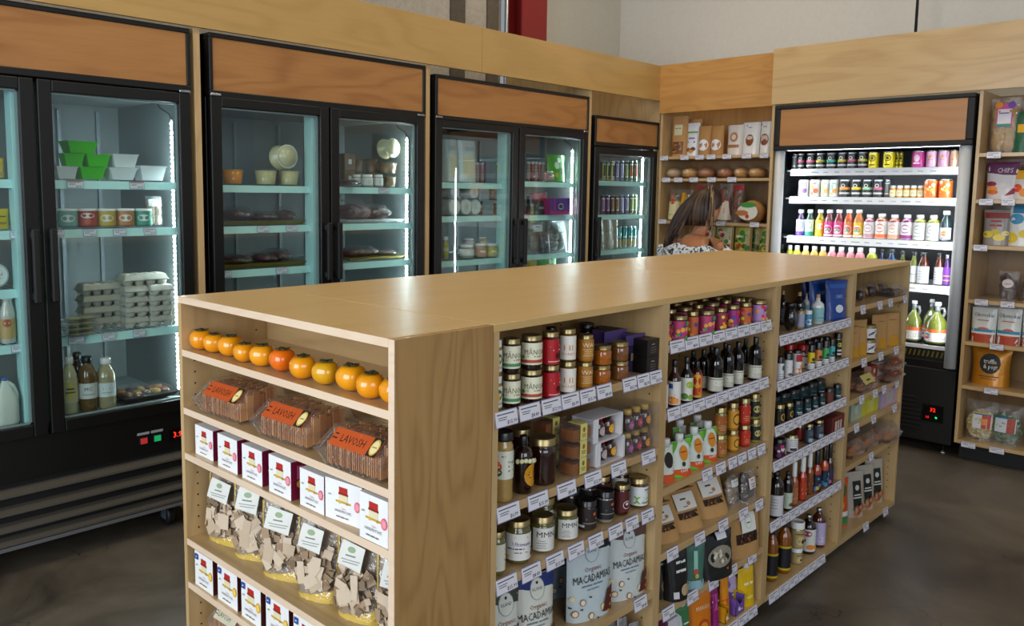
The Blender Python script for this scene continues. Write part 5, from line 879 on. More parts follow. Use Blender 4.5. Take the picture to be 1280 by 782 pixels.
'bag_green': chips('#4ca82c', lambda s: [('c', -.1, .6, .14, '#d8ecd0'), ('c', .15, .4, .12, '#2c6c1c'), ('c', .05, .8, .1, '#e8f0e0'), ('c', -.15, .25, .1, '#c8b83c')]), 'bag_pk': lambda w, h: bag(w, h, .05, '#b87c7c', [], 3), 'bag_red': chips('#2c2426', lambda s: [('r', 0, .8, s*.9, .35, '#a81c2c'), ('r', 0, .3, .4, .1, '#8c8c8c')]), 'bag_dk': chips('#24262a', lambda s: [('r', 0, .6, .3, .1, '#8c8c94')]), 'bag_grey': lambda w, h: bag(w, h, .11, '#565c58', [], 5), 'bag_foil': lambda w, h: pouch(w, h, .07, '#c8c4b8', [T(0, .6, .12, 'ICE', '#5c5c5c'), ('r', 0, .35, .3, .04, '#7c7c7c')], m=M('#d6d2c8', .22, .6, bump=1), top=.5),
'box_pur': lambda w, h: carton(w, h, .10, '#5c2a8c', '#a82c6c', [('r', -.5*w/h*.55, .5, .14, 1, '#b02c6c'), ('r', 0, .1, w/h, .18, '#c02c6c'), ('c', .05, .5, .26, '#b8c8a8', .2), ('c', .05, .5, .2, '#3c2c5c', .13)]),
'can_y': slimcan('#a8a048', '#3c3c2c'), 'can_y2': slimcan('#b8b06c', '#3c3c2c'), 'can_v': slimcan('#6c6480', '#c8c0d8'), 'can_ol': slimcan('#4c5c2c', '#a8b86c'), 'can_ro': slimcan('#54602c', '#c83c20'), 'can_mg': slimcan('#5c2058', '#a87cae'), 'can_br': slimcan('#4a2c20', '#b88c5c'), 'can_teal': lambda w, h: can(w, h, '#2c8a8c', [('r', 0, .22, w/h*2.8, .36, '#b8a47c'), ('r', 0, .5, .3, .08, '#e8f0ec')]),
'can_dk': slimcan('#383a3c', '#6c6c6c'), 'can_k1': kcan('#c25c7c'), 'can_k2': kcan('#c8b83c'), 'can_k3': kcan('#2ca08c'), 'can_k4': kcan('#e08a24'), 'can_k5': kcan('#e8b81c'), 'can_k6': kcan('#8cc08c'), 'can_yel': lambda w, h: can(w, h, '#e8d00c', [('c', 0, .60, .20, '#1c1c1c'), ('c', 0, .60, .15, '#d8c81c'), ('c', 0, .6, .08, '#1c1c1c'), ('r', 0, .2, .3, .07, '#1c1c1c')]), 'can_mag': lambda w, h: can(w, h, '#b02c7c', [('c', 0, .55, .16, '#e8c8d8', .22), ('r', 0, .25, .4, .08, '#e8c8d8')]), 'can_pink': lambda w, h: can(w, h, '#dfa8c4', [('c', 0, .6, .06, '#c8a82c', .1), ('r', 0, .45, .3, .05, '#b87c9c')]), 'can_peach': lambda w, h: can(w, h, '#e8bc9c', [('r', 0, .45, .3, .05, '#b87c5c')]),
'can_w1': wcan('#a87ca8', '#7c5c94'), 'can_w2': wcan('#e08a4c', '#c8643c'), 'can_w3': wcan('#b8c86c', '#e0b86c'), 'can_w4': wcan('#7cc0b0', '#e0a85c'), 'can_org': lambda w, h: can(w, h, '#e0702c', blobs(['#f0a03c', '#c8402c', '#f4c88c', '#e8e0d0'], 9, .5, .8, .1, 9, .1)), 'shot': lambda w, h: bottle(w, h, 'shot', '#a8741c', 'white', ('#d8c89c', [T(0, .5, .4, 'M', '#5c3c1c')]), .12, .62),
'btl_w1': lambda w, h: bottle(w, h, 'slim', '#3c2c4c', 'white', ('#dfe2ee', [('c', 0, .66, .24, '#3c5ca8'), ('c', 0, .66, .18, '#e8ecf4'), ('r', 0, .12, 9, .25, '#5c3c94')]), .02, .62), 'btl_w2': lambda w, h: bottle(w, h, 'slim', '#2c4c3c', 'white', ('#dfe8e6', [('c', 0, .66, .24, '#2c8c8c'), ('c', 0, .66, .18, '#e8f0ee'), ('r', 0, .12, 9, .25, '#2c8c7c')]), .02, .62), 'btl_w3': lambda w, h: bottle(w, h, 'slim', '#8c7c1c', 'white', ('#e0c82c', [('r', .6, .5, .8, .98, '#e07c2c'), ('c', .1, .6, .2, '#dfe2e8')]), .02, .62),
'btl_mg': logob('#5c2c30', '#c82c7c'), 'btl_pk': logob('#7c2c30', '#d8407c'), 'btl_or': logob('#a84c24', '#e0743c'), 'btl_ye': logob('#a8642c', '#e8b81c'), 'jc_pk': jcb('#8c3c4c', '#c896a0'), 'jc_or': jcb('#8c4c20', '#d8703c'), 'jc_or2': jcb('#8c3c2c', '#e0a07c'), 'jc_pu': jcb('#6c1c54', '#8c3c7c'), 'jc_gr': jcb('#7c7c1c', '#8fa59c'), 'btl_clr': lambda w, h: bottle(w, h, 'slim', '#24383c', 'white', ('#dcdfe6', [('c', 0, .5, .2, '#c2702c', .26), ('r', 0, .1, .5, .06, '#4c3c6c')]), .08, .45, 1.3),
'jsm_g': lambda w, h: bottle(w, h, 'wide', '#a8b02c', 'white', ('#c2c86c', []), .05, .6), 'jsm_y': lambda w, h: bottle(w, h, 'wide', '#d0a84c', 'white', ('#dcc07c', []), .05, .6), 'jsm_p': lambda w, h: bottle(w, h, 'wide', '#d87c84', 'white', ('#e0a0a0', []), .05, .6),
'btl_dkb': lambda w, h: bottle(w, h, 'slim', '#142c4c', 'black', ('#2c6ca0', []), .1, .7), 'btl_olv': lambda w, h: bottle(w, h, 'slim', '#3c4414', 'black', ('#c9c9c2', []), .05, .5), 'btl_wl': lambda w, h: bottle(w, h, 'slim', '#5c6424', 'black', ('#dfe2e4', [('r', 0, .5, .8, .03, '#8c8c94')]), .03, .56), 'btl_wl2': lambda w, h: bottle(w, h, 'slim', '#4c2010', 'black', ('#dfe2e4', rows(4, 0, .5, .7, .15)), .03, .56), 'btl_pur': lambda w, h: bottle(w, h, 'slim', '#3c1c4c', 'silver', ('#6c2c9c', [('r', 0, .5, 9, .06, '#d8a82c'), ('r', 0, .25, 9, .06, '#d8a82c')]), .03, .6), 'growler': growler,
'bb_kraft': lambda w, h: pouch(w, h, .08, '#b48650', [('r', 0, .66, w/h*.5, .26, '#cfcaa8'), T(0, .7, .05, 'GRANOLA', '#5c5434', .8), ('r', 0, .22, w/h*.7, .30, '#6a4426')]+rnd_quads(w/h*.66, .28, 20, ['#8a5a34', '#3c2414', '#a87c50'], 5, .08, .06), top=.3, coat=0, rough=.75), 'bb_white': lambda w, h: pouch(w, h, .07, '#dcdde2', [('r', 0, .72, w/h*.8, .05, '#6c9a3c'), T(0, .54, .10, 'JOLLY', '#4c2c8c', .8), T(0, .43, .10, 'MUSHROOM', '#4c2c8c', .6), ('c', -.1, .2, .08, '#8c5c2c', .06), ('c', .06, .22, .08, '#5c3414', .06), ('c', .0, .15, .08, '#c28a3c', .05)], top=.2), 'bb_circ': lambda w, h: pouch(w, h, .07, '#a97c48', [('c', 0, .36, .19, '#dfdde4'), T(0, .38, .07, 'Bakery', '#b87c84')], top=.3, coat=0, rough=.7),
'bb_brn': lambda w, h: pouch(w, h, .07, '#cfc8c2', [('c', 0, .6, .14, '#a8744c', .16), ('c', 0, .6, .08, '#cfc0ae', .09), ('r', 0, .3, w/h*.7, .1, '#9a6438')], top=.3), 'bb_win': lambda w, h: pouch(w, h, .07, '#dddcdc', [('c', 0, .45, .13, '#7c3c1c', .18), ('c', 0, .52, .10, '#c8b8a8', .06), T(0, .84, .05, 'BAKERY', '#4c5468', .8), ('c', -.12, .9, .02, '#3c4458')], top=.3),
'loaf': loaf('#cf9a50', 1), 'loaf_d': loaf('#a8642a', 2), 'loaf_s': loaf('#b89a70', 3), 'brd_tag': lambda w, h: bag(w, h, .12, '#a8744c', [('p', [(-.28, .04), (.28, .04), (.24, .62), (-.24, .62)], '#d6cc9a'), ('c', 0, .62, .09, '#b83c24'), T(0, .34, .1, 'Spelt', '#8c4c3c', .9), ('r', 0, .2, .34, .02, '#8c7c5c')], 3), 'brd_yel': lambda w, h: bag(w, h, .12, '#c28a1c', [('r', -.08, .5, .13, .8, '#e0a80c'), ('r', .14, .2, .2, .3, '#b83c24')], 4), 'brd_bag': lambda w, h: bag(w, h, .12, '#7a3c20', [('r', 0, .9, .4, .12, '#b8242c')], 5), 'brd_red': lambda w, h: bag(w, h, .12, '#7a3c20', [('p', [(-.2, .06), (.2, .06), (.14, .56), (-.18, .6)], '#dedad2'), ('r', 0, .30, .36, .13, '#b81c24'), ('c', 0, .56, .05, '#b83c24')], 6), 'brd_rnd': lambda w, h: [('bread', MB().blob(w, .16, h, M('#b8864c', .6, bump=.4), 4, .06, nu=20, nv=12).mesh('bread'), []), ('paper_label', (lambda m: (art(m, [('c', 0, .5, w/h*.44, '#dcd8cc', .36), ('c', .02, .80, w/h*.34, '#3c8c3c', .12), ('c', -.25, .45, .3, '#b8743c', .12), ('c', .0, .3, .09, '#b83c1c')], lambda x, y, o: (x, -.080-o*3, y), h), m)[1])(MB()).mesh('paper_label'), [])],
'flr': lambda w, h: pouch(w, h, .08, '#b5905c', [('r', 0, .68, w/h*.85, .56, '#cfd0a0')]+blobs(['#3c8c34', '#c8341c', '#e0b43c', '#5ca83c', '#e8e4d0'], 18, w/h*.7, .5, .07, 5, .42)+[T(0, .84, .11, 'Bobs', '#f0ecd8', .8)], top=.5, coat=0), 'flr_y': lambda w, h: pouch(w, h, .08, '#b5905c', [('r', 0, .68, w/h*.85, .56, '#a8b83c')]+blobs(['#2c5c2c', '#d8c83c', '#3c7c34', '#c8742c'], 16, w/h*.7, .5, .08, 7, .42)+[T(0, .75, .13, 'Mills', '#f0ecd8', .8), ('r', 0, .52, .26, .06, '#c83c2c')], top=.5, coat=0),
'rb_top': lambda w, h: bag(w, h, .08, '#a8844c', [('r', 0, .68, w/h*.55, .42, '#c84c8c'), ('r', 0, .66, w/h*.46, .26, '#dcd8e0'), ('c', -.1, .87, .06, '#e08a1c'), ('c', .1, .86, .06, '#6c3ca8'), ('r', 0, .50, w/h*.5, .05, '#2c8c7c'), T(0, .72, .05, 'CRISPS', '#6c4c8c')], 5, n=6), 'rb_dk': chips('#1c5c3c', lambda s: [('r', 0, .6, .3, .2, '#e0a81c')]),
'chip_pur': chips('#cfc9cc', lambda s: [('p', [(-s*.5, .72), (s*.5, .62), (s*.5, 1), (-s*.5, 1)], '#5c1c4c'), T(.06, .78, .18, 'CHIPS', '#d6c8d8', .8), ('c', -.25, .42, .13, '#8c1c4c', .07), ('c', -.25, .30, .16, '#e0942c', .07), ('c', -.2, .2, .14, '#d8642c', .06), ('p', [(.1, .1), (.4, .18), (.3, .32)], '#8c1c3c')]), 'chip_org': chips('#d8d0c8', lambda s: [('r', 0, .85, s, .3, '#e0a41c'), ('c', -.2, .4, .14, '#d8481c'), ('c', 0, .25, .14, '#e08a2c')]), 'chip_pot': chips('#8f8884', lambda s: [('r', 0, .84, s*.9, .16, '#8c2c24'), T(0, .68, .13, 'FRIED', '#a82c24', .8), T(0, .56, .13, 'POTATO', '#a82c24', .8), ('c', -.2, .3, .15, '#e0c83c', .1), ('c', .1, .22, .16, '#e8d45c', .1), ('c', 0, .38, .12, '#d8bc3c', .08), ('c', .25, .34, .1, '#efe0a0', .07)]), 'chip_blu': chips('#dcdcd4', lambda s: [('r', 0, .9, s, .2, '#2c7ca8'), ('c', -.1, .66, .16, '#3c94c0', .13), ('c', -.2, .2, .16, '#e0c020', .13), ('c', .1, .3, .14, '#e8cc3c', .1)]),
'cookbag': lambda w, h: bag(w, h, .08, '#3c1c12', [('c', 0, .58, .17, '#d9cfd2', .15), ('c', 0, .56, .12, '#c0a0a0', .03)], 7), 'oko': lambda w, h: pouch(w, h, .05, '#d9dad4', [('r', 0, .12, w/h*.95, .24, '#b0401c'), ('c', 0, .32, w/h*.3, '#d8543c', .12), ('r', 0, .34, w/h*.95, .08, '#2c8cb0'), ('r', 0, .27, w/h*.95, .05, '#dfe6e6'), T(0, .80, .17, 'Okonokai', '#24304c', .75), T(0, .64, .06, 'PASSIONFRUIT', '#c8503c', .8)], top=.1),
'truf': lambda w, h: pouch(w, h, .10, '#c07c0c', [('c', 0, .58, .27, '#151515'), T(0, .64, .17, 'truffle', '#ece8e0', .8), T(.02, .50, .17, '& pop.', '#ece8e0', .8), ('r', 0, .24, .5, .03, '#6c4408'), ('r', 0, .18, .4, .02, '#6c4408')], waist=.08, m=M('#c07c0c', .4, .35, coat=.3, bump=.5)),
'cer_y': lambda w, h: bag(w, h, .12, '#b09a5c', [('r', .05, .52, .44, .40, '#c8b84c'), ('r', .05, .51, .42, .36, '#d2d2da'), ('r', .14, .51, .2, .36, '#b83c24'), ('r', .05, .68, .4, .03, '#2c5ca0'), ('c', .1, .5, .08, '#e08a3c')], 3, n=8), 'cer_g': lambda w, h: bag(w, h, .12, '#4c5c34', [('r', .0, .52, .48, .42, '#2c6c4c'), ('r', .0, .51, .46, .36, '#c9ced2'), ('r', .12, .51, .18, .36, '#a83c2c'), ('r', -.1, .68, .3, .03, '#2c5ca0')], 4, n=8),
}
CATS = (('jar', ('jar_', 'jam_', 'dip_', 'tin_', 'sp_white', 'sp_carrot', 'sp_redlid', 'sp_yel', 'sp_ora', 'sp_grn', 'sp_cya', 'sp_blk', 'tubc_', 'tubebeige', 'tanjar')), ('bottle', ('bot_', 'btl_', 'jc_', 'jsm_', 'hot_', 'sauce_', 'bbq', 'kombu', 'milk_', 'tea_', 'shot')), ('jug', ('growler', 'jug_milk')), ('can', ('can_',)))
for k, s_ in (('jam_r', '#a8304c'), ('jam_p', '#b83c6c'), ('jam_o', '#c8642c'), ('jam_m', '#a82c7c'), ('jam_l', '#b88cc8')):
    ST[k] = (lambda c, q: lambda w, h: jar(w, h, '#4a0c14', 'gold', jam(c, q), .17, .06, .80, lr=.96))(s_, len(k)+ord(k[-1]))
NAMES = {'persimmon': ('persimmon', 'fruit'), 'lavosh': ('cracker_clamshell', 'crackers'), 'pate': ('fruit_carton', 'box'), 'crackerpouch': ('cracker_pouch', 'bag'), 'box': ('carton', 'box'), 'comb': ('honeycomb_box', 'box'), 'gift3': ('honey_gift_box', 'gift box'), 'minis': ('mini_jar_set', 'gift box'), 'mac': ('macadamia_bag', 'bag'), 'foil': ('foil_pouch', 'bag'), 'spout': ('spouted_pouch', 'pouch'), 'kraft': ('kraft_bag', 'bag'), 'clearbag': ('clear_bag', 'bag'), 'blackbag': ('black_bag', 'bag'), 'blackbox': ('black_bag', 'bag'), 'tealbag': ('snack_pouch', 'bag'), 'blackwin': ('window_pouch', 'bag'), 'wbox': ('carton', 'box'), 'sp_green': ('baby_food_pouch', 'pouch'), 'sp_mango': ('baby_food_pouch', 'pouch'), 'sp_mag': ('baby_food_pouch', 'pouch'), 'sp_orange': ('baby_food_pouch', 'pouch'), 'sp_purple': ('baby_food_pouch', 'pouch'), 'sp_yellow': ('baby_food_pouch', 'pouch'), 'case': ('display_carton', 'box'), 'bluebag': ('blue_pouch', 'bag'), 'cup': ('treat_cup', 'cup'), 'tray_dark': ('sweets_tray', 'tray'), 'clam': ('food_clamshell', 'food box'), 'card': ('narrow_carton', 'box'), 'soap': ('soap_carton', 'box'), 'bag_': ('snack_bag', 'bag'), 'pouch_blk': ('snack_pouch', 'bag'), 'tub': ('deli_tub', 'tub'), 'flatpack': ('flat_pack', 'food box'), 'eggs': ('egg_carton', 'egg carton'), 'platter': ('snack_platter', 'platter'), 'butter': ('butter_tub', 'tub'), 'goldtray': ('meat_tray', 'tray'), 'whitetray': ('meat_tray', 'tray'), 'meat': ('bagged_meat', 'meat'), 'kbox': ('carton', 'box'), 'bigwhite': ('white_package', 'package'), 'cheese': ('cheese_wheel', 'cheese'), 'bb': ('bakery_bag', 'bag'), 'loaf': ('bread_loaf', 'bread'), 'brd': ('bread_bag', 'bread'), 'flr': ('flour_bag', 'bag'), 'rb': ('chip_bag', 'bag'), 'chip': ('chip_bag', 'bag'), 'cookbag': ('cookie_bag', 'bag'), 'oko': ('snack_pouch', 'bag'), 'truf': ('snack_pouch', 'bag'), 'cer': ('cereal_bag', 'bag')}
JN = {'jar': 'food_jar', 'bottle': 'bottle', 'jug': 'glass_growler', 'can': 'drink_can'}
def kindof(s):
    for k in sorted(NAMES, key=len, reverse=True):
        if s.startswith(k) and not (k == 'box' and 0): return NAMES[k]
    for c, ps in CATS:
        if s.startswith(ps): return ({'jug_milk': 'milk_jug', 'jar_hexamber': 'honey_jar'}.get(s, 'spice_jar' if s.startswith('sp_') else 'jam_jar' if s.startswith('jam') else JN[c]), c)
    return (s, 'item')
GROUPS=['honey jars on the top shelf of the nearest bay',
 'black-lidded jars at the rear of the nearest top shelf',
 'honey and gift packs on the second shelf of the nearest bay',
 'spread jars on the third shelf of the nearest bay',
 'macadamia bags on the fourth shelf of the nearest bay',
 'foil pouches on the bottom shelf of the nearest bay',
 'jam jars on the top shelf of the second bay',
 'dark bottles on the second shelf of the second bay',
 'spouted pouches on the third shelf of the second bay',
 'mustard jars on the third shelf of the second bay',
 'kraft bags on the fourth shelf of the second bay',
 'coffee and snack bags on the fifth shelf of the second bay',
 'baby food pouches on the bottom shelf of the second bay',
 'bottles on the top shelf of the third bay',
 'spice jars on the second shelf of the third bay',
 'black-lidded jars on the third shelf of the third bay',
 'sauce jars on the fourth shelf of the third bay',
 'sauce bottles on the fifth shelf of the third bay',
 'large bottles on the bottom shelf of the third bay',
 'treat cups on the top shelf of the far bay',
 'kraft pouches on the second shelf of the far bay',
 'clamshells and cards on the third shelf of the far bay',
 'soap cartons on the fourth shelf of the far bay',
 'cookie clamshells on the fifth shelf of the far bay',
 'snack pouches on the bottom shelf of the far bay',
 'persimmons in a row on the end shelf',
 'cracker clamshells on the second end shelf',
 'fruit pate cartons on the third end shelf',
 'cracker pouches on the fourth end shelf',
 'fruit pate cartons on the fifth end shelf',
 '',
 'green and white tubs on the top shelf of the nearest cooler',
 'lidded dip jars on the second shelf of the nearest cooler',
 'grey egg cartons on the third shelf of the nearest cooler',
 'flat clear packs on the third shelf of the nearest cooler',
 'bottles on the bottom of the nearest cooler',
 'white shaker bottles in the nearest cooler',
 'tubs on the top shelf of the second cooler',
 'bagged meats on the second shelf of the second cooler',
 'bagged meats on the third shelf of the second cooler',
 'brown paper tubs on the right top shelf of the second cooler',
 'bagged meats on the right second shelf of the second cooler',
 'bagged meats on the right third shelf of the second cooler',
 'pink packs on the top shelf of the third cooler',
 'round cheeses standing on edge in the third cooler',
 'small jars on the second shelf of the third cooler',
 'clear tubs on the third shelf of the third cooler',
 'small jars on the right top shelf of the third cooler',
 'slim cans on the top shelf of the narrow cooler',
 'slim cans on the second shelf of the narrow cooler',
 'teal and sand cans on the third shelf of the narrow cooler',
 'cans on the top shelf of the drinks cooler',
 'cans on the second shelf of the drinks cooler',
 'small amber bottles in the drinks cooler',
 'juice bottles on the third shelf of the drinks cooler',
 'white-capped juice bottles peeking over the island',
 'dark bottles on the fourth shelf of the drinks cooler',
 'glass growlers on the bottom shelf of the drinks cooler',
 'bags on the top shelf of the bread unit',
 'bagged loaves on the second shelf of the bread unit',
 'bread bags on the third shelf of the bread unit',
 'flour bags on the lower shelf of the bread unit',
 'white and coral snack pouches on the right-hand unit']
ITEMS=[
('jar_spread_w',1.358,1.25,1,0.024,0.082,'y',-0.5,0,'tan spread jar with white lid, lower tier, top shelf of nearest bay'),
('jar_manoa_g',1.408,1.25,1,0.041,0.081,'y',-0.5,0,'dark honey jar with green-striped cream label, lower tier, top shelf of nearest bay'),
('jar_manoa_r',1.479,1.25,1,0.051,0.081,'y',-0.5,0,'dark honey jar with red-striped cream label, lower tier, top shelf of nearest bay'),
('jar_red',1.552,1.25,1,0.043,0.081,'y',-0.5,0,'gold-lidded jar with red wrap label, lower tier, top shelf of nearest bay'),
('jar_hi',1.619,1.25,1,0.041,0.081,'y',-0.5,0,'gold-lidded jar with white and orange label, lower tier, top shelf of nearest bay'),
('jar_wai',1.69,1.25,1,0.039,0.069,'y',-0.5,0,'amber honey jar with plain gold lid, lower tier, top shelf of nearest bay'),
('jar_amber',1.764,1.25,1,0.047,0.051,'y',-0.5,0,'squat amber honey jar, lower tier, top shelf of nearest bay'),
('jar_tan',1.846,1.25,1,0.048,0.051,'y',-0.5,0,'squat light brown honey jar, lower tier, top shelf of nearest bay'),
('jar_hexamber',1.986,1.29,1,0.017,0.05,'y',-0.5,0,'square-shouldered amber honey jar, lower tier, top shelf of nearest bay'),
('box_black',1.979,1.256,1,0.06,0.047,'y',0,0,'black printed honey box, lower tier, top shelf of nearest bay'),
('jar_spread_w',1.356,1.25,1.083,0.024,0.082,'y',-0.5,0,'tan spread jar with white lid, upper tier, top shelf of nearest bay'),
('jar_manoa_g',1.406,1.25,1.082,0.041,0.081,'y',-0.5,0,'dark honey jar with green-striped cream label, upper tier, top shelf of nearest bay'),
('jar_manoa_r',1.477,1.25,1.082,0.051,0.081,'y',-0.5,0,'dark honey jar with red-striped cream label, upper tier, top shelf of nearest bay'),
('jar_red',1.547,1.25,1.082,0.043,0.081,'y',-0.5,0,'gold-lidded jar with red wrap label, upper tier, top shelf of nearest bay'),
('jar_hi',1.616,1.25,1.082,0.041,0.081,'y',-0.5,0,'tall gold-lidded jar with white and orange label, upper tier, top shelf of nearest bay'),
('jar_wai',1.691,1.25,1.07,0.039,0.069,'y',-0.5,0,'amber honey jar with plain gold lid, upper tier, top shelf of nearest bay'),
('jar_amber',1.765,1.25,1.052,0.047,0.051,'y',-0.5,0,'squat amber honey jar, upper tier, top shelf of nearest bay'),
('jar_tan',1.843,1.25,1.052,0.048,0.051,'y',-0.5,0,'squat light brown honey jar, upper tier, top shelf of nearest bay'),
('jar_hexamber',1.986,1.293,1.051,0.03,0.05,'y',-0.5,0,'square-shouldered amber honey jar, upper tier, top shelf of nearest bay'),
('box_black',1.979,1.256,1.048,0.06,0.047,'y',0,0,'black printed honey box, upper tier, top shelf of nearest bay'),
('jar_blacklid',1.81,1.46,1,0.032,0.12,'y',-0.5,1,'dark jar with black lid, first from left, rear of top shelf of nearest bay'),
('jar_blacklid',1.975,1.46,1,0.049,0.114,'y',-0.5,1,'dark jar with black lid, second from left, rear of top shelf of nearest bay'),
('jar_blacklid',1.985,1.407,1,0.047,0.108,'y',-0.5,1,'dark jar with black lid, third from left, rear of top shelf of nearest bay'),
('jar_blacklid',1.981,1.334,1,0.048,0.1,'y',-0.5,1,'dark jar with black lid, fourth from left, rear of top shelf of nearest bay'),
('jar_blacklid',1.982,1.269,1,0.053,0.096,'y',-0.5,1,'dark jar with black lid, fifth from left, rear of top shelf of nearest bay'),
('box_purple',1.916,1.34,1,0.08,0.118,'y',0,1,'purple boxed honey jar, first from left, rear of top shelf of nearest bay'),
('box_purple',1.959,1.302,1,0.024,0.106,'y',0,1,'purple boxed honey jar, second from left, rear of top shelf of nearest bay'),
('jar_rare',1.391,1.257,0.78,0.048,0.166,'y',-0.5,2,'large tan honey jar with red flower label, second shelf of nearest bay'),
('bot_lei',1.466,1.259,0.78,0.046,0.139,'y',-0.5,2,'dark honey bottle with gold oval tag and beads, second shelf of nearest bay'),
('jar_big',1.551,1.269,0.78,0.067,0.118,'y',-0.5,2,'large dark amber honey jar with gold lid, second shelf of nearest bay'),
('jar_big',1.572,1.36,0.78,0.051,0.116,'y',-0.5,2,'amber jar with gold lid behind the beaded bottle, second shelf of nearest bay'),
('comb',1.672,1.26,0.78,0.085,0.043,'y',0,2,'clear honeycomb box with yellow label, bottom of its stack, second shelf of nearest bay'),
('comb',1.665,1.345,0.78,0.085,0.043,'y',0,2,'clear honeycomb box, bottom of the rear stack, second shelf of nearest bay'),
('comb',1.672,1.26,0.824,0.085,0.043,'y',0,2,'clear honeycomb box with yellow label, middle of its stack, second shelf of nearest bay'),
('comb',1.665,1.345,0.824,0.085,0.043,'y',0,2,'clear honeycomb box, middle of the rear stack, second shelf of nearest bay'),
('comb',1.672,1.26,0.868,0.085,0.043,'y',0,2,'clear honeycomb box with yellow label, top of its stack, second shelf of nearest bay'),
('comb',1.665,1.345,0.868,0.085,0.043,'y',0,2,'clear honeycomb box, top of the rear stack, second shelf of nearest bay'),
('gift3',1.8,1.275,0.78,0.135,0.065,'y',0,2,'white gift box of three small honey bottles, lower, second shelf of nearest bay'),
('gift3',1.787,1.275,0.846,0.135,0.065,'y',0,2,'white gift box of three small honey bottles, upper, second shelf of nearest bay'),
('minis',1.94,1.256,0.78,0.135,0.064,'y',0,2,'clear box of three mini honey jars, lower, second shelf of nearest bay'),
('minis',1.94,1.256,0.846,0.135,0.064,'y',0,2,'clear box of three mini honey jars, upper, second shelf of nearest bay'),
('jar_seed',1.375,1.257,0.607,0.038,0.104,'y',-0.5,3,'small green spread jar with cream label, third shelf of nearest bay'),
('jar_ulti',1.462,1.269,0.607,0.062,0.106,'y',-0.5,3,'gold-lidded jar with white purple-lettered label, third shelf of nearest bay'),
('jar_mn',1.557,1.271,0.607,0.059,0.089,'y',-0.5,3,'green spread jar with white scribbled label, first from left, third shelf of nearest bay'),
('jar_mn',1.659,1.277,0.607,0.065,0.078,'y',-0.5,3,'green spread jar with white scribbled label, second from left, third shelf of nearest bay'),
('jar_dark1',1.743,1.271,0.607,0.052,0.08,'y',-0.5,3,'black-lidded jar with dark wrap label, third shelf of nearest bay'),
('jar_dark2',1.819,1.266,0.607,0.048,0.087,'y',-0.5,3,'black-lidded jar with charcoal label, third shelf of nearest bay'),
('jar_maroon',1.895,1.264,0.607,0.042,0.086,'y',-0.5,3,'gold-lidded jar with maroon label, third shelf of nearest bay'),
('jar_noho',1.982,1.266,0.607,0.054,0.085,'y',-0.5,3,'jar with green hill picture label, third shelf of nearest bay'),
('jar_mn',1.635,1.33,0.607,0.06,0.1,'y',-0.5,3,'gold-lidded green jar, rear of third shelf of nearest bay'),
('jar_dark1',1.745,1.33,0.607,0.055,0.1,'y',-0.5,3,'black-lidded jar, first from left, rear of third shelf of nearest bay'),
('jar_dark2',1.829,1.33,0.607,0.055,0.1,'y',-0.5,3,'black-lidded jar, second from left, rear of third shelf of nearest bay'),
('jar_noho',1.981,1.328,0.607,0.055,0.1,'y',-0.5,3,'gold-lidded jar, rear of third shelf of nearest bay'),
('jar_maroon',1.89,1.33,0.607,0.05,0.095,'y',-0.5,3,'gold-lidded maroon jar, rear of third shelf of nearest bay'),
('mac_o',1.404,1.262,0.353,0.089,0.2,'y',-0.2,4,'white macadamia bag with olive top band, fourth shelf of nearest bay'),
('mac_b',1.519,1.262,0.353,0.123,0.2,'y',-0.2,4,'white macadamia bag with blue top band, fourth shelf of nearest bay'),
('mac_k',1.762,1.275,0.353,0.159,0.222,'y',-0.2,4,'white macadamia bag with black top band, fourth shelf of nearest bay'),
('mac_n',1.933,1.27,0.353,0.152,0.205,'y',-0.2,4,'white macadamia bag with brown top band, fourth shelf of nearest bay'),
('mac_b2',1.822,1.4,0.353,0.147,0.215,'y',-0.2,4,'pale blue macadamia bag behind the others, fourth shelf of nearest bay'),
('mac_b2',1.959,1.348,0.353,0.1,0.21,'y',-0.2,4,'pale blue macadamia bag mostly hidden, fourth shelf of nearest bay'),
('foil',1.924,1.27,0.07,0.04,0.216,'y',-0.2,5,'crumpled silver foil pouch, first from left, bottom shelf of nearest bay'),
('foil',1.964,1.256,0.07,0.04,0.193,'y',-0.2,5,'crumpled silver foil pouch, second from left, bottom shelf of nearest bay'),
('foil',1.832,1.27,0.07,0.09,0.225,'y',-0.2,5,'crumpled silver foil pouch, third from left, bottom shelf of nearest bay'),
('jam_r',2.068,1.25,1.07,0.037,0.067,'y',-0.5,6,'gold-lidded jam jar with red patterned label, top shelf of second bay'),
('jam_p',2.143,1.25,1.07,0.05,0.075,'y',-0.5,6,'gold-lidded jam jar with crimson patterned label, top shelf of second bay'),
('jam_o',2.221,1.25,1.07,0.034,0.079,'y',-0.5,6,'gold-lidded jam jar with orange fruit patterned label, top shelf of second bay'),
('jam_p',2.303,1.25,1.07,0.049,0.075,'y',-0.5,6,'gold-lidded jam jar with pink patterned label, top shelf of second bay'),
('jam_r',2.392,1.25,1.07,0.039,0.074,'y',-0.5,6,'gold-lidded jam jar with cherry patterned label, top shelf of second bay'),
('jam_m',2.474,1.25,1.07,0.04,0.076,'y',-0.5,6,'gold-lidded jam jar with magenta patterned label, top shelf of second bay'),
('jam_o',2.559,1.25,1.07,0.04,0.077,'y',-0.5,6,'gold-lidded jam jar with apricot patterned label, top shelf of second bay'),
('jam_l',2.657,1.25,1.07,0.051,0.077,'y',-0.5,6,'gold-lidded jam jar with lilac patterned label, top shelf of second bay'),
('jam_r',2.233,1.335,1.07,0.04,0.076,'y',-0.5,6,'gold-lidded jam jar, first from left, second row of top shelf of second bay'),
('jam_p',2.316,1.335,1.07,0.054,0.076,'y',-0.5,6,'gold-lidded jam jar, second from left, second row of top shelf of second bay'),
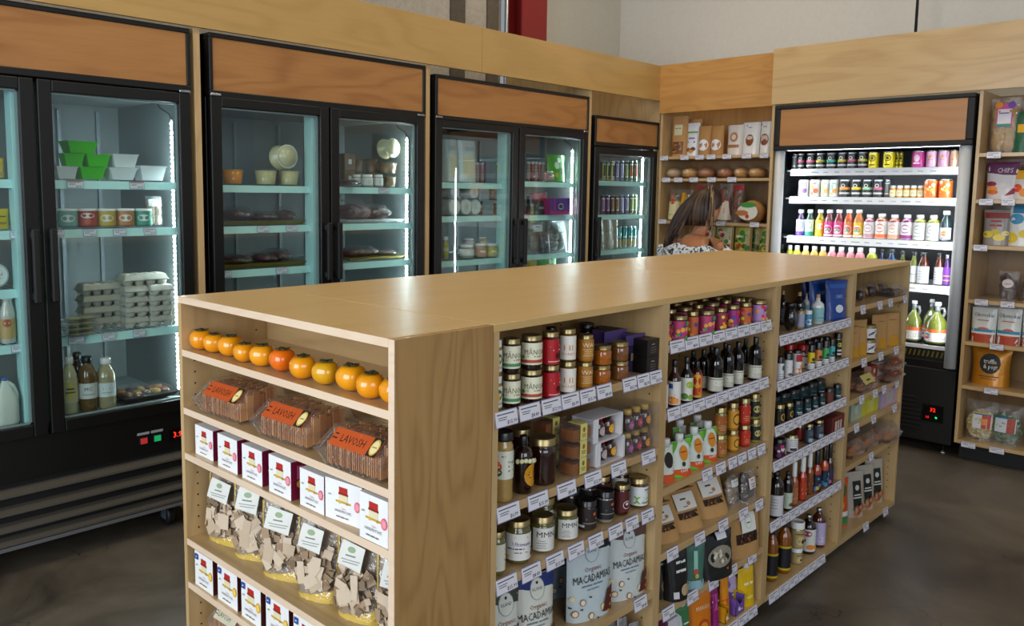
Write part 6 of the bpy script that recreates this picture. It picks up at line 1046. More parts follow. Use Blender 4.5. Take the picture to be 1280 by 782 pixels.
('jam_o',2.401,1.335,1.07,0.037,0.076,'y',-0.5,6,'gold-lidded jam jar, third from left, second row of top shelf of second bay'),
('jam_p',2.49,1.335,1.07,0.053,0.076,'y',-0.5,6,'gold-lidded jam jar, fourth from left, second row of top shelf of second bay'),
('jam_r',2.586,1.335,1.07,0.042,0.076,'y',-0.5,6,'gold-lidded jam jar, fifth from left, second row of top shelf of second bay'),
('jam_m',2.675,1.335,1.07,0.043,0.076,'y',-0.5,6,'gold-lidded jam jar, sixth from left, second row of top shelf of second bay'),
('jam_o',2.686,1.296,1.07,0.043,0.076,'y',-0.5,6,'gold-lidded jam jar, seventh from left, second row of top shelf of second bay'),
('jam_r',2.382,1.405,1.07,0.042,0.076,'y',-0.5,6,'gold-lidded jam jar, first from left, third row of top shelf of second bay'),
('jam_p',2.471,1.405,1.07,0.057,0.076,'y',-0.5,6,'gold-lidded jam jar, second from left, third row of top shelf of second bay'),
('jam_o',2.562,1.405,1.07,0.039,0.076,'y',-0.5,6,'gold-lidded jam jar, third from left, third row of top shelf of second bay'),
('jam_p',2.657,1.405,1.07,0.056,0.076,'y',-0.5,6,'gold-lidded jam jar, fourth from left, third row of top shelf of second bay'),
('jam_r',2.685,1.366,1.07,0.045,0.076,'y',-0.5,6,'gold-lidded jam jar, fifth from left, third row of top shelf of second bay'),
('jam_m',2.684,1.32,1.07,0.046,0.076,'y',-0.5,6,'gold-lidded jam jar, sixth from left, third row of top shelf of second bay'),
('bot_citr',2.067,1.25,0.874,0.031,0.138,'y',-0.5,7,'brown syrup bottle with white label, second shelf of second bay'),
('bot_citr',2.13,1.25,0.874,0.039,0.139,'y',-0.5,7,'amber syrup bottle with orange fruit label, second shelf of second bay'),
('bot_lime',2.2,1.25,0.874,0.037,0.139,'y',-0.5,7,'dark syrup bottle with green lime label, second shelf of second bay'),
('bot_red',2.263,1.25,0.874,0.03,0.117,'y',-0.5,7,'small sauce bottle with red and yellow label, second shelf of second bay'),
('bot_ext',2.391,1.3,0.874,0.038,0.13,'y',-0.5,7,'round-shouldered black bottle with cream label, first from left, second shelf of second bay'),
('bot_ext',2.379,1.25,0.874,0.045,0.145,'y',-0.5,7,'round-shouldered black bottle with cream label, second from left, second shelf of second bay'),
('bot_ext',2.46,1.25,0.874,0.036,0.145,'y',-0.5,7,'round-shouldered black bottle with cream label, third from left, second shelf of second bay'),
('bot_ext',2.527,1.25,0.874,0.036,0.145,'y',-0.5,7,'round-shouldered black bottle with cream label, fourth from left, second shelf of second bay'),
('bot_ext',2.676,1.3,0.874,0.033,0.131,'y',-0.5,7,'round-shouldered black bottle with cream label, fifth from left, second shelf of second bay'),
('bot_ext',2.65,1.25,0.874,0.044,0.147,'y',-0.5,7,'round-shouldered black bottle with cream label, sixth from left, second shelf of second bay'),
('bot_ext',2.413,1.35,0.874,0.035,0.115,'y',-0.5,7,'black bottle, first from left, rear of second shelf of second bay'),
('bot_ext',2.533,1.35,0.874,0.036,0.115,'y',-0.5,7,'black bottle, second from left, rear of second shelf of second bay'),
('bot_ext',2.63,1.35,0.874,0.037,0.115,'y',-0.5,7,'black bottle, third from left, rear of second shelf of second bay'),
('bot_ext',2.69,1.335,0.874,0.034,0.115,'y',-0.5,7,'black bottle, fourth from left, rear of second shelf of second bay'),
('spout_b',2.118,1.265,0.648,0.061,0.105,'y',-0.2,8,'spouted pouch with black oval, third shelf of second bay'),
('spout_o',2.195,1.265,0.648,0.099,0.105,'y',-0.2,8,'spouted pouch with large orange oval, third shelf of second bay'),
('spout_o',2.295,1.272,0.648,0.085,0.105,'y',-0.2,8,'spouted pouch with orange oval, third shelf of second bay'),
('spout_o',2.386,1.275,0.648,0.086,0.105,'y',-0.2,8,'spouted pouch with orange oval at right end, third shelf of second bay'),
('spout_b',2.316,1.335,0.648,0.06,0.11,'y',-0.2,8,'spouted pouch, first from left, rear of third shelf of second bay'),
('spout_b',2.428,1.335,0.648,0.06,0.105,'y',-0.2,8,'spouted pouch, second from left, rear of third shelf of second bay'),
('jar_ggold',2.453,1.262,0.648,0.042,0.073,'y',-0.5,9,'gold-lidded jar with brown label, lower tier, third shelf of second bay'),
('jar_yel',2.536,1.262,0.648,0.039,0.072,'y',-0.5,9,'gold-lidded jar with yellow label, lower tier, third shelf of second bay'),
('jar_chili',2.618,1.262,0.648,0.041,0.074,'y',-0.5,9,'red sauce jar with gold lid, lower tier, third shelf of second bay'),
('jar_olv',2.689,1.258,0.648,0.037,0.081,'y',-0.5,9,'black-labelled jar with gold lid, lower tier, third shelf of second bay'),
('jar_ggold',2.446,1.262,0.722,0.039,0.092,'y',-0.5,9,'gold-lidded jar with brown label, upper tier, third shelf of second bay'),
('jar_yel',2.528,1.262,0.721,0.039,0.094,'y',-0.5,9,'gold-lidded jar with yellow label, upper tier, third shelf of second bay'),
('jar_chili',2.61,1.262,0.723,0.041,0.093,'y',-0.5,9,'red sauce jar with gold lid, upper tier, third shelf of second bay'),
('jar_olv',2.683,1.262,0.73,0.037,0.089,'y',-0.5,9,'black-labelled jar with gold lid, upper tier, third shelf of second bay'),
('kraft_w',2.152,1.275,0.45,0.119,0.1,'y',-0.2,10,'kraft bag with clear window and white label, fourth shelf of second bay'),
('kraft_w',2.282,1.275,0.45,0.144,0.11,'y',-0.2,10,'large kraft bag with granola window and white label, fourth shelf of second bay'),
('kraft_w',2.443,1.275,0.45,0.154,0.115,'y',-0.2,10,'kraft bag with dark window and white label, fourth shelf of second bay'),
('clearbag',2.562,1.275,0.45,0.062,0.105,'y',0,10,'clear bag of pale grains with white label, fourth shelf of second bay'),
('clearbag_d',2.639,1.256,0.45,0.09,0.11,'y',0,10,'clear bag of dark grains with pink label, fourth shelf of second bay'),
('blackbag',2.156,1.285,0.268,0.068,0.15,'y',-0.2,11,'black bag with nut window, fifth shelf of second bay'),
('blackbox',2.177,1.252,0.268,0.092,0.15,'y',-0.2,11,'tall black bag with white lettering, fifth shelf of second bay'),
('tealbag',2.271,1.24,0.268,0.073,0.145,'y',-0.5,11,'teal narrow pouch of snacks, fifth shelf of second bay'),
('blackwin',2.405,1.243,0.268,0.162,0.14,'y',-0.2,11,'wide black pouch with oval clear window, fifth shelf of second bay'),
('blackbag',2.676,1.33,0.268,0.062,0.15,'y',-0.2,11,'black bag behind the window pouch, fifth shelf of second bay'),
('kraft_t',2.618,1.256,0.268,0.178,0.155,'y',-0.2,11,'tall kraft bag with white crest label, fifth shelf of second bay'),
('wbox',2.16,1.265,0.07,0.06,0.135,'y',0,12,'small white and red carton, bottom shelf of second bay'),
('sp_green',2.248,1.265,0.07,0.07,0.16,'y',-0.2,12,'green pouch with white cap, bottom shelf of second bay'),
('sp_mango',2.364,1.265,0.07,0.106,0.165,'y',-0.2,12,'orange pouch with white cap, bottom shelf of second bay'),
('sp_mag',2.452,1.265,0.07,0.037,0.14,'y',-0.2,12,'magenta pouch, bottom shelf of second bay'),
('sp_orange',2.524,1.265,0.07,0.038,0.17,'y',-0.2,12,'orange pouch with white cap in front, bottom shelf of second bay'),
('sp_purple',2.631,1.29,0.07,0.085,0.145,'y',-0.2,12,'lilac pouch pack, bottom shelf of second bay'),
('sp_yellow',2.665,1.256,0.07,0.084,0.15,'y',-0.2,12,'yellow pouch with white cap, bottom shelf of second bay'),
('caseor',2.493,1.245,0.07,0.024,0.06,'y',0,12,'open orange display carton, bottom shelf of second bay'),
('casepu',2.584,1.245,0.07,0.06,0.065,'y',0,12,'open lilac display carton, bottom shelf of second bay'),
('caseye',2.653,1.256,0.07,0.077,0.07,'y',0,12,'open yellow display carton, bottom shelf of second bay'),
('bot_cork_k',3.093,1.36,1.005,0.031,0.13,'y',-0.5,13,'dark corked bottle, top shelf of third bay'),
('jar_foilk',2.957,1.27,1.005,0.047,0.104,'y',-0.5,13,'black lumpy jar, top shelf of third bay'),
('bot_cork_k',3.174,1.33,1.005,0.045,0.121,'y',-0.5,13,'dark corked bottle with pale label, top shelf of third bay'),
('tubebeige',3.031,1.262,1.005,0.028,0.079,'y',0,13,'small jar with beige contents, top shelf of third bay'),
('bot_cork_a',3.313,1.36,1.005,0.025,0.102,'y',-0.5,13,'white corked bottle with aqua label, top shelf of third bay'),
('tin_blue',3.097,1.262,1.005,0.028,0.064,'y',-0.5,13,'small white jar with blue label, top shelf of third bay'),
('bot_cork_b',3.415,1.379,1.005,0.022,0.089,'y',-0.5,13,'brown corked bottle behind the white ones, top shelf of third bay'),
('bot_cork_a',3.216,1.275,1.005,0.047,0.114,'y',-0.5,13,'large white corked bottle with aqua label, top shelf of third bay'),
('bot_cork_b',3.365,1.3,1.005,0.032,0.103,'y',-0.5,13,'brown corked bottle with pink label, top shelf of third bay'),
('jar_sphere',3.413,1.296,1.005,0.027,0.125,'y',-0.5,13,'small jar with round black lid, top shelf of third bay'),
('bluebag',3.378,1.269,1.005,0.097,0.07,'y',-0.4,13,'small blue and white bag, top shelf of third bay'),
('bluebag',3.367,1.377,1.005,0.074,0.17,'y',-0.4,13,'bright blue pouch, first from left, top shelf of third bay'),
('bluebag',3.367,1.334,1.005,0.12,0.175,'y',-0.4,13,'bright blue pouch, second from left, top shelf of third bay'),
('bluebag',3.367,1.267,1.005,0.12,0.16,'y',-0.4,13,'bright blue pouch, third from left, top shelf of third bay'),
('sp_white',2.828,1.242,0.843,0.027,0.088,'y',-0.5,14,'white-labelled spice tin with black lid, second shelf of third bay'),
('sp_white2',2.896,1.242,0.843,0.03,0.092,'y',-0.5,14,'white-labelled spice tin with brown picture, second shelf of third bay'),
('sp_carrot',2.972,1.242,0.843,0.032,0.093,'y',-0.5,14,'spice jar with orange picture label, second shelf of third bay'),
('sp_redlid',3.123,1.285,0.843,0.043,0.09,'y',-0.5,14,'spice jar with red lid and white label, second shelf of third bay'),
('sp_yel',3.099,1.242,0.843,0.024,0.097,'y',-0.5,14,'spice jar with yellow label, second shelf of third bay'),
('sp_ora',3.164,1.242,0.843,0.026,0.099,'y',-0.5,14,'spice jar with orange label, second shelf of third bay'),
('sp_grn',3.231,1.242,0.843,0.028,0.098,'y',-0.5,14,'spice jar with green label, second shelf of third bay'),
('sp_cya',3.294,1.242,0.843,0.023,0.097,'y',-0.5,14,'spice jar with cyan label, second shelf of third bay'),
('sp_blk',3.413,1.264,0.843,0.028,0.104,'y',-0.5,14,'wide-lidded spice jar with black label, second shelf of third bay'),
('sp_redlid',3.107,1.33,0.843,0.038,0.088,'y',-0.5,14,'spice jar with red lid, second row, second shelf of third bay'),
('sp_yel',3.287,1.33,0.843,0.03,0.079,'y',-0.5,14,'black-capped spice jar, first from left, second row, second shelf of third bay'),
('sp_yel',3.346,1.33,0.843,0.03,0.08,'y',-0.5,14,'black-capped spice jar, second from left, second row, second shelf of third bay'),
('sp_yel',3.406,1.33,0.843,0.03,0.082,'y',-0.5,14,'black-capped spice jar, third from left, second row, second shelf of third bay'),
('sp_yel',3.412,1.309,0.843,0.03,0.083,'y',-0.5,14,'black-capped spice jar, fourth from left, second row, second shelf of third bay'),
('tin_gold',2.847,1.245,0.679,0.037,0.077,'y',-0.5,15,'gold-lidded jar with black label, third shelf of third bay'),
('tin_gold',2.928,1.245,0.679,0.03,0.068,'y',-0.5,15,'black jar with gold picture label, third shelf of third bay'),
('tin_teal',3.003,1.245,0.679,0.035,0.065,'y',-0.5,15,'black-lidded tin with dark teal label, first from left, third shelf of third bay'),
('tin_teal',3.087,1.245,0.679,0.03,0.058,'y',-0.5,15,'black-lidded tin with dark teal label, second from left, third shelf of third bay'),
('tin_teal',3.157,1.245,0.679,0.027,0.055,'y',-0.5,15,'black-lidded tin with dark teal label, third from left, third shelf of third bay'),
('tin_teal',3.226,1.245,0.679,0.026,0.055,'y',-0.5,15,'black-lidded tin with dark teal label, fourth from left, third shelf of third bay'),
('tin_brown',3.301,1.245,0.679,0.033,0.063,'y',-0.5,15,'black-lidded tin with brown label, third shelf of third bay'),
('tin_teal',3.381,1.245,0.679,0.03,0.065,'y',-0.5,15,'black-lidded tin with dark teal label, fifth from left, third shelf of third bay'),
('tin_teal',2.8,1.325,0.679,0.052,0.072,'y',-0.5,15,'black-lidded tin, first from left, row two, third shelf of third bay'),
('tin_teal',2.885,1.325,0.679,0.052,0.072,'y',-0.5,15,'black-lidded tin, second from left, row two, third shelf of third bay'),
('tin_teal',2.97,1.325,0.679,0.052,0.072,'y',-0.5,15,'black-lidded tin, third from left, row two, third shelf of third bay'),
('tin_teal',3.055,1.325,0.679,0.052,0.072,'y',-0.5,15,'black-lidded tin, fourth from left, row two, third shelf of third bay'),
('tin_teal',3.14,1.325,0.679,0.052,0.072,'y',-0.5,15,'black-lidded tin, fifth from left, row two, third shelf of third bay'),
('tin_teal',3.225,1.325,0.679,0.052,0.072,'y',-0.5,15,'black-lidded tin, sixth from left, row two, third shelf of third bay'),
('tin_teal',3.31,1.325,0.679,0.052,0.072,'y',-0.5,15,'black-lidded tin, seventh from left, row two, third shelf of third bay'),
('tin_teal',3.395,1.325,0.679,0.052,0.072,'y',-0.5,15,'black-lidded tin, eighth from left, row two, third shelf of third bay'),
('tin_teal',2.83,1.39,0.679,0.052,0.072,'y',-0.5,15,'black-lidded tin, first from left, row three, third shelf of third bay'),
('tin_teal',2.915,1.39,0.679,0.052,0.072,'y',-0.5,15,'black-lidded tin, second from left, row three, third shelf of third bay'),
('tin_teal',3,1.39,0.679,0.052,0.072,'y',-0.5,15,'black-lidded tin, third from left, row three, third shelf of third bay'),
('tin_teal',3.085,1.39,0.679,0.052,0.072,'y',-0.5,15,'black-lidded tin, fourth from left, row three, third shelf of third bay'),
('tin_teal',3.17,1.39,0.679,0.052,0.072,'y',-0.5,15,'black-lidded tin, fifth from left, row three, third shelf of third bay'),
('tin_teal',3.255,1.39,0.679,0.052,0.072,'y',-0.5,15,'black-lidded tin, sixth from left, row three, third shelf of third bay'),
('tin_teal',3.34,1.39,0.679,0.052,0.072,'y',-0.5,15,'black-lidded tin, seventh from left, row three, third shelf of third bay'),
('tin_teal',2.86,1.455,0.679,0.052,0.072,'y',-0.5,15,'black-lidded tin, first from left, row four, third shelf of third bay'),
('tin_teal',2.945,1.455,0.679,0.052,0.072,'y',-0.5,15,'black-lidded tin, second from left, row four, third shelf of third bay'),
('tin_teal',3.03,1.455,0.679,0.052,0.072,'y',-0.5,15,'black-lidded tin, third from left, row four, third shelf of third bay'),
('tin_teal',3.115,1.455,0.679,0.052,0.072,'y',-0.5,15,'black-lidded tin, fourth from left, row four, third shelf of third bay'),
('tin_teal',3.2,1.455,0.679,0.052,0.072,'y',-0.5,15,'black-lidded tin, fifth from left, row four, third shelf of third bay'),
('tin_teal',3.285,1.455,0.679,0.052,0.072,'y',-0.5,15,'black-lidded tin, sixth from left, row four, third shelf of third bay'),
('jar_magl',2.874,1.25,0.551,0.043,0.072,'y',-0.5,16,'jar with dark label and magenta picture, fourth shelf of third bay'),
('jar_whl',2.976,1.25,0.551,0.048,0.067,'y',-0.5,16,'gold-lidded jar with white label, fourth shelf of third bay'),
('jar_rl',3.142,1.29,0.551,0.033,0.065,'y',-0.5,16,'gold-lidded jar with red label, fourth shelf of third bay'),
('jar_bl',3.135,1.25,0.551,0.031,0.076,'y',-0.5,16,'dark bottle-jar with blue-grey label, fourth shelf of third bay'),
('jar_bl',3.226,1.25,0.551,0.038,0.075,'y',-0.5,16,'gold-lidded dark jar, fourth shelf of third bay'),
('jar_rl',3.414,1.3,0.551,0.026,0.06,'y',-0.5,16,'small gold-lidded jar, fourth shelf of third bay'),
('box_red',3.362,1.256,0.551,0.13,0.07,'y',0,16,'dark red carton with white pictures, fourth shelf of third bay'),
('sauce_w',2.868,1.25,0.33,0.055,0.171,'y',-0.5,17,'black sauce bottle with white label, fifth shelf of third bay'),
('sauce_g',2.967,1.25,0.33,0.037,0.147,'y',-0.5,17,'dark bottle with pale green label, fifth shelf of third bay'),
('hot_w',3.034,1.255,0.33,0.032,0.169,'y',-0.5,17,'orange hot sauce with white cap, fifth shelf of third bay'),
('hot_wr',3.112,1.255,0.33,0.034,0.17,'y',-0.5,17,'red hot sauce with white cap, fifth shelf of third bay'),
('hot_wb',3.194,1.262,0.33,0.031,0.165,'y',-0.5,17,'brown hot sauce with white cap, fifth shelf of third bay'),
('hot_k',3.237,1.25,0.33,0.033,0.17,'y',-0.5,17,'hot sauce with black cap and dark label, fifth shelf of third bay'),
('hot_kb',3.31,1.25,0.33,0.033,0.171,'y',-0.5,17,'hot sauce with black cap and blue label, fifth shelf of third bay'),
('hot_kp',3.365,1.25,0.33,0.03,0.169,'y',-0.5,17,'hot sauce with black cap and purple label, fifth shelf of third bay'),
('bbq',2.906,1.272,0.07,0.048,0.195,'y',-0.5,18,'amber sauce bottle with black and yellow label, first from left, bottom shelf of third bay'),
('bbq',3.006,1.268,0.07,0.051,0.196,'y',-0.5,18,'amber sauce bottle with black and yellow label, second from left, bottom shelf of third bay'),
('tanjar',3.122,1.268,0.07,0.046,0.062,'y',-0.5,18,'small tan jar with white lid, lower of stack, bottom shelf of third bay'),
('kombu_w',3.25,1.276,0.07,0.059,0.156,'y',-0.5,18,'black bottle with white fruit label, bottom shelf of third bay'),
('kombu_l',3.341,1.271,0.07,0.055,0.161,'y',-0.5,18,'amber bottle with lilac label, bottom shelf of third bay'),
('tanjar',3.122,1.268,0.133,0.053,0.105,'y',-0.5,18,'wider tan jar with white lid, upper of stack, bottom shelf of third bay'),
('cup_clear',3.683,1.285,1.052,0.046,0.065,'y',0,19,'clear cup of dark treats with kraft tag, first from left, top shelf of far bay'),
('cup_clear',3.884,1.31,1.052,0.048,0.065,'y',0,19,'clear cup of dark treats with kraft tag, second from left, top shelf of far bay'),
('cup_clear',4.058,1.33,1.052,0.047,0.06,'y',0,19,'clear cup of dark treats with kraft tag, third from left, top shelf of far bay'),
('tray_dark',4.011,1.264,1.052,0.191,0.055,'y',0,19,'dark tray of sweets with clear lid, top shelf of far bay'),
('kraft_y',3.595,1.28,0.822,0.09,0.13,'y',-0.4,20,'kraft pouch with golden contents, first from left, second shelf of far bay'),
('kraft_y',3.682,1.28,0.822,0.09,0.15,'y',-0.4,20,'kraft pouch with golden contents, second from left, second shelf of far bay'),
('kraft_y',3.928,1.28,0.822,0.091,0.15,'y',-0.4,20,'kraft pouch with golden contents, third from left, second shelf of far bay'),
('kraft_y',4.026,1.264,0.822,0.113,0.15,'y',-0.4,20,'kraft pouch with golden contents, fourth from left, second shelf of far bay'),
('jar_bird',3.745,1.26,0.822,0.058,0.062,'y',-0.5,20,'jar with white bird label, lower of two, second shelf of far bay'),
('jar_bird',3.745,1.26,0.885,0.058,0.062,'y',-0.5,20,'jar with white bird label, upper of two, second shelf of far bay'),
('clam_t',3.705,1.27,0.663,0.2,0.07,'y',0,21,'tilted clamshell with pale yellow label, third shelf of far bay'),
('card_r',3.892,1.29,0.663,0.081,0.08,'y',0,21,'narrow carton with red and white panel, third shelf of far bay'),
('card_w',3.996,1.29,0.663,0.12,0.085,'y',0,21,'narrow carton with white panel, third shelf of far bay'),
('clam_t2',4.007,1.256,0.663,0.2,0.05,'y',0,21,'clamshell with brown label, lower of two, third shelf of far bay'),
('clam_t2',4.007,1.256,0.714,0.2,0.05,'y',0,21,'clamshell with brown label, upper of two, third shelf of far bay'),
('soap_g',3.626,1.27,0.548,0.115,0.085,'y',0,22,'pale grey green soap carton, fourth shelf of far bay'),
('soap_y',3.794,1.27,0.548,0.2,0.085,'y',0,22,'lemon yellow soap carton, fourth shelf of far bay'),
('soap_l',4.007,1.261,0.548,0.2,0.09,'y',0,22,'pale lilac soap carton, fourth shelf of far bay'),
('clam_c',3.654,1.285,0.38,0.163,0.075,'y',0,23,'clear clamshell of brown cookies, first from left, fifth shelf of far bay'),
('clam_c',3.818,1.285,0.38,0.158,0.075,'y',0,23,'clear clamshell of brown cookies, second from left, fifth shelf of far bay'),
('clam_c',3.986,1.285,0.38,0.175,0.075,'y',0,23,'clear clamshell of brown cookies, third from left, fifth shelf of far bay'),
('clam_c',4.019,1.256,0.38,0.176,0.075,'y',0,23,'clear clamshell of brown cookies, fourth from left, fifth shelf of far bay'),
('bag_orange',3.62,1.3,0.07,0.1,0.21,'y',-0.4,24,'orange and green snack bag, bottom shelf of far bay'),
('pouch_blk',3.79,1.3,0.07,0.115,0.2,'y',-0.4,24,'clear pouch with black label, first from left, bottom shelf of far bay'),
('pouch_blk',3.92,1.3,0.07,0.115,0.2,'y',-0.4,24,'clear pouch with black label, second from left, bottom shelf of far bay'),
('pouch_blk',4.04,1.3,0.07,0.115,0.2,'y',-0.4,24,'clear pouch with black label, third from left, bottom shelf of far bay'),
('persimmon_0',1.072,2.087,1.061,0.066,0.057,'x',-1,25,'golden persimmon with dried green cap, first from left on end shelf'),
('persimmon_0',1.078,2.026,1.061,0.062,0.053,'x',0.23,25,'golden yellow persimmon with dried green cap, second from left on end shelf'),
('persimmon_0',1.084,1.951,1.061,0.063,0.054,'x',-0.53,25,'golden persimmon with dried green cap, third from left on end shelf'),
('persimmon_0',1.072,1.86,1.061,0.058,0.05,'x',0.7,25,'golden persimmon with dried green cap, fourth from left on end shelf'),
('persimmon_1',1.078,1.785,1.061,0.065,0.056,'x',-0.07,25,'golden persimmon with dried green cap, fifth from left on end shelf'),
('persimmon_3',1.084,1.702,1.061,0.066,0.057,'x',-0.83,25,'deep orange persimmon with dried green cap, sixth from left on end shelf'),
('persimmon_0',1.072,1.599,1.061,0.065,0.056,'x',0.4,25,'dull golden persimmon with dried green cap, seventh from left on end shelf'),
('persimmon_2',1.078,1.516,1.061,0.065,0.056,'x',-0.37,25,'greenish yellow persimmon with dried green cap, eighth from left on end shelf'),
('persimmon_1',1.084,1.429,1.061,0.07,0.06,'x',0.87,25,'orange yellow persimmon with dried green cap, ninth from left on end shelf'),
('persimmon_0',1.072,1.347,1.061,0.066,0.056,'x',0.1,25,'golden persimmon with dried green cap, tenth from left on end shelf'),
('persimmon_0',1.078,1.275,1.061,0.063,0.054,'x',-0.67,25,'golden persimmon with dried green cap, eleventh from left on end shelf'),
('lavosh',1.112,1.956,0.899,0.235,0.085,'x',0.05,26,'clear clamshell of crackers with orange label, first from left, second end shelf'),
('lavosh',1.111,1.659,0.899,0.235,0.085,'x',0.05,26,'clear clamshell of crackers with orange label, second from left, second end shelf'),
('lavosh',1.094,1.369,0.899,0.225,0.085,'x',0.05,26,'clear clamshell of crackers with orange label, third from left, second end shelf'),
('pate_pink',1.075,2.044,0.771,0.099,0.083,'x',0,27,'white and burgundy fruit carton, first from left, third end shelf'),
('pate_pink',1.068,1.906,0.771,0.1,0.089,'x',0,27,'white and burgundy fruit carton, second from left, third end shelf'),
('pate_pink',1.067,1.783,0.771,0.095,0.089,'x',0,27,'white and burgundy fruit carton, third from left, third end shelf'),
('pate_pink',1.065,1.654,0.771,0.095,0.093,'x',0,27,'white and burgundy fruit carton, fourth from left, third end shelf'),
('pate_pink',1.07,1.529,0.771,0.094,0.09,'x',0,27,'white and burgundy fruit carton, fifth from left, third end shelf'),
('pate_pink',1.077,1.422,0.771,0.118,0.092,'x',0.1,27,'white and burgundy fruit carton, sixth from left, third end shelf'),
('pate_pink',1.06,1.293,0.771,0.093,0.099,'x',0,27,'white and burgundy fruit carton, seventh from left, third end shelf'),
('crackerpouch',1.112,2.022,0.524,0.153,0.187,'x',0.23,28,'clear cracker pouch with yellow base, first from left, fourth end shelf'),
('crackerpouch',1.113,1.887,0.524,0.128,0.2,'x',0.46,28,'clear cracker pouch with yellow base, second from left, fourth end shelf'),
('crackerpouch',1.11,1.731,0.524,0.146,0.191,'x',0.39,28,'clear cracker pouch with yellow base, third from left, fourth end shelf'),
('crackerpouch',1.108,1.585,0.524,0.127,0.191,'x',0.32,28,'clear cracker pouch with yellow base, fourth from left, fourth end shelf'),
('crackerpouch',1.119,1.44,0.524,0.131,0.191,'x',0.25,28,'clear cracker pouch with yellow base, fifth from left, fourth end shelf'),
('crackerpouch',1.122,1.308,0.524,0.109,0.187,'x',0.48,28,'clear cracker pouch with yellow base, sixth from left, fourth end shelf'),
('pate_brown',1.065,2.044,0.397,0.101,0.099,'x',0,29,'white and brown fruit carton, first from left, fifth end shelf'),
('pate_brown',1.068,1.921,0.397,0.103,0.099,'x',0,29,'white and brown fruit carton, second from left, fifth end shelf'),
('pate_brown',1.067,1.8,0.397,0.094,0.102,'x',0,29,'white and brown fruit carton, third from left, fifth end shelf'),
('pate_brown',1.073,1.687,0.397,0.105,0.102,'x',0,29,'white and brown fruit carton, fourth from left, fifth end shelf'),
('pate_brown',1.068,1.557,0.397,0.099,0.099,'x',0,29,'white and brown fruit carton, fifth from left, fifth end shelf'),
('lavosh_w',1.13,2.035,0.24,0.15,0.075,'x',0.05,30,'clear clamshell of crackers with white label, lowest visible end shelf'),
('tub_w',1.237,3.53,1.535,0.086,0.05,'y',0,31,'white deli tub, bottom left, top shelf of nearest cooler'),
('tub_g',1.335,3.53,1.535,0.108,0.05,'y',0,31,'green tub, bottom tier, top shelf of nearest cooler'),
('tub_w',1.459,3.53,1.535,0.119,0.05,'y',0,31,'white deli tub, bottom tier, top shelf of nearest cooler'),
('tub_w',1.587,3.53,1.535,0.12,0.062,'y',0,31,'white deli tub, right end, top shelf of nearest cooler'),
('tub_g',1.267,3.53,1.587,0.084,0.05,'y',0,31,'green tub, middle tier left, top shelf of nearest cooler'),
('tub_g',1.36,3.53,1.587,0.1,0.05,'y',0,31,'green tub, middle tier right, top shelf of nearest cooler'),
('tub_w',1.47,3.53,1.587,0.112,0.055,'y',0,31,'white deli tub, upper tier, top shelf of nearest cooler'),
('tub_g',1.296,3.53,1.639,0.125,0.048,'y',0,31,'green tub, topmost, top shelf of nearest cooler'),
('dip_t',1.232,3.5,1.34,0.075,0.076,'y',-0.3,32,'clear-lidded jar with teal and white label, second shelf of nearest cooler'),
('dip_r',1.309,3.5,1.34,0.077,0.076,'y',-0.3,32,'clear-lidded jar with red label, second shelf of nearest cooler'),
('dip_y',1.386,3.5,1.34,0.075,0.075,'y',-0.3,32,'clear-lidded jar with yellow label, second shelf of nearest cooler'),
('dip_o',1.464,3.5,1.34,0.075,0.075,'y',-0.3,32,'clear-lidded jar with orange label, second shelf of nearest cooler'),
('dip_g',1.542,3.5,1.34,0.074,0.074,'y',-0.3,32,'clear-lidded jar with green label, second shelf of nearest cooler'),
('clearbag',1.608,3.54,1.34,0.075,0.127,'y',0,32,'foil pouch with yellow label, second shelf of nearest cooler'),
('eggs',1.378,3.58,0.905,0.174,0.052,'y',0,33,'grey pulp egg carton, left stack, bottom, third shelf of nearest cooler'),
('eggs6',1.495,3.52,0.905,0.106,0.05,'y',0,33,'small grey egg carton, middle stack, bottom, third shelf of nearest cooler'),
('eggs6',1.598,3.5,0.905,0.107,0.05,'y',0,33,'small grey egg carton, right stack, bottom, third shelf of nearest cooler'),
('flatpack',1.248,3.46,0.905,0.131,0.02,'y',0,34,'clear flat pack of pale cakes, bottom of stack, third shelf of nearest cooler'),
('eggs',1.378,3.58,0.953,0.174,0.052,'y',0,33,'grey pulp egg carton, left stack, second, third shelf of nearest cooler'),
('eggs6',1.495,3.52,0.949,0.106,0.05,'y',0,33,'small grey egg carton, middle stack, second, third shelf of nearest cooler'),
('eggs6',1.598,3.5,0.949,0.107,0.05,'y',0,33,'small grey egg carton, right stack, second, third shelf of nearest cooler'),
('flatpack',1.248,3.46,0.926,0.131,0.02,'y',0,34,'clear flat pack of pale cakes, second of stack, third shelf of nearest cooler'),
('eggs',1.378,3.58,1.001,0.174,0.052,'y',0,33,'grey pulp egg carton, left stack, third, third shelf of nearest cooler'),
('eggs6',1.495,3.52,0.993,0.106,0.05,'y',0,33,'small grey egg carton, middle stack, third, third shelf of nearest cooler'),
('eggs6',1.598,3.5,0.993,0.107,0.05,'y',0,33,'small grey egg carton, right stack, third, third shelf of nearest cooler'),
('flatpack',1.248,3.46,0.947,0.131,0.02,'y',0,34,'clear flat pack of pale cakes, third of stack, third shelf of nearest cooler'),
('eggs',1.378,3.58,1.049,0.174,0.052,'y',0,33,'grey pulp egg carton, left stack, top, third shelf of nearest cooler'),
('eggs6',1.495,3.52,1.037,0.106,0.05,'y',0,33,'small grey egg carton, middle stack, top, third shelf of nearest cooler'),
('eggs6',1.598,3.5,1.037,0.107,0.05,'y',0,33,'small grey egg carton, right stack, fourth, third shelf of nearest cooler'),
('flatpack',1.248,3.46,0.968,0.131,0.02,'y',0,34,'clear flat pack of pale cakes, top of stack, third shelf of nearest cooler'),
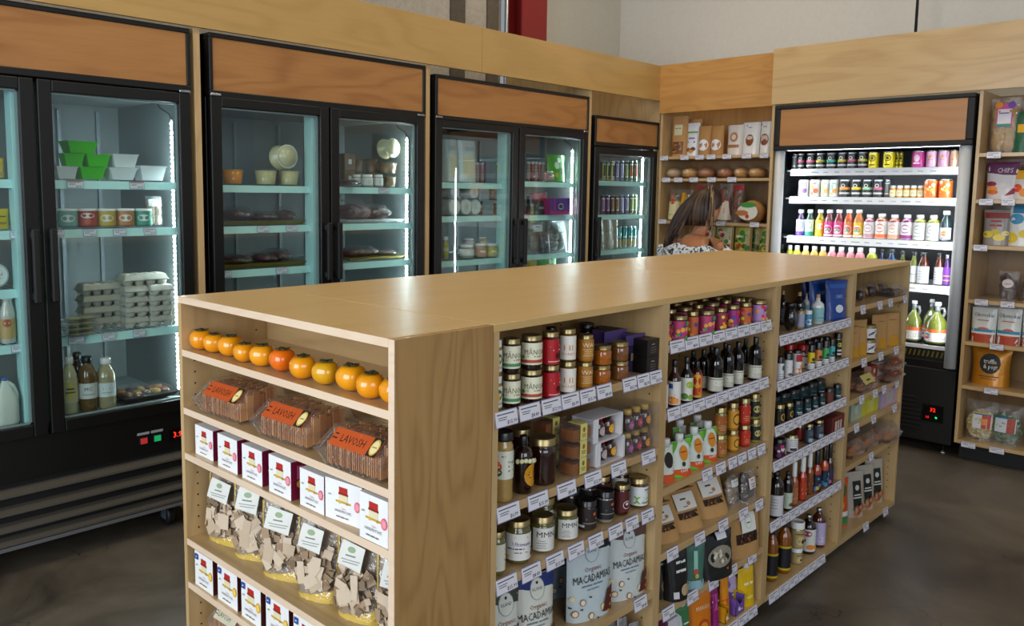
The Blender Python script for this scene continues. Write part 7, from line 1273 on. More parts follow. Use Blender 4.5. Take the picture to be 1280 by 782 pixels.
('eggs',1.543,3.53,1.083,0.199,0.052,'y',0,33,'grey egg carton lying across the right stacks, third shelf of nearest cooler'),
('milk_y',1.204,3.47,0.585,0.057,0.232,'y',-0.3,35,'cream drink bottle with yellow round label, bottom of nearest cooler'),
('tea_mc',1.274,3.47,0.585,0.072,0.227,'y',-0.3,35,'brown tea bottle with white lettered label, bottom of nearest cooler'),
('milk_al',1.349,3.47,0.585,0.076,0.21,'y',-0.3,35,'beige drink bottle with white label, bottom of nearest cooler'),
('tea_k',1.282,3.6,0.585,0.061,0.223,'y',-0.3,35,'black-capped brown bottle behind, bottom of nearest cooler'),
('platter',1.541,3.56,0.585,0.231,0.045,'y',0,35,'clear platter of dark snacks, bottom of nearest cooler'),
('bag_yel',0.986,3.52,1.535,0.057,0.075,'y',0,30,'yellow and brown snack bag on the top shelf, left door of nearest cooler'),
('bag_yel2',0.979,3.5,1.34,0.072,0.077,'y',0,30,'yellow snack bag on the second shelf, left door of nearest cooler'),
('butter',0.955,3.53,1.115,0.078,0.095,'y',0,30,'round butter tub standing on edge, left door of nearest cooler'),
('milk_sm',0.986,3.48,0.9,0.05,0.192,'y',-0.3,36,'slim white bottle with tan label, first from left, left door of nearest cooler'),
('milk_sm',0.997,3.48,0.9,0.035,0.189,'y',-0.3,36,'slim white bottle with tan label, second from left, left door of nearest cooler'),
('jug_milk',0.964,3.47,0.585,0.081,0.183,'y',0,30,'white milk jug with handle, left door of nearest cooler'),
('tub_orange',1.973,3.5,1.527,0.103,0.071,'y',0,37,'orange filled tub with clear lid, top shelf of second cooler'),
('tub_cream',2.147,3.5,1.527,0.114,0.072,'y',0,37,'cream filled tub with clear lid, first from left, top shelf of second cooler'),
('tub_cream',2.276,3.5,1.527,0.105,0.073,'y',0,37,'cream filled tub with clear lid, second from left, top shelf of second cooler'),
('tub_tilt',2.246,3.5,1.602,0.125,0.12,'y',0,30,'cream tub lying on its side with white oval label, top shelf of second cooler'),
('goldtray',2.119,3.6,1.334,0.485,0.018,'y',0,30,'gold-rimmed tray under bagged meat, left side, second shelf of second cooler'),
('meat_b',2.041,3.6,1.353,0.132,0.062,'y',0,38,'brown bagged meat at left, second shelf of second cooler'),
('meat_d',2.174,3.6,1.353,0.12,0.039,'y',0,38,'dark red bagged meat, second shelf of second cooler'),
('meat_p',2.293,3.6,1.353,0.019,0.038,'y',0,38,'plum bagged meat with white wrap, second shelf of second cooler'),
('meat_d',2.311,3.6,1.353,0.017,0.057,'y',0,38,'dark bagged meat at right, second shelf of second cooler'),
('goldtray',2.119,3.6,1.13,0.487,0.018,'y',0,30,'gold-rimmed tray under bagged meat, left side, third shelf of second cooler'),
('meat_b',2.034,3.6,1.149,0.119,0.038,'y',0,39,'brown bagged meat at left, third shelf of second cooler'),
('meat_p',2.181,3.6,1.149,0.083,0.041,'y',0,39,'pink sliced bagged meat, third shelf of second cooler'),
('meat_p2',2.268,3.6,1.149,0.089,0.055,'y',0,39,'pink streaked bagged meat, third shelf of second cooler'),
('kbox',2.706,3.62,1.526,0.072,0.085,'y',0,40,'brown carton with white tag, top shelf right of second cooler'),
('tub_br',2.788,3.62,1.526,0.074,0.075,'y',0,40,'brown paper tub, lower row, first from left, top shelf right of second cooler'),
('tub_br',2.884,3.62,1.526,0.07,0.075,'y',0,40,'brown paper tub, lower row, second from left, top shelf right of second cooler'),
('kbox',2.707,3.62,1.613,0.072,0.085,'y',0,40,'brown carton, upper, top shelf right of second cooler'),
('tub_br',2.789,3.62,1.602,0.074,0.075,'y',0,40,'brown paper tub, upper row, first from left, top shelf right of second cooler'),
('tub_br',2.884,3.62,1.602,0.07,0.075,'y',0,40,'brown paper tub, upper row, second from left, top shelf right of second cooler'),
('jar_whs',2.738,3.56,1.526,0.046,0.062,'y',-0.3,30,'small white-labelled jar behind, top shelf right of second cooler'),
('jar_whs',2.762,3.5,1.526,0.06,0.062,'y',-0.3,30,'white-lidded jar with white label, first from left, top shelf right of second cooler'),
('jar_whs',2.838,3.5,1.526,0.051,0.063,'y',-0.3,30,'white-lidded jar with white label, second from left, top shelf right of second cooler'),
('meat_d',2.617,3.5,1.526,0.072,0.026,'y',0,30,'dark wrapped pack, top shelf right of second cooler'),
('tub_tan',2.953,3.54,1.526,0.072,0.059,'y',0,30,'tan tub, lower of stack, top shelf right of second cooler'),
('tub_tan',2.952,3.56,1.598,0.115,0.064,'y',0,30,'wide tan tub, upper of stack, top shelf right of second cooler'),
('tub_tilt2',2.957,3.56,1.682,0.105,0.11,'y',0,30,'tub lid tilted up with pale round label, top shelf right of second cooler'),
('whitetray',2.815,3.6,1.335,0.389,0.012,'y',0,30,'white tray under bagged meat, second shelf right of second cooler'),
('meat_p2',2.732,3.6,1.348,0.143,0.096,'y',0,41,'pale bagged meat with white paper, second shelf right of second cooler'),
('meat_d',2.883,3.6,1.348,0.156,0.072,'y',0,41,'dark red bagged meat, second shelf right of second cooler'),
('goldtray',2.824,3.6,1.135,0.372,0.012,'y',0,30,'gold tray under bagged meat, third shelf right of second cooler'),
('meat_b',2.77,3.6,1.148,0.226,0.053,'y',0,42,'dark brown bagged meat, third shelf right of second cooler'),
('meat_d',2.932,3.62,1.148,0.156,0.018,'y',0,42,'dark flat bagged meat, third shelf right of second cooler'),
('bigwhite',3.379,3.52,1.562,0.11,0.242,'y',0,30,'tall white package at left, top shelf of third cooler'),
('bigwhite',3.515,3.52,1.562,0.157,0.242,'y',0,30,'tall white package with cream front, top shelf of third cooler'),
('dip_pk',3.697,3.6,1.562,0.034,0.124,'y',-0.3,43,'small pink packed jar, first from left, top shelf of third cooler'),
('dip_pk',3.746,3.6,1.562,0.034,0.125,'y',-0.3,43,'small pink packed jar, second from left, top shelf of third cooler'),
('dip_pk',3.753,3.6,1.562,0.034,0.127,'y',-0.3,43,'small pink packed jar, third from left, top shelf of third cooler'),
('dip_pk',3.753,3.6,1.562,0.034,0.129,'y',-0.3,43,'small pink packed jar, fourth from left, top shelf of third cooler'),
('dip_pk',3.902,3.6,1.562,0.035,0.13,'y',-0.3,43,'small pink packed jar, fifth from left, top shelf of third cooler'),
('cheese',3.403,3.535,1.365,0.078,0.097,'y',0,44,'white round cheese, lower tier, first from left, second shelf of third cooler'),
('cheese',3.508,3.545,1.365,0.071,0.097,'y',0,44,'white round cheese, lower tier, second from left, second shelf of third cooler'),
('cheese',3.602,3.56,1.365,0.11,0.097,'y',0,44,'white round cheese, lower tier, third from left, second shelf of third cooler'),
('cheese',3.409,3.54,1.464,0.11,0.076,'y',0,44,'white round cheese, upper tier at left, second shelf of third cooler'),
('cheese',3.569,3.54,1.464,0.11,0.076,'y',0,44,'white round cheese, upper tier at right, second shelf of third cooler'),
('dip_o',3.753,3.62,1.365,0.033,0.08,'y',-0.3,45,'small jar in shade, first from left, second shelf of third cooler'),
('dip_r',3.753,3.62,1.365,0.033,0.08,'y',-0.3,45,'small jar in shade, second from left, second shelf of third cooler'),
('dip_o',3.901,3.62,1.365,0.033,0.08,'y',-0.3,45,'small jar in shade, third from left, second shelf of third cooler'),
('dip_r',3.902,3.62,1.365,0.034,0.08,'y',-0.3,45,'small jar in shade, fourth from left, second shelf of third cooler'),
('dip_o',3.951,3.62,1.365,0.034,0.08,'y',-0.3,45,'small jar in shade, fifth from left, second shelf of third cooler'),
('dip_o',3.753,3.66,1.455,0.033,0.08,'y',-0.3,45,'small upper jar, first from left, second shelf of third cooler'),
('dip_pk',3.753,3.66,1.455,0.033,0.08,'y',-0.3,45,'small upper jar, second from left, second shelf of third cooler'),
('dip_o',3.902,3.66,1.455,0.034,0.08,'y',-0.3,45,'small upper jar, third from left, second shelf of third cooler'),
('dip_pk',3.942,3.66,1.455,0.034,0.08,'y',-0.3,45,'small upper jar, fourth from left, second shelf of third cooler'),
('dip_o',3.992,3.66,1.455,0.034,0.08,'y',-0.3,45,'small upper jar, fifth from left, second shelf of third cooler'),
('tubc_y',3.342,3.5,1.107,0.034,0.134,'y',-0.3,46,'clear tub with yellow label, first from left, third shelf of third cooler'),
('tubc_w',3.515,3.5,1.107,0.09,0.083,'y',-0.3,46,'low clear tub with white label, third shelf of third cooler'),
('tubc_o',3.637,3.5,1.107,0.074,0.084,'y',-0.3,46,'clear tub with orange label, third shelf of third cooler'),
('tubc_y',3.731,3.5,1.107,0.079,0.08,'y',-0.3,46,'clear tub with yellow label, second from left, third shelf of third cooler'),
('tubc_w',3.593,3.56,1.17,0.065,0.05,'y',-0.3,46,'clear tub, upper tier, third shelf of third cooler'),
('tubc_o',3.706,3.56,1.17,0.024,0.055,'y',-0.3,46,'clear tub with orange label, upper tier, third shelf of third cooler'),
('tubc_y',3.732,3.56,1.17,0.027,0.055,'y',-0.3,46,'clear tub with yellow label, upper tier, third shelf of third cooler'),
('dip_pk',4.166,3.58,1.58,0.024,0.125,'y',-0.3,47,'small jar with pale lid, first from left, right top shelf of third cooler'),
('dip_r',4.203,3.58,1.58,0.024,0.126,'y',-0.3,47,'small jar with pale lid, second from left, right top shelf of third cooler'),
('dip_pk',4.241,3.58,1.58,0.024,0.128,'y',-0.3,47,'small jar with pale lid, third from left, right top shelf of third cooler'),
('dip_r',4.279,3.58,1.58,0.025,0.129,'y',-0.3,47,'small jar with pale lid, fourth from left, right top shelf of third cooler'),
('dip_pk',4.317,3.58,1.58,0.025,0.13,'y',-0.3,47,'small jar with pale lid, fifth from left, right top shelf of third cooler'),
('bag_green',4.372,3.52,1.58,0.19,0.176,'y',0,30,'bright green salad bag, right top shelf of third cooler'),
('bag_pk',4.241,3.47,1.58,0.1,0.066,'y',0,30,'small clear bag of pink food, right top shelf of third cooler'),
('bag_red',4.196,3.52,1.362,0.178,0.144,'y',0,30,'dark bag with red top, right second shelf of third cooler'),
('box_pur',4.334,3.49,1.362,0.21,0.107,'y',0,30,'purple and magenta carton with pale oval, right second shelf of third cooler'),
('bag_dk',4.191,3.58,1.362,0.075,0.121,'y',0,30,'dark pouch, right second shelf of third cooler'),
('clearbag',4.182,3.52,1.11,0.139,0.208,'y',0,30,'clear bag of brown rolls, right third shelf of third cooler'),
('bag_grey',4.39,3.52,1.11,0.198,0.205,'y',0,30,'clear tied bag of grey food, right third shelf of third cooler'),
('bag_dk',4.222,3.48,1.11,0.09,0.119,'y',0,30,'small dark bag, right third shelf of third cooler'),
('bag_green',4.305,3.52,0.9,0.195,0.182,'y',0,30,'green and yellow bag, top showing, right lower shelf of third cooler'),
('bag_yel2',4.147,3.52,0.9,0.1,0.183,'y',0,30,'yellow and green bag, top showing, right lower shelf of third cooler'),
('can_y',4.913,3.52,1.598,0.033,0.14,'y',0,48,'yellow slim can, first from left, top shelf of narrow cooler'),
('can_y',4.969,3.52,1.598,0.033,0.142,'y',0,48,'yellow slim can, second from left, top shelf of narrow cooler'),
('can_y2',5.026,3.52,1.598,0.033,0.144,'y',0,48,'yellow slim can, third from left, top shelf of narrow cooler'),
('can_v',5.083,3.52,1.598,0.033,0.146,'y',0,48,'violet grey slim can, first from left, top shelf of narrow cooler'),
('can_v',5.141,3.52,1.598,0.034,0.148,'y',0,48,'violet grey slim can, second from left, top shelf of narrow cooler'),
('can_ol',5.2,3.52,1.598,0.034,0.15,'y',0,48,'olive slim can, top shelf of narrow cooler'),
('can_ro',5.26,3.52,1.598,0.034,0.153,'y',0,48,'olive and red slim can, first from left, top shelf of narrow cooler'),
('can_ro',5.32,3.52,1.598,0.034,0.155,'y',0,48,'olive and red slim can, second from left, top shelf of narrow cooler'),
('can_mg',4.917,3.52,1.357,0.035,0.139,'y',0,49,'magenta slim can, first from left, second shelf of narrow cooler'),
('can_mg',4.975,3.52,1.357,0.035,0.14,'y',0,49,'magenta slim can, second from left, second shelf of narrow cooler'),
('can_br',5.034,3.52,1.357,0.036,0.14,'y',0,49,'brown slim can, first from left, second shelf of narrow cooler'),
('can_br',5.094,3.52,1.357,0.036,0.141,'y',0,49,'brown slim can, second from left, second shelf of narrow cooler'),
('can_v',5.154,3.52,1.357,0.036,0.141,'y',0,49,'violet grey slim can, first from left, second shelf of narrow cooler'),
('can_v',5.216,3.52,1.357,0.037,0.141,'y',0,49,'violet grey slim can, second from left, second shelf of narrow cooler'),
('can_ol',5.278,3.52,1.357,0.037,0.142,'y',0,49,'olive slim can, first from left, second shelf of narrow cooler'),
('can_ol',5.326,3.52,1.357,0.037,0.142,'y',0,49,'olive slim can, second from left, second shelf of narrow cooler'),
('bag_foil',4.917,3.5,1.107,0.099,0.212,'y',0,30,'crinkled silver bag, first from left, third shelf of narrow cooler'),
('bag_foil',5.018,3.5,1.107,0.101,0.21,'y',0,30,'crinkled silver bag, second from left, third shelf of narrow cooler'),
('can_teal',5.131,3.52,1.107,0.039,0.157,'y',0,50,'teal and sand coloured can, first from left, third shelf of narrow cooler'),
('can_teal',5.201,3.52,1.107,0.039,0.156,'y',0,50,'teal and sand coloured can, second from left, third shelf of narrow cooler'),
('can_teal',5.272,3.52,1.107,0.039,0.155,'y',0,50,'teal and sand coloured can, third from left, third shelf of narrow cooler'),
('can_teal',5.325,3.52,1.107,0.04,0.153,'y',0,50,'teal and sand coloured can, fourth from left, third shelf of narrow cooler'),
('can_dk',5.45,2.362,1.676,0.04,0.1,'x',0,51,'dim reflection shaped as a dark can, top shelf of drinks cooler'),  # solid dark can stands in for a reflection in the side wall
('can_k1',5.45,2.322,1.676,0.039,0.1,'x',0,51,'black and coral can, top shelf of drinks cooler'),
('can_k1',5.45,2.257,1.676,0.054,0.1,'x',0,51,'black and pink can, top shelf of drinks cooler'),
('can_k2',5.45,2.194,1.676,0.054,0.1,'x',0,51,'black and grey can, top shelf of drinks cooler'),
('can_k3',5.45,2.125,1.676,0.059,0.1,'x',0,51,'black and teal can, top shelf of drinks cooler'),
('can_k2',5.45,2.058,1.676,0.053,0.1,'x',0,51,'black and yellow can, top shelf of drinks cooler'),
('can_k1',5.45,1.998,1.676,0.056,0.1,'x',0,51,'black and rose can, top shelf of drinks cooler'),
('can_k2',5.45,1.933,1.676,0.055,0.1,'x',0,51,'black and silver can, top shelf of drinks cooler'),
('can_yel',5.45,1.868,1.676,0.061,0.1,'x',0,51,'bright yellow can, top shelf of drinks cooler'),
('can_yel',5.45,1.778,1.676,0.068,0.1,'x',0,51,'second bright yellow can, top shelf of drinks cooler'),
('can_yel',5.52,1.756,1.676,0.024,0.1,'x',0,51,'yellow partly hidden can, top shelf of drinks cooler'),
('can_yel',5.52,1.732,1.676,0.024,0.1,'x',0,51,'dim yellow can, top shelf of drinks cooler'),
('can_mag',5.45,1.612,1.676,0.076,0.1,'x',0,51,'magenta can, top shelf of drinks cooler'),
('can_pink',5.45,1.541,1.676,0.062,0.1,'x',0,51,'pale pink can, top shelf of drinks cooler'),
('can_pink',5.45,1.477,1.676,0.063,0.1,'x',0,51,'right-hand pale pink can, top shelf of drinks cooler'),
('can_peach',5.45,1.421,1.676,0.048,0.1,'x',0,51,'pale peach can, top shelf of drinks cooler'),
('can_w1',5.45,2.293,1.497,0.07,0.109,'x',0,52,'white and mauve can, second shelf of drinks cooler'),
('can_w2',5.45,2.219,1.497,0.069,0.109,'x',0,52,'white and orange can, second shelf of drinks cooler'),
('can_w3',5.45,2.154,1.497,0.054,0.108,'x',0,52,'white and lime can, second shelf of drinks cooler'),
('can_w4',5.45,2.098,1.497,0.057,0.108,'x',0,52,'white and mint can, second shelf of drinks cooler'),
('can_k4',5.45,2.033,1.497,0.062,0.108,'x',0,52,'black can with orange band, second shelf of drinks cooler'),
('can_k5',5.45,1.96,1.497,0.057,0.107,'x',0,52,'black can with yellow band, second shelf of drinks cooler'),
('can_k6',5.45,1.895,1.497,0.055,0.107,'x',0,52,'black can with green band, second shelf of drinks cooler'),
('can_k1',5.45,1.831,1.497,0.053,0.107,'x',0,52,'black can with pink band, second shelf of drinks cooler'),
('can_dk',5.45,1.778,1.497,0.03,0.107,'x',0,52,'dark can in shade, second shelf of drinks cooler'),
('can_org',5.45,1.534,1.497,0.075,0.108,'x',0,52,'wide orange can, second shelf of drinks cooler'),
('can_org',5.45,1.456,1.497,0.077,0.108,'x',0,52,'wide orange and red can, second shelf of drinks cooler'),
('shot',5.45,1.744,1.497,0.038,0.072,'x',0,53,'small amber shot bottle with white cap, first from left, second shelf of drinks cooler'),
('shot',5.45,1.705,1.497,0.038,0.072,'x',0,53,'small amber shot bottle with white cap, second from left, second shelf of drinks cooler'),
('shot',5.45,1.666,1.497,0.038,0.072,'x',0,53,'small amber shot bottle with white cap, third from left, second shelf of drinks cooler'),
('shot',5.45,1.628,1.497,0.037,0.072,'x',0,53,'small amber shot bottle with white cap, fourth from left, second shelf of drinks cooler'),
('shot',5.45,1.59,1.497,0.036,0.072,'x',0,53,'small amber shot bottle with white cap, fifth from left, second shelf of drinks cooler'),
('btl_w1',5.45,2.302,1.241,0.054,0.169,'x',0,54,'slim bottle with white and purple label, third shelf of drinks cooler'),
('btl_w2',5.45,2.243,1.241,0.052,0.171,'x',0,54,'slim bottle with white and teal label, third shelf of drinks cooler'),
('btl_w3',5.45,2.175,1.241,0.055,0.172,'x',0,54,'slim bottle with yellow and orange label, third shelf of drinks cooler'),
('btl_mg',5.45,2.116,1.241,0.058,0.173,'x',0,54,'capped bottle with magenta label and round logo, third shelf of drinks cooler'),
('btl_pk',5.45,2.056,1.241,0.058,0.174,'x',0,54,'capped bottle with rose label and round logo, third shelf of drinks cooler'),
('btl_or',5.45,1.995,1.241,0.056,0.176,'x',0,54,'capped bottle with orange label and round logo, third shelf of drinks cooler'),
('btl_ye',5.45,1.934,1.241,0.059,0.177,'x',0,54,'capped bottle with yellow label and round logo, third shelf of drinks cooler'),
('jc_pk',5.45,1.868,1.241,0.066,0.148,'x',0,54,'wide bottle with white label, pink juice, third shelf of drinks cooler'),
('jc_or',5.45,1.797,1.241,0.072,0.155,'x',0,54,'wide bottle with orange ring label, third shelf of drinks cooler'),
('jc_or2',5.45,1.724,1.241,0.072,0.151,'x',0,54,'wide bottle with white and peach label, third shelf of drinks cooler'),
('jc_pu',5.45,1.652,1.241,0.069,0.153,'x',0,54,'wide bottle with purple ring label, third shelf of drinks cooler'),
('jc_gr',5.45,1.581,1.241,0.07,0.153,'x',0,54,'wide olive bottle with grey ring label, third shelf of drinks cooler'),
('jc_gr',5.45,1.508,1.241,0.072,0.153,'x',0,54,'wide olive bottle with white ring label, third shelf of drinks cooler'),
('btl_clr',5.45,1.441,1.241,0.06,0.18,'x',0,54,'clear slim bottle with small white label, third shelf of drinks cooler'),
('jsm_g',5.45,2.365,0.982,0.046,0.191,'x',0,55,'green juice bottle with white cap, number first from left, fourth shelf of drinks cooler'),
('jsm_g',5.45,2.316,0.982,0.051,0.191,'x',0,55,'green juice bottle with white cap, number second from left, fourth shelf of drinks cooler'),
('jsm_y',5.45,2.258,0.982,0.052,0.192,'x',0,55,'yellow juice bottle with white cap, number third from left, fourth shelf of drinks cooler'),
('jsm_y',5.45,2.201,0.982,0.052,0.193,'x',0,55,'yellow juice bottle with white cap, number fourth from left, fourth shelf of drinks cooler'),
('jsm_y',5.45,2.145,0.982,0.051,0.194,'x',0,55,'tan juice bottle with white cap, number fifth from left, fourth shelf of drinks cooler'),
('jsm_p',5.45,2.088,0.982,0.055,0.195,'x',0,55,'pink juice bottle with white cap, number sixth from left, fourth shelf of drinks cooler'),
('jsm_p',5.45,2.03,0.982,0.054,0.196,'x',0,55,'pink juice bottle with white cap, number seventh from left, fourth shelf of drinks cooler'),
('jsm_p',5.45,1.971,0.982,0.053,0.197,'x',0,55,'pink juice bottle with white cap, number eighth from left, fourth shelf of drinks cooler'),
('jsm_p',5.45,1.914,0.982,0.058,0.198,'x',0,55,'rose juice bottle with white cap, number ninth from left, fourth shelf of drinks cooler'),
('jsm_g',5.45,1.842,0.982,0.063,0.199,'x',0,55,'lime juice bottle with white cap, number tenth from left, fourth shelf of drinks cooler'),
('btl_dkb',5.45,1.783,0.982,0.03,0.196,'x',0,56,'blue-tinted dark bottle, fourth shelf of drinks cooler'),
('btl_dkb',5.45,1.726,0.982,0.05,0.199,'x',0,56,'blue-tinted dark bottle at right, fourth shelf of drinks cooler'),
('btl_olv',5.45,1.663,0.982,0.04,0.193,'x',0,56,'olive dark bottle, fourth shelf of drinks cooler'),
('btl_wl',5.45,1.599,0.982,0.043,0.189,'x',0,56,'olive bottle with white label, fourth shelf of drinks cooler'),
('btl_wl2',5.45,1.546,0.982,0.061,0.189,'x',0,56,'brown bottle with tall white label, fourth shelf of drinks cooler'),
('btl_wl2',5.45,1.462,0.982,0.046,0.189,'x',0,56,'dark bottle with white label, fourth shelf of drinks cooler'),
('btl_pur',5.45,1.419,0.982,0.039,0.182,'x',0,56,'bottle with purple label, fourth shelf of drinks cooler'),
('growler',5.45,1.58,0.632,0.096,0.244,'x',0,57,'yellow juice growler with orange label, bottom shelf of drinks cooler'),
('growler',5.45,1.452,0.632,0.12,0.247,'x',0,57,'yellow juice growler with round rainbow logo, bottom shelf of drinks cooler'),
('growler',5.58,1.52,0.632,0.09,0.247,'x',0,57,'yellow juice growler standing behind, bottom shelf of drinks cooler'),
('bb_kraft',5.5,3.255,1.78,0.132,0.296,'x',0,58,'large kraft bag with cream label, top shelf of bread unit'),
('bb_white',5.5,3.143,1.78,0.101,0.242,'x',0,58,'white bag with purple lettering and mushroom picture, top shelf of bread unit'),
('bb_circ',5.47,3.033,1.78,0.102,0.213,'x',0,58,'kraft bag with white round label, first from left, top shelf of bread unit'),
('bb_circ',5.47,2.936,1.78,0.099,0.209,'x',0,58,'kraft bag with white round label, second from left, top shelf of bread unit'),
('bb_brn',5.5,2.816,1.78,0.117,0.211,'x',0,58,'off-white bag with brown emblem, top shelf of bread unit'),
('bb_win',5.5,2.698,1.78,0.128,0.223,'x',0,58,'white bag with brown oval window, top shelf of bread unit'),
('bb_win',5.5,2.592,1.78,0.08,0.224,'x',0,58,'white bag with dark oval window, top shelf of bread unit'),
('bb_kraft',5.62,3.205,1.78,0.121,0.279,'x',0,58,'kraft bag behind the white one, top shelf of bread unit'),
('loaf_s',5.5,3.282,1.62,0.12,0.089,'x',0,59,'speckled bagged loaf, second shelf of bread unit'),
('loaf',5.5,3.155,1.62,0.13,0.087,'x',0,59,'golden bagged loaf, second shelf of bread unit'),
('loaf_d',5.5,3.022,1.62,0.128,0.088,'x',0,59,'brown bagged loaf, second shelf of bread unit'),
('loaf_d',5.5,2.872,1.62,0.119,0.083,'x',0,59,'dark bagged loaf, second shelf of bread unit'),
('loaf',5.5,2.755,1.62,0.1,0.084,'x',0,59,'pale round bagged loaf, second shelf of bread unit'),
('loaf',5.5,2.641,1.62,0.126,0.082,'x',0,59,'round loaf in puffed clear bag, second shelf of bread unit'),
('brd_tag',5.5,3.272,1.31,0.094,0.229,'x',0,60,'clear bread bag with cream label and red seal, third shelf of bread unit'),
('brd_yel',5.5,3.178,1.31,0.092,0.23,'x',0,60,'bread bag with yellow band, third shelf of bread unit'),
('brd_bag',5.5,3.038,1.31,0.126,0.272,'x',0,60,'clear bag of brown bread behind the woman, third shelf of bread unit'),
('brd_red',5.5,2.868,1.31,0.106,0.272,'x',0,60,'brown bread bag with white and red label, third shelf of bread unit'),
('brd_bag',5.5,2.771,1.31,0.086,0.272,'x',0,60,'dark brown bread bag, third shelf of bread unit'),
('loaf_d',5.5,2.948,1.31,0.052,0.084,'x',0,60,'small rusty loaf, third shelf of bread unit'),
('brd_rnd',5.47,2.65,1.31,0.17,0.158,'x',0,30,'round flat bread pack with green top label, third shelf of bread unit'),
('loaf_d',5.66,2.651,1.31,0.05,0.151,'x',0,30,'brown loaf at the right end, third shelf of bread unit'),
('flr',5.5,2.98,1,0.1,0.286,'x',0,61,'kraft flour bag half hidden, lower shelf of bread unit'),
('flr',5.5,2.861,1,0.134,0.286,'x',0,61,'kraft flour bag with green and red label, lower shelf of bread unit'),
('flr_y',5.5,2.721,1,0.13,0.286,'x',0,61,'kraft flour bag with green and yellow label, lower shelf of bread unit'),
('flr_y',5.58,2.685,1,0.12,0.286,'x',0,61,'kraft flour bag behind, lower shelf of bread unit'),
('flr_y',5.5,2.558,1,0.083,0.286,'x',0,61,'kraft flour bag at right end, lower shelf of bread unit'),
('rb_top',5.42,1.175,1.745,0.142,0.308,'x',0,30,'tall clear bag of chips with bright label, top shelf of right-hand unit'),
('rb_dk',5.42,1.077,1.745,0.113,0.224,'x',0,30,'green bag cut by frame, top shelf of right-hand unit'),
('chip_pur',5.42,1.164,1.49,0.163,0.208,'x',0,30,'purple and white chips bag, second shelf of right-hand unit'),
('chip_org',5.42,1.056,1.49,0.118,0.162,'x',0,30,'orange and white chips bag, second shelf of right-hand unit'),
('chip_pot',5.42,1.174,1.236,0.137,0.197,'x',0,30,'red and silver chips bag with yellow slices, third shelf of right-hand unit'),
('chip_blu',5.42,1.057,1.236,0.127,0.226,'x',0,30,'blue and yellow chips bag, third shelf of right-hand unit'),
('cookbag',5.42,1.095,0.93,0.101,0.164,'x',0,30,'clear bag of dark cookies with white round label, fourth shelf of right-hand unit'),
('cookbag',5.42,0.995,0.93,0.087,0.127,'x',0,30,'clear cookie bag cut by frame, fourth shelf of right-hand unit'),
('oko',5.35,1.185,0.69,0.125,0.193,'x',0,62,'white and coral snack pouch, left column, front, fifth shelf of right-hand unit'),
('oko',5.35,1.063,0.69,0.116,0.201,'x',0,62,'white and coral snack pouch, middle column, front, fifth shelf of right-hand unit'),
('oko',5.35,0.945,0.69,0.113,0.207,'x',0,62,'white and coral snack pouch, right column, front, fifth shelf of right-hand unit'),
('oko',5.4,1.186,0.69,0.123,0.196,'x',0,62,'white and coral snack pouch, left column, second, fifth shelf of right-hand unit'),
('oko',5.4,1.066,0.69,0.114,0.204,'x',0,62,'white and coral snack pouch, middle column, second, fifth shelf of right-hand unit'),
('oko',5.4,0.947,0.69,0.112,0.211,'x',0,62,'white and coral snack pouch, right column, second, fifth shelf of right-hand unit'),
('oko',5.45,1.186,0.69,0.12,0.199,'x',0,62,'white and coral snack pouch, left column, third, fifth shelf of right-hand unit'),
('oko',5.45,1.069,0.69,0.112,0.208,'x',0,62,'white and coral snack pouch, middle column, third, fifth shelf of right-hand unit'),
('oko',5.45,0.949,0.69,0.112,0.214,'x',0,62,'white and coral snack pouch, right column, third, fifth shelf of right-hand unit'),
('truf',5.42,1.149,0.438,0.203,0.214,'x',0,30,'gold pouch with black round logo, sixth shelf of right-hand unit'),
('cer_y',5.38,1.166,0.12,0.159,0.225,'x',0,30,'clear bag of pale cereal, bottom shelf of right-hand unit'),
('cer_g',5.38,1.041,0.12,0.166,0.226,'x',0,30,'clear bag of green flakes, bottom shelf of right-hand unit')]
CACHE = {}
def put(s, x, y, z, w, h, face, rot, g, label):
    key = (s, round(w/.004), round(h/.004))
    if key not in CACHE: CACHE[key] = ST[s](w, h)
    nm, cat = kindof(s)
    r = empty(nm, (x, y, z+.0006), (0 if face == 'y' else -pi/2)+rot)
    tag(r, label, cat, GROUPS[g] or None)
    for pn, me, subs in CACHE[key]:
        link(pn, me, r)
    return r
for it in ITEMS: put(*it)
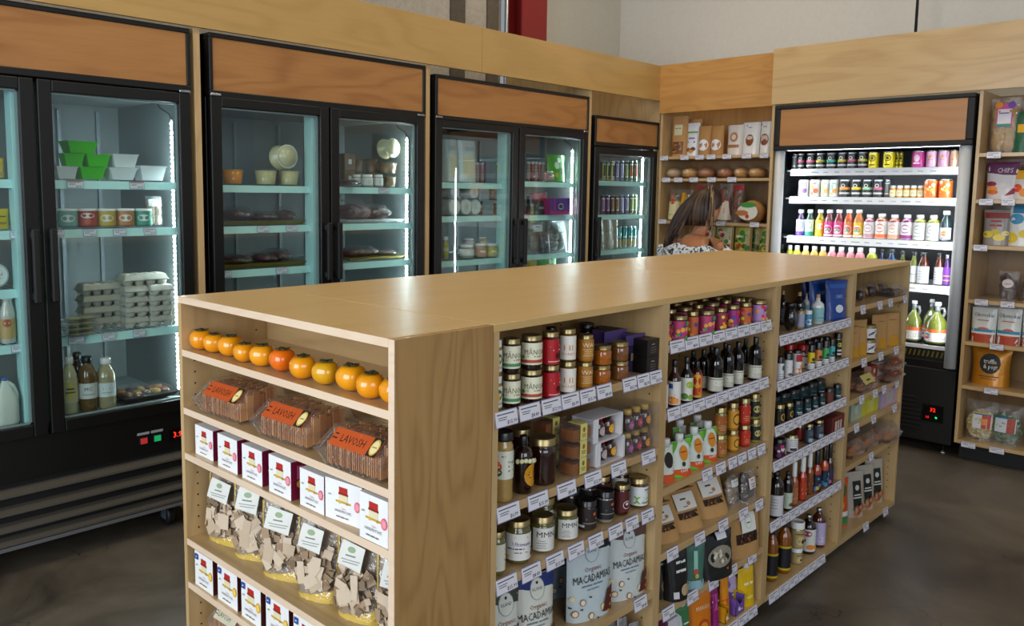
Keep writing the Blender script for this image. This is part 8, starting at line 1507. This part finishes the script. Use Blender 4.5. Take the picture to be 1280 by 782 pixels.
# ================================================================ the woman choosing bread, seen from behind
def woman():
    base = Vector((4.98, 2.79, 0)); root = empty('person', tuple(base)); tag(root, 'woman seen from behind in an off-shoulder floral dress, long streaked hair, at the bread shelves', 'person')
    # local frame: she faces +X (towards the bread), left side is +Y
    skin = M('#b97c55', .5, var=.05, coat=.1)
    V = {}; E = []; Rr = {}
    def v(n, p, r, par=None):
        V[n] = Vector(p); Rr[n] = r
        if par: E.append((par, n))
    v('pelvis', (-.02, 0, .80), (.13, .15)); v('waist', (-.02, .005, .93), (.10, .115), 'pelvis'); v('chest', (-.02, .01, 1.07), (.11, .135), 'waist'); v('upper', (0, .015, 1.155), (.085, .10), 'chest'); v('neck0', (.03, .015, 1.235), (.046, .05), 'upper'); v('neck1', (.07, .0, 1.31), (.045, .045), 'neck0'); v('skull', (.10, -.01, 1.39), (.07, .065), 'neck1'); v('crown', (.10, -.01, 1.47), (.062, .058), 'skull')
    for sg, n in ((1, 'l'), (-1, 'r')):
        v('cl'+n, (.01, .085*sg+.015, 1.185), (.042, .042), 'upper'); v('sh'+n, (.0, .165*sg+.015, 1.165), (.046, .046), 'cl'+n); v('el'+n, (.05, .225*sg, .95), (.036, .036), 'sh'+n); v('wr'+n, (.24, .17*sg, 1.0), (.023, .023), 'el'+n)
        v('hip'+n, (0, .085*sg, .76), (.085, .085), 'pelvis'); v('kn'+n, (.03, .09*sg, .44), (.055, .055), 'hip'+n); v('an'+n, (-.02, .09*sg, .08), (.035, .035), 'kn'+n); v('to'+n, (.13, .10*sg, .03), (.03, .022), 'an'+n)
        v('pa'+n, (.30, .165*sg, 1.02), (.030, .014), 'wr'+n)
        for k, (dy, L) in enumerate(((-.027, .062), (-.009, .072), (.009, .068), (.027, .054))):
            v(f'f{k}a{n}', (.335, .165*sg+dy, 1.024), (.0085, .0085), 'pa'+n); v(f'f{k}b{n}', (.335+L*.55, .165*sg+dy*1.1, 1.018), (.008, .008), f'f{k}a{n}'); v(f'f{k}c{n}', (.335+L*.9, .165*sg+dy*1.1, .998), (.0065, .0065), f'f{k}b{n}')
        v('ta'+n, (.29, (.165-.035)*sg, 1.01), (.010, .010), 'pa'+n); v('tb'+n, (.325, (.165-.052)*sg, .998), (.008, .008), 'ta'+n)
    names = list(V); me = bpy.data.meshes.new('body'); me.from_pydata([V[n] for n in names], [(names.index(a), names.index(b2)) for a, b2 in E], [])
    o = link('body', me, root); md = o.modifiers.new('skin', 'SKIN'); md.use_smooth_shade = True
    for i, n in enumerate(names):
        s = me.skin_vertices[0].data[i]; s.radius = Rr[n]; s.use_root = (n == 'pelvis')
    o.modifiers.new('sub', 'SUBSURF').levels = 2; o.modifiers['sub'].render_levels = 2
    dg = bpy.context.evaluated_depsgraph_get(); nm = bpy.data.meshes.new_from_object(o.evaluated_get(dg)); o.modifiers.clear(); o.data = nm; nm.materials.clear(); nm.materials.append(skin)
    for p in nm.polygons: p.use_smooth = True
    # head: profile with face features turned to +X
    h = MB(); n, J = 20, 16; vs = []
    for j in range(J+1):
        t = pi*j/J
        for k in range(n):
            a = 2*pi*k/n; c, s = cos(a), sin(a); zz = -cos(t); q = sin(t)**.8
            rx = .092*q*(1 if c < 0 else .95); ry = .074*q*(1-.18*max(0, -zz)); x = rx*c
            if c > .93 and -.35 < zz < .05: x += .018*(1-abs(zz+.18)/.22)      # nose
            if c > .8 and .02 < zz < .25: x -= .006                             # eye line
            vs.append((x, ry*s, .118*zz))
    fs = [(j*n+k, j*n+(k+1) % n, (j+1)*n+(k+1) % n, (j+1)*n+k) for j in range(J) for k in range(n)]
    h.add(vs, fs, skin, True)
    for sg in (1, -1):
        h.blob(.022, .012, .055, skin, 3, .1, -.002, .074*sg, -.035, 8, 6); h.blob(.008, .022, .012, M('#eee8e2', .3), 1, 0, .080, .030*sg, .006, 8, 6); h.blob(.006, .010, .010, M('#2c1a12', .3), 1, 0, .084, .030*sg, .007, 8, 6)
    h.blob(.014, .042, .016, M('#9c4a42', .5), 2, .1, .086, 0, -.068, 8, 6)
    hd = link('head', h.mesh('head'), root, (.115, -.015, 1.42), (0, .35, .15))
    # hair: cap plus many locks gathered high and falling over the left shoulder blade
    hm = M('#2c1c14', .45, var=.35); hl = M('#5e4530', .45, var=.3); hb = M('#a08258', .45, var=.2); hr = MB(); R = random.Random(5)
    hr.blob(.205, .175, .20, hm, 4, .05, .095, -.015, 1.365, 18, 12)
    knot = Vector((.05, -.055, 1.545))
    hr.blob(.06, .06, .045, hm, 5, .2, knot.x, knot.y, knot.z-.03, 10, 8)
    def lock(p0, p1, p2, p3, r, m):
        pts = []; rr = []
        for i in range(11):
            t = i/10; b = [Vector(q) for q in (p0, p1, p2, p3)]; p = b[0]*(1-t)**3+b[1]*3*t*(1-t)**2+b[2]*3*t*t*(1-t)+b[3]*t**3; pts.append(p); rr.append(r*(1-.75*t**2)+.0005)
        hr.tube(pts, rr, m, 6)
    for k in range(95):   # fall to the left and down the back
        a = k/69; y = .11*a-.01; m = hm if R.random() < .8 else hl
        lock(knot+Vector((-.01, R.uniform(-.02, .02), 0)), (-.03-R.uniform(0, .03), .02+y*.7, 1.48), (-.07-R.uniform(0, .03), .045+y*.9, 1.33), (-.125+R.uniform(-.015, .015), .085+y*.62+R.uniform(-.018, .018), 1.16+.10*(1-a)+R.uniform(-.03, .04)), R.uniform(.007, .011), m)
    for k in range(60):   # combed-up sides and right tail
        a = k/59; m = (hm, hl, hb)[0 if R.random() < .35 else (1 if R.random() < .6 else 2)]
        lock(knot+Vector((0, R.uniform(-.02, .02), R.uniform(-.01, .015))), (-.01, -.06-.05*a, 1.575-.04*a), (-.03, -.115-.02*a, 1.47-.05*a), (-.03+R.uniform(-.02, .02), -.085-.035*a+R.uniform(-.01, .01), 1.30+R.uniform(-.05, .06)), R.uniform(.003, .006), m)
    for k in range(80):
        a = R.uniform(-1.2, 1.2); lock(knot, (-.05, -.015+.07*sin(a), 1.53), (-.075, -.015+.10*sin(a), 1.44), (-.05, .0+.085*sin(a), 1.30), R.uniform(.006, .009), hm if R.random() < .75 else hl)
    link('hair', hr.mesh('hair'), root)
    # dress: off-shoulder ruffle band plus skirted body
    fm = bpy.data.materials.new('floral_cloth'); fm.use_nodes = True; nt = fm.node_tree; b = nt.nodes['Principled BSDF']; tc = nt.nodes.new('ShaderNodeTexCoord'); n1 = nt.nodes.new('ShaderNodeTexNoise'); n1.inputs['Scale'].default_value = 34; n1.inputs['Detail'].default_value = 3; n1.inputs['Distortion'].default_value = 1.5
    cr = nt.nodes.new('ShaderNodeValToRGB'); e = cr.color_ramp.elements; e[0].position = .44; e[0].color = lin('#2f3540'); e[1].position = .50; e[1].color = lin('#d9dde2')
    nt.links.new(tc.outputs['Object'], n1.inputs['Vector']); nt.links.new(n1.outputs['Fac'], cr.inputs[0]); nt.links.new(cr.outputs[0], b.inputs['Base Color']); b.inputs['Roughness'].default_value = .85
    d = MB(); rings = [(1.165, .135, .235), (1.15, .155, .265), (1.08, .165, .272), (1.0, .165, .255), (.975, .135, .19), (.93, .125, .16), (.85, .15, .185), (.7, .19, .22), (.5, .21, .25)]; n = 40; vs = []; fs = []
    for z, rx, ry in rings:
        for k in range(n):
            a = 2*pi*k/n; w_ = 1+.035*sin(a*11+z*20); vs.append((-.01+rx*w_*cos(a), .015+ry*w_*sin(a), z+.012*sin(a*7)+(.012*cos(2*a) if z > .95 else 0)))
    for j in range(len(rings)-1):
        for k in range(n): fs.append((j*n+k, (j+1)*n+k, (j+1)*n+(k+1) % n, j*n+(k+1) % n))
    d.add(vs, fs, fm, True); link('dress', d.mesh('dress'), root)
    t = MB(); ink = M('#3c2a28', .6, var=0)
    for q in ([(.02, 1.185), (.012, 1.165), (-.005, 1.17), (-.012, 1.15)], [(.0, 1.15), (-.02, 1.148), (-.035, 1.14), (-.05, 1.138)], [(-.005, 1.175), (-.02, 1.165), (-.03, 1.158)]):
        t.tube([(-.098 if z > 1.16 else -.108, y-.03, z-.02) for y, z in q], .0016, ink, 5)
    link('tattoo', t.mesh('tattoo'), root)
    for sg in (1, -1): link('sandal', MB().box(-.06, .17, .09*sg-.04, .09*sg+.045, 0, .015, M('#6a4a30', .7)).mesh('sandal', .006), root)
woman()
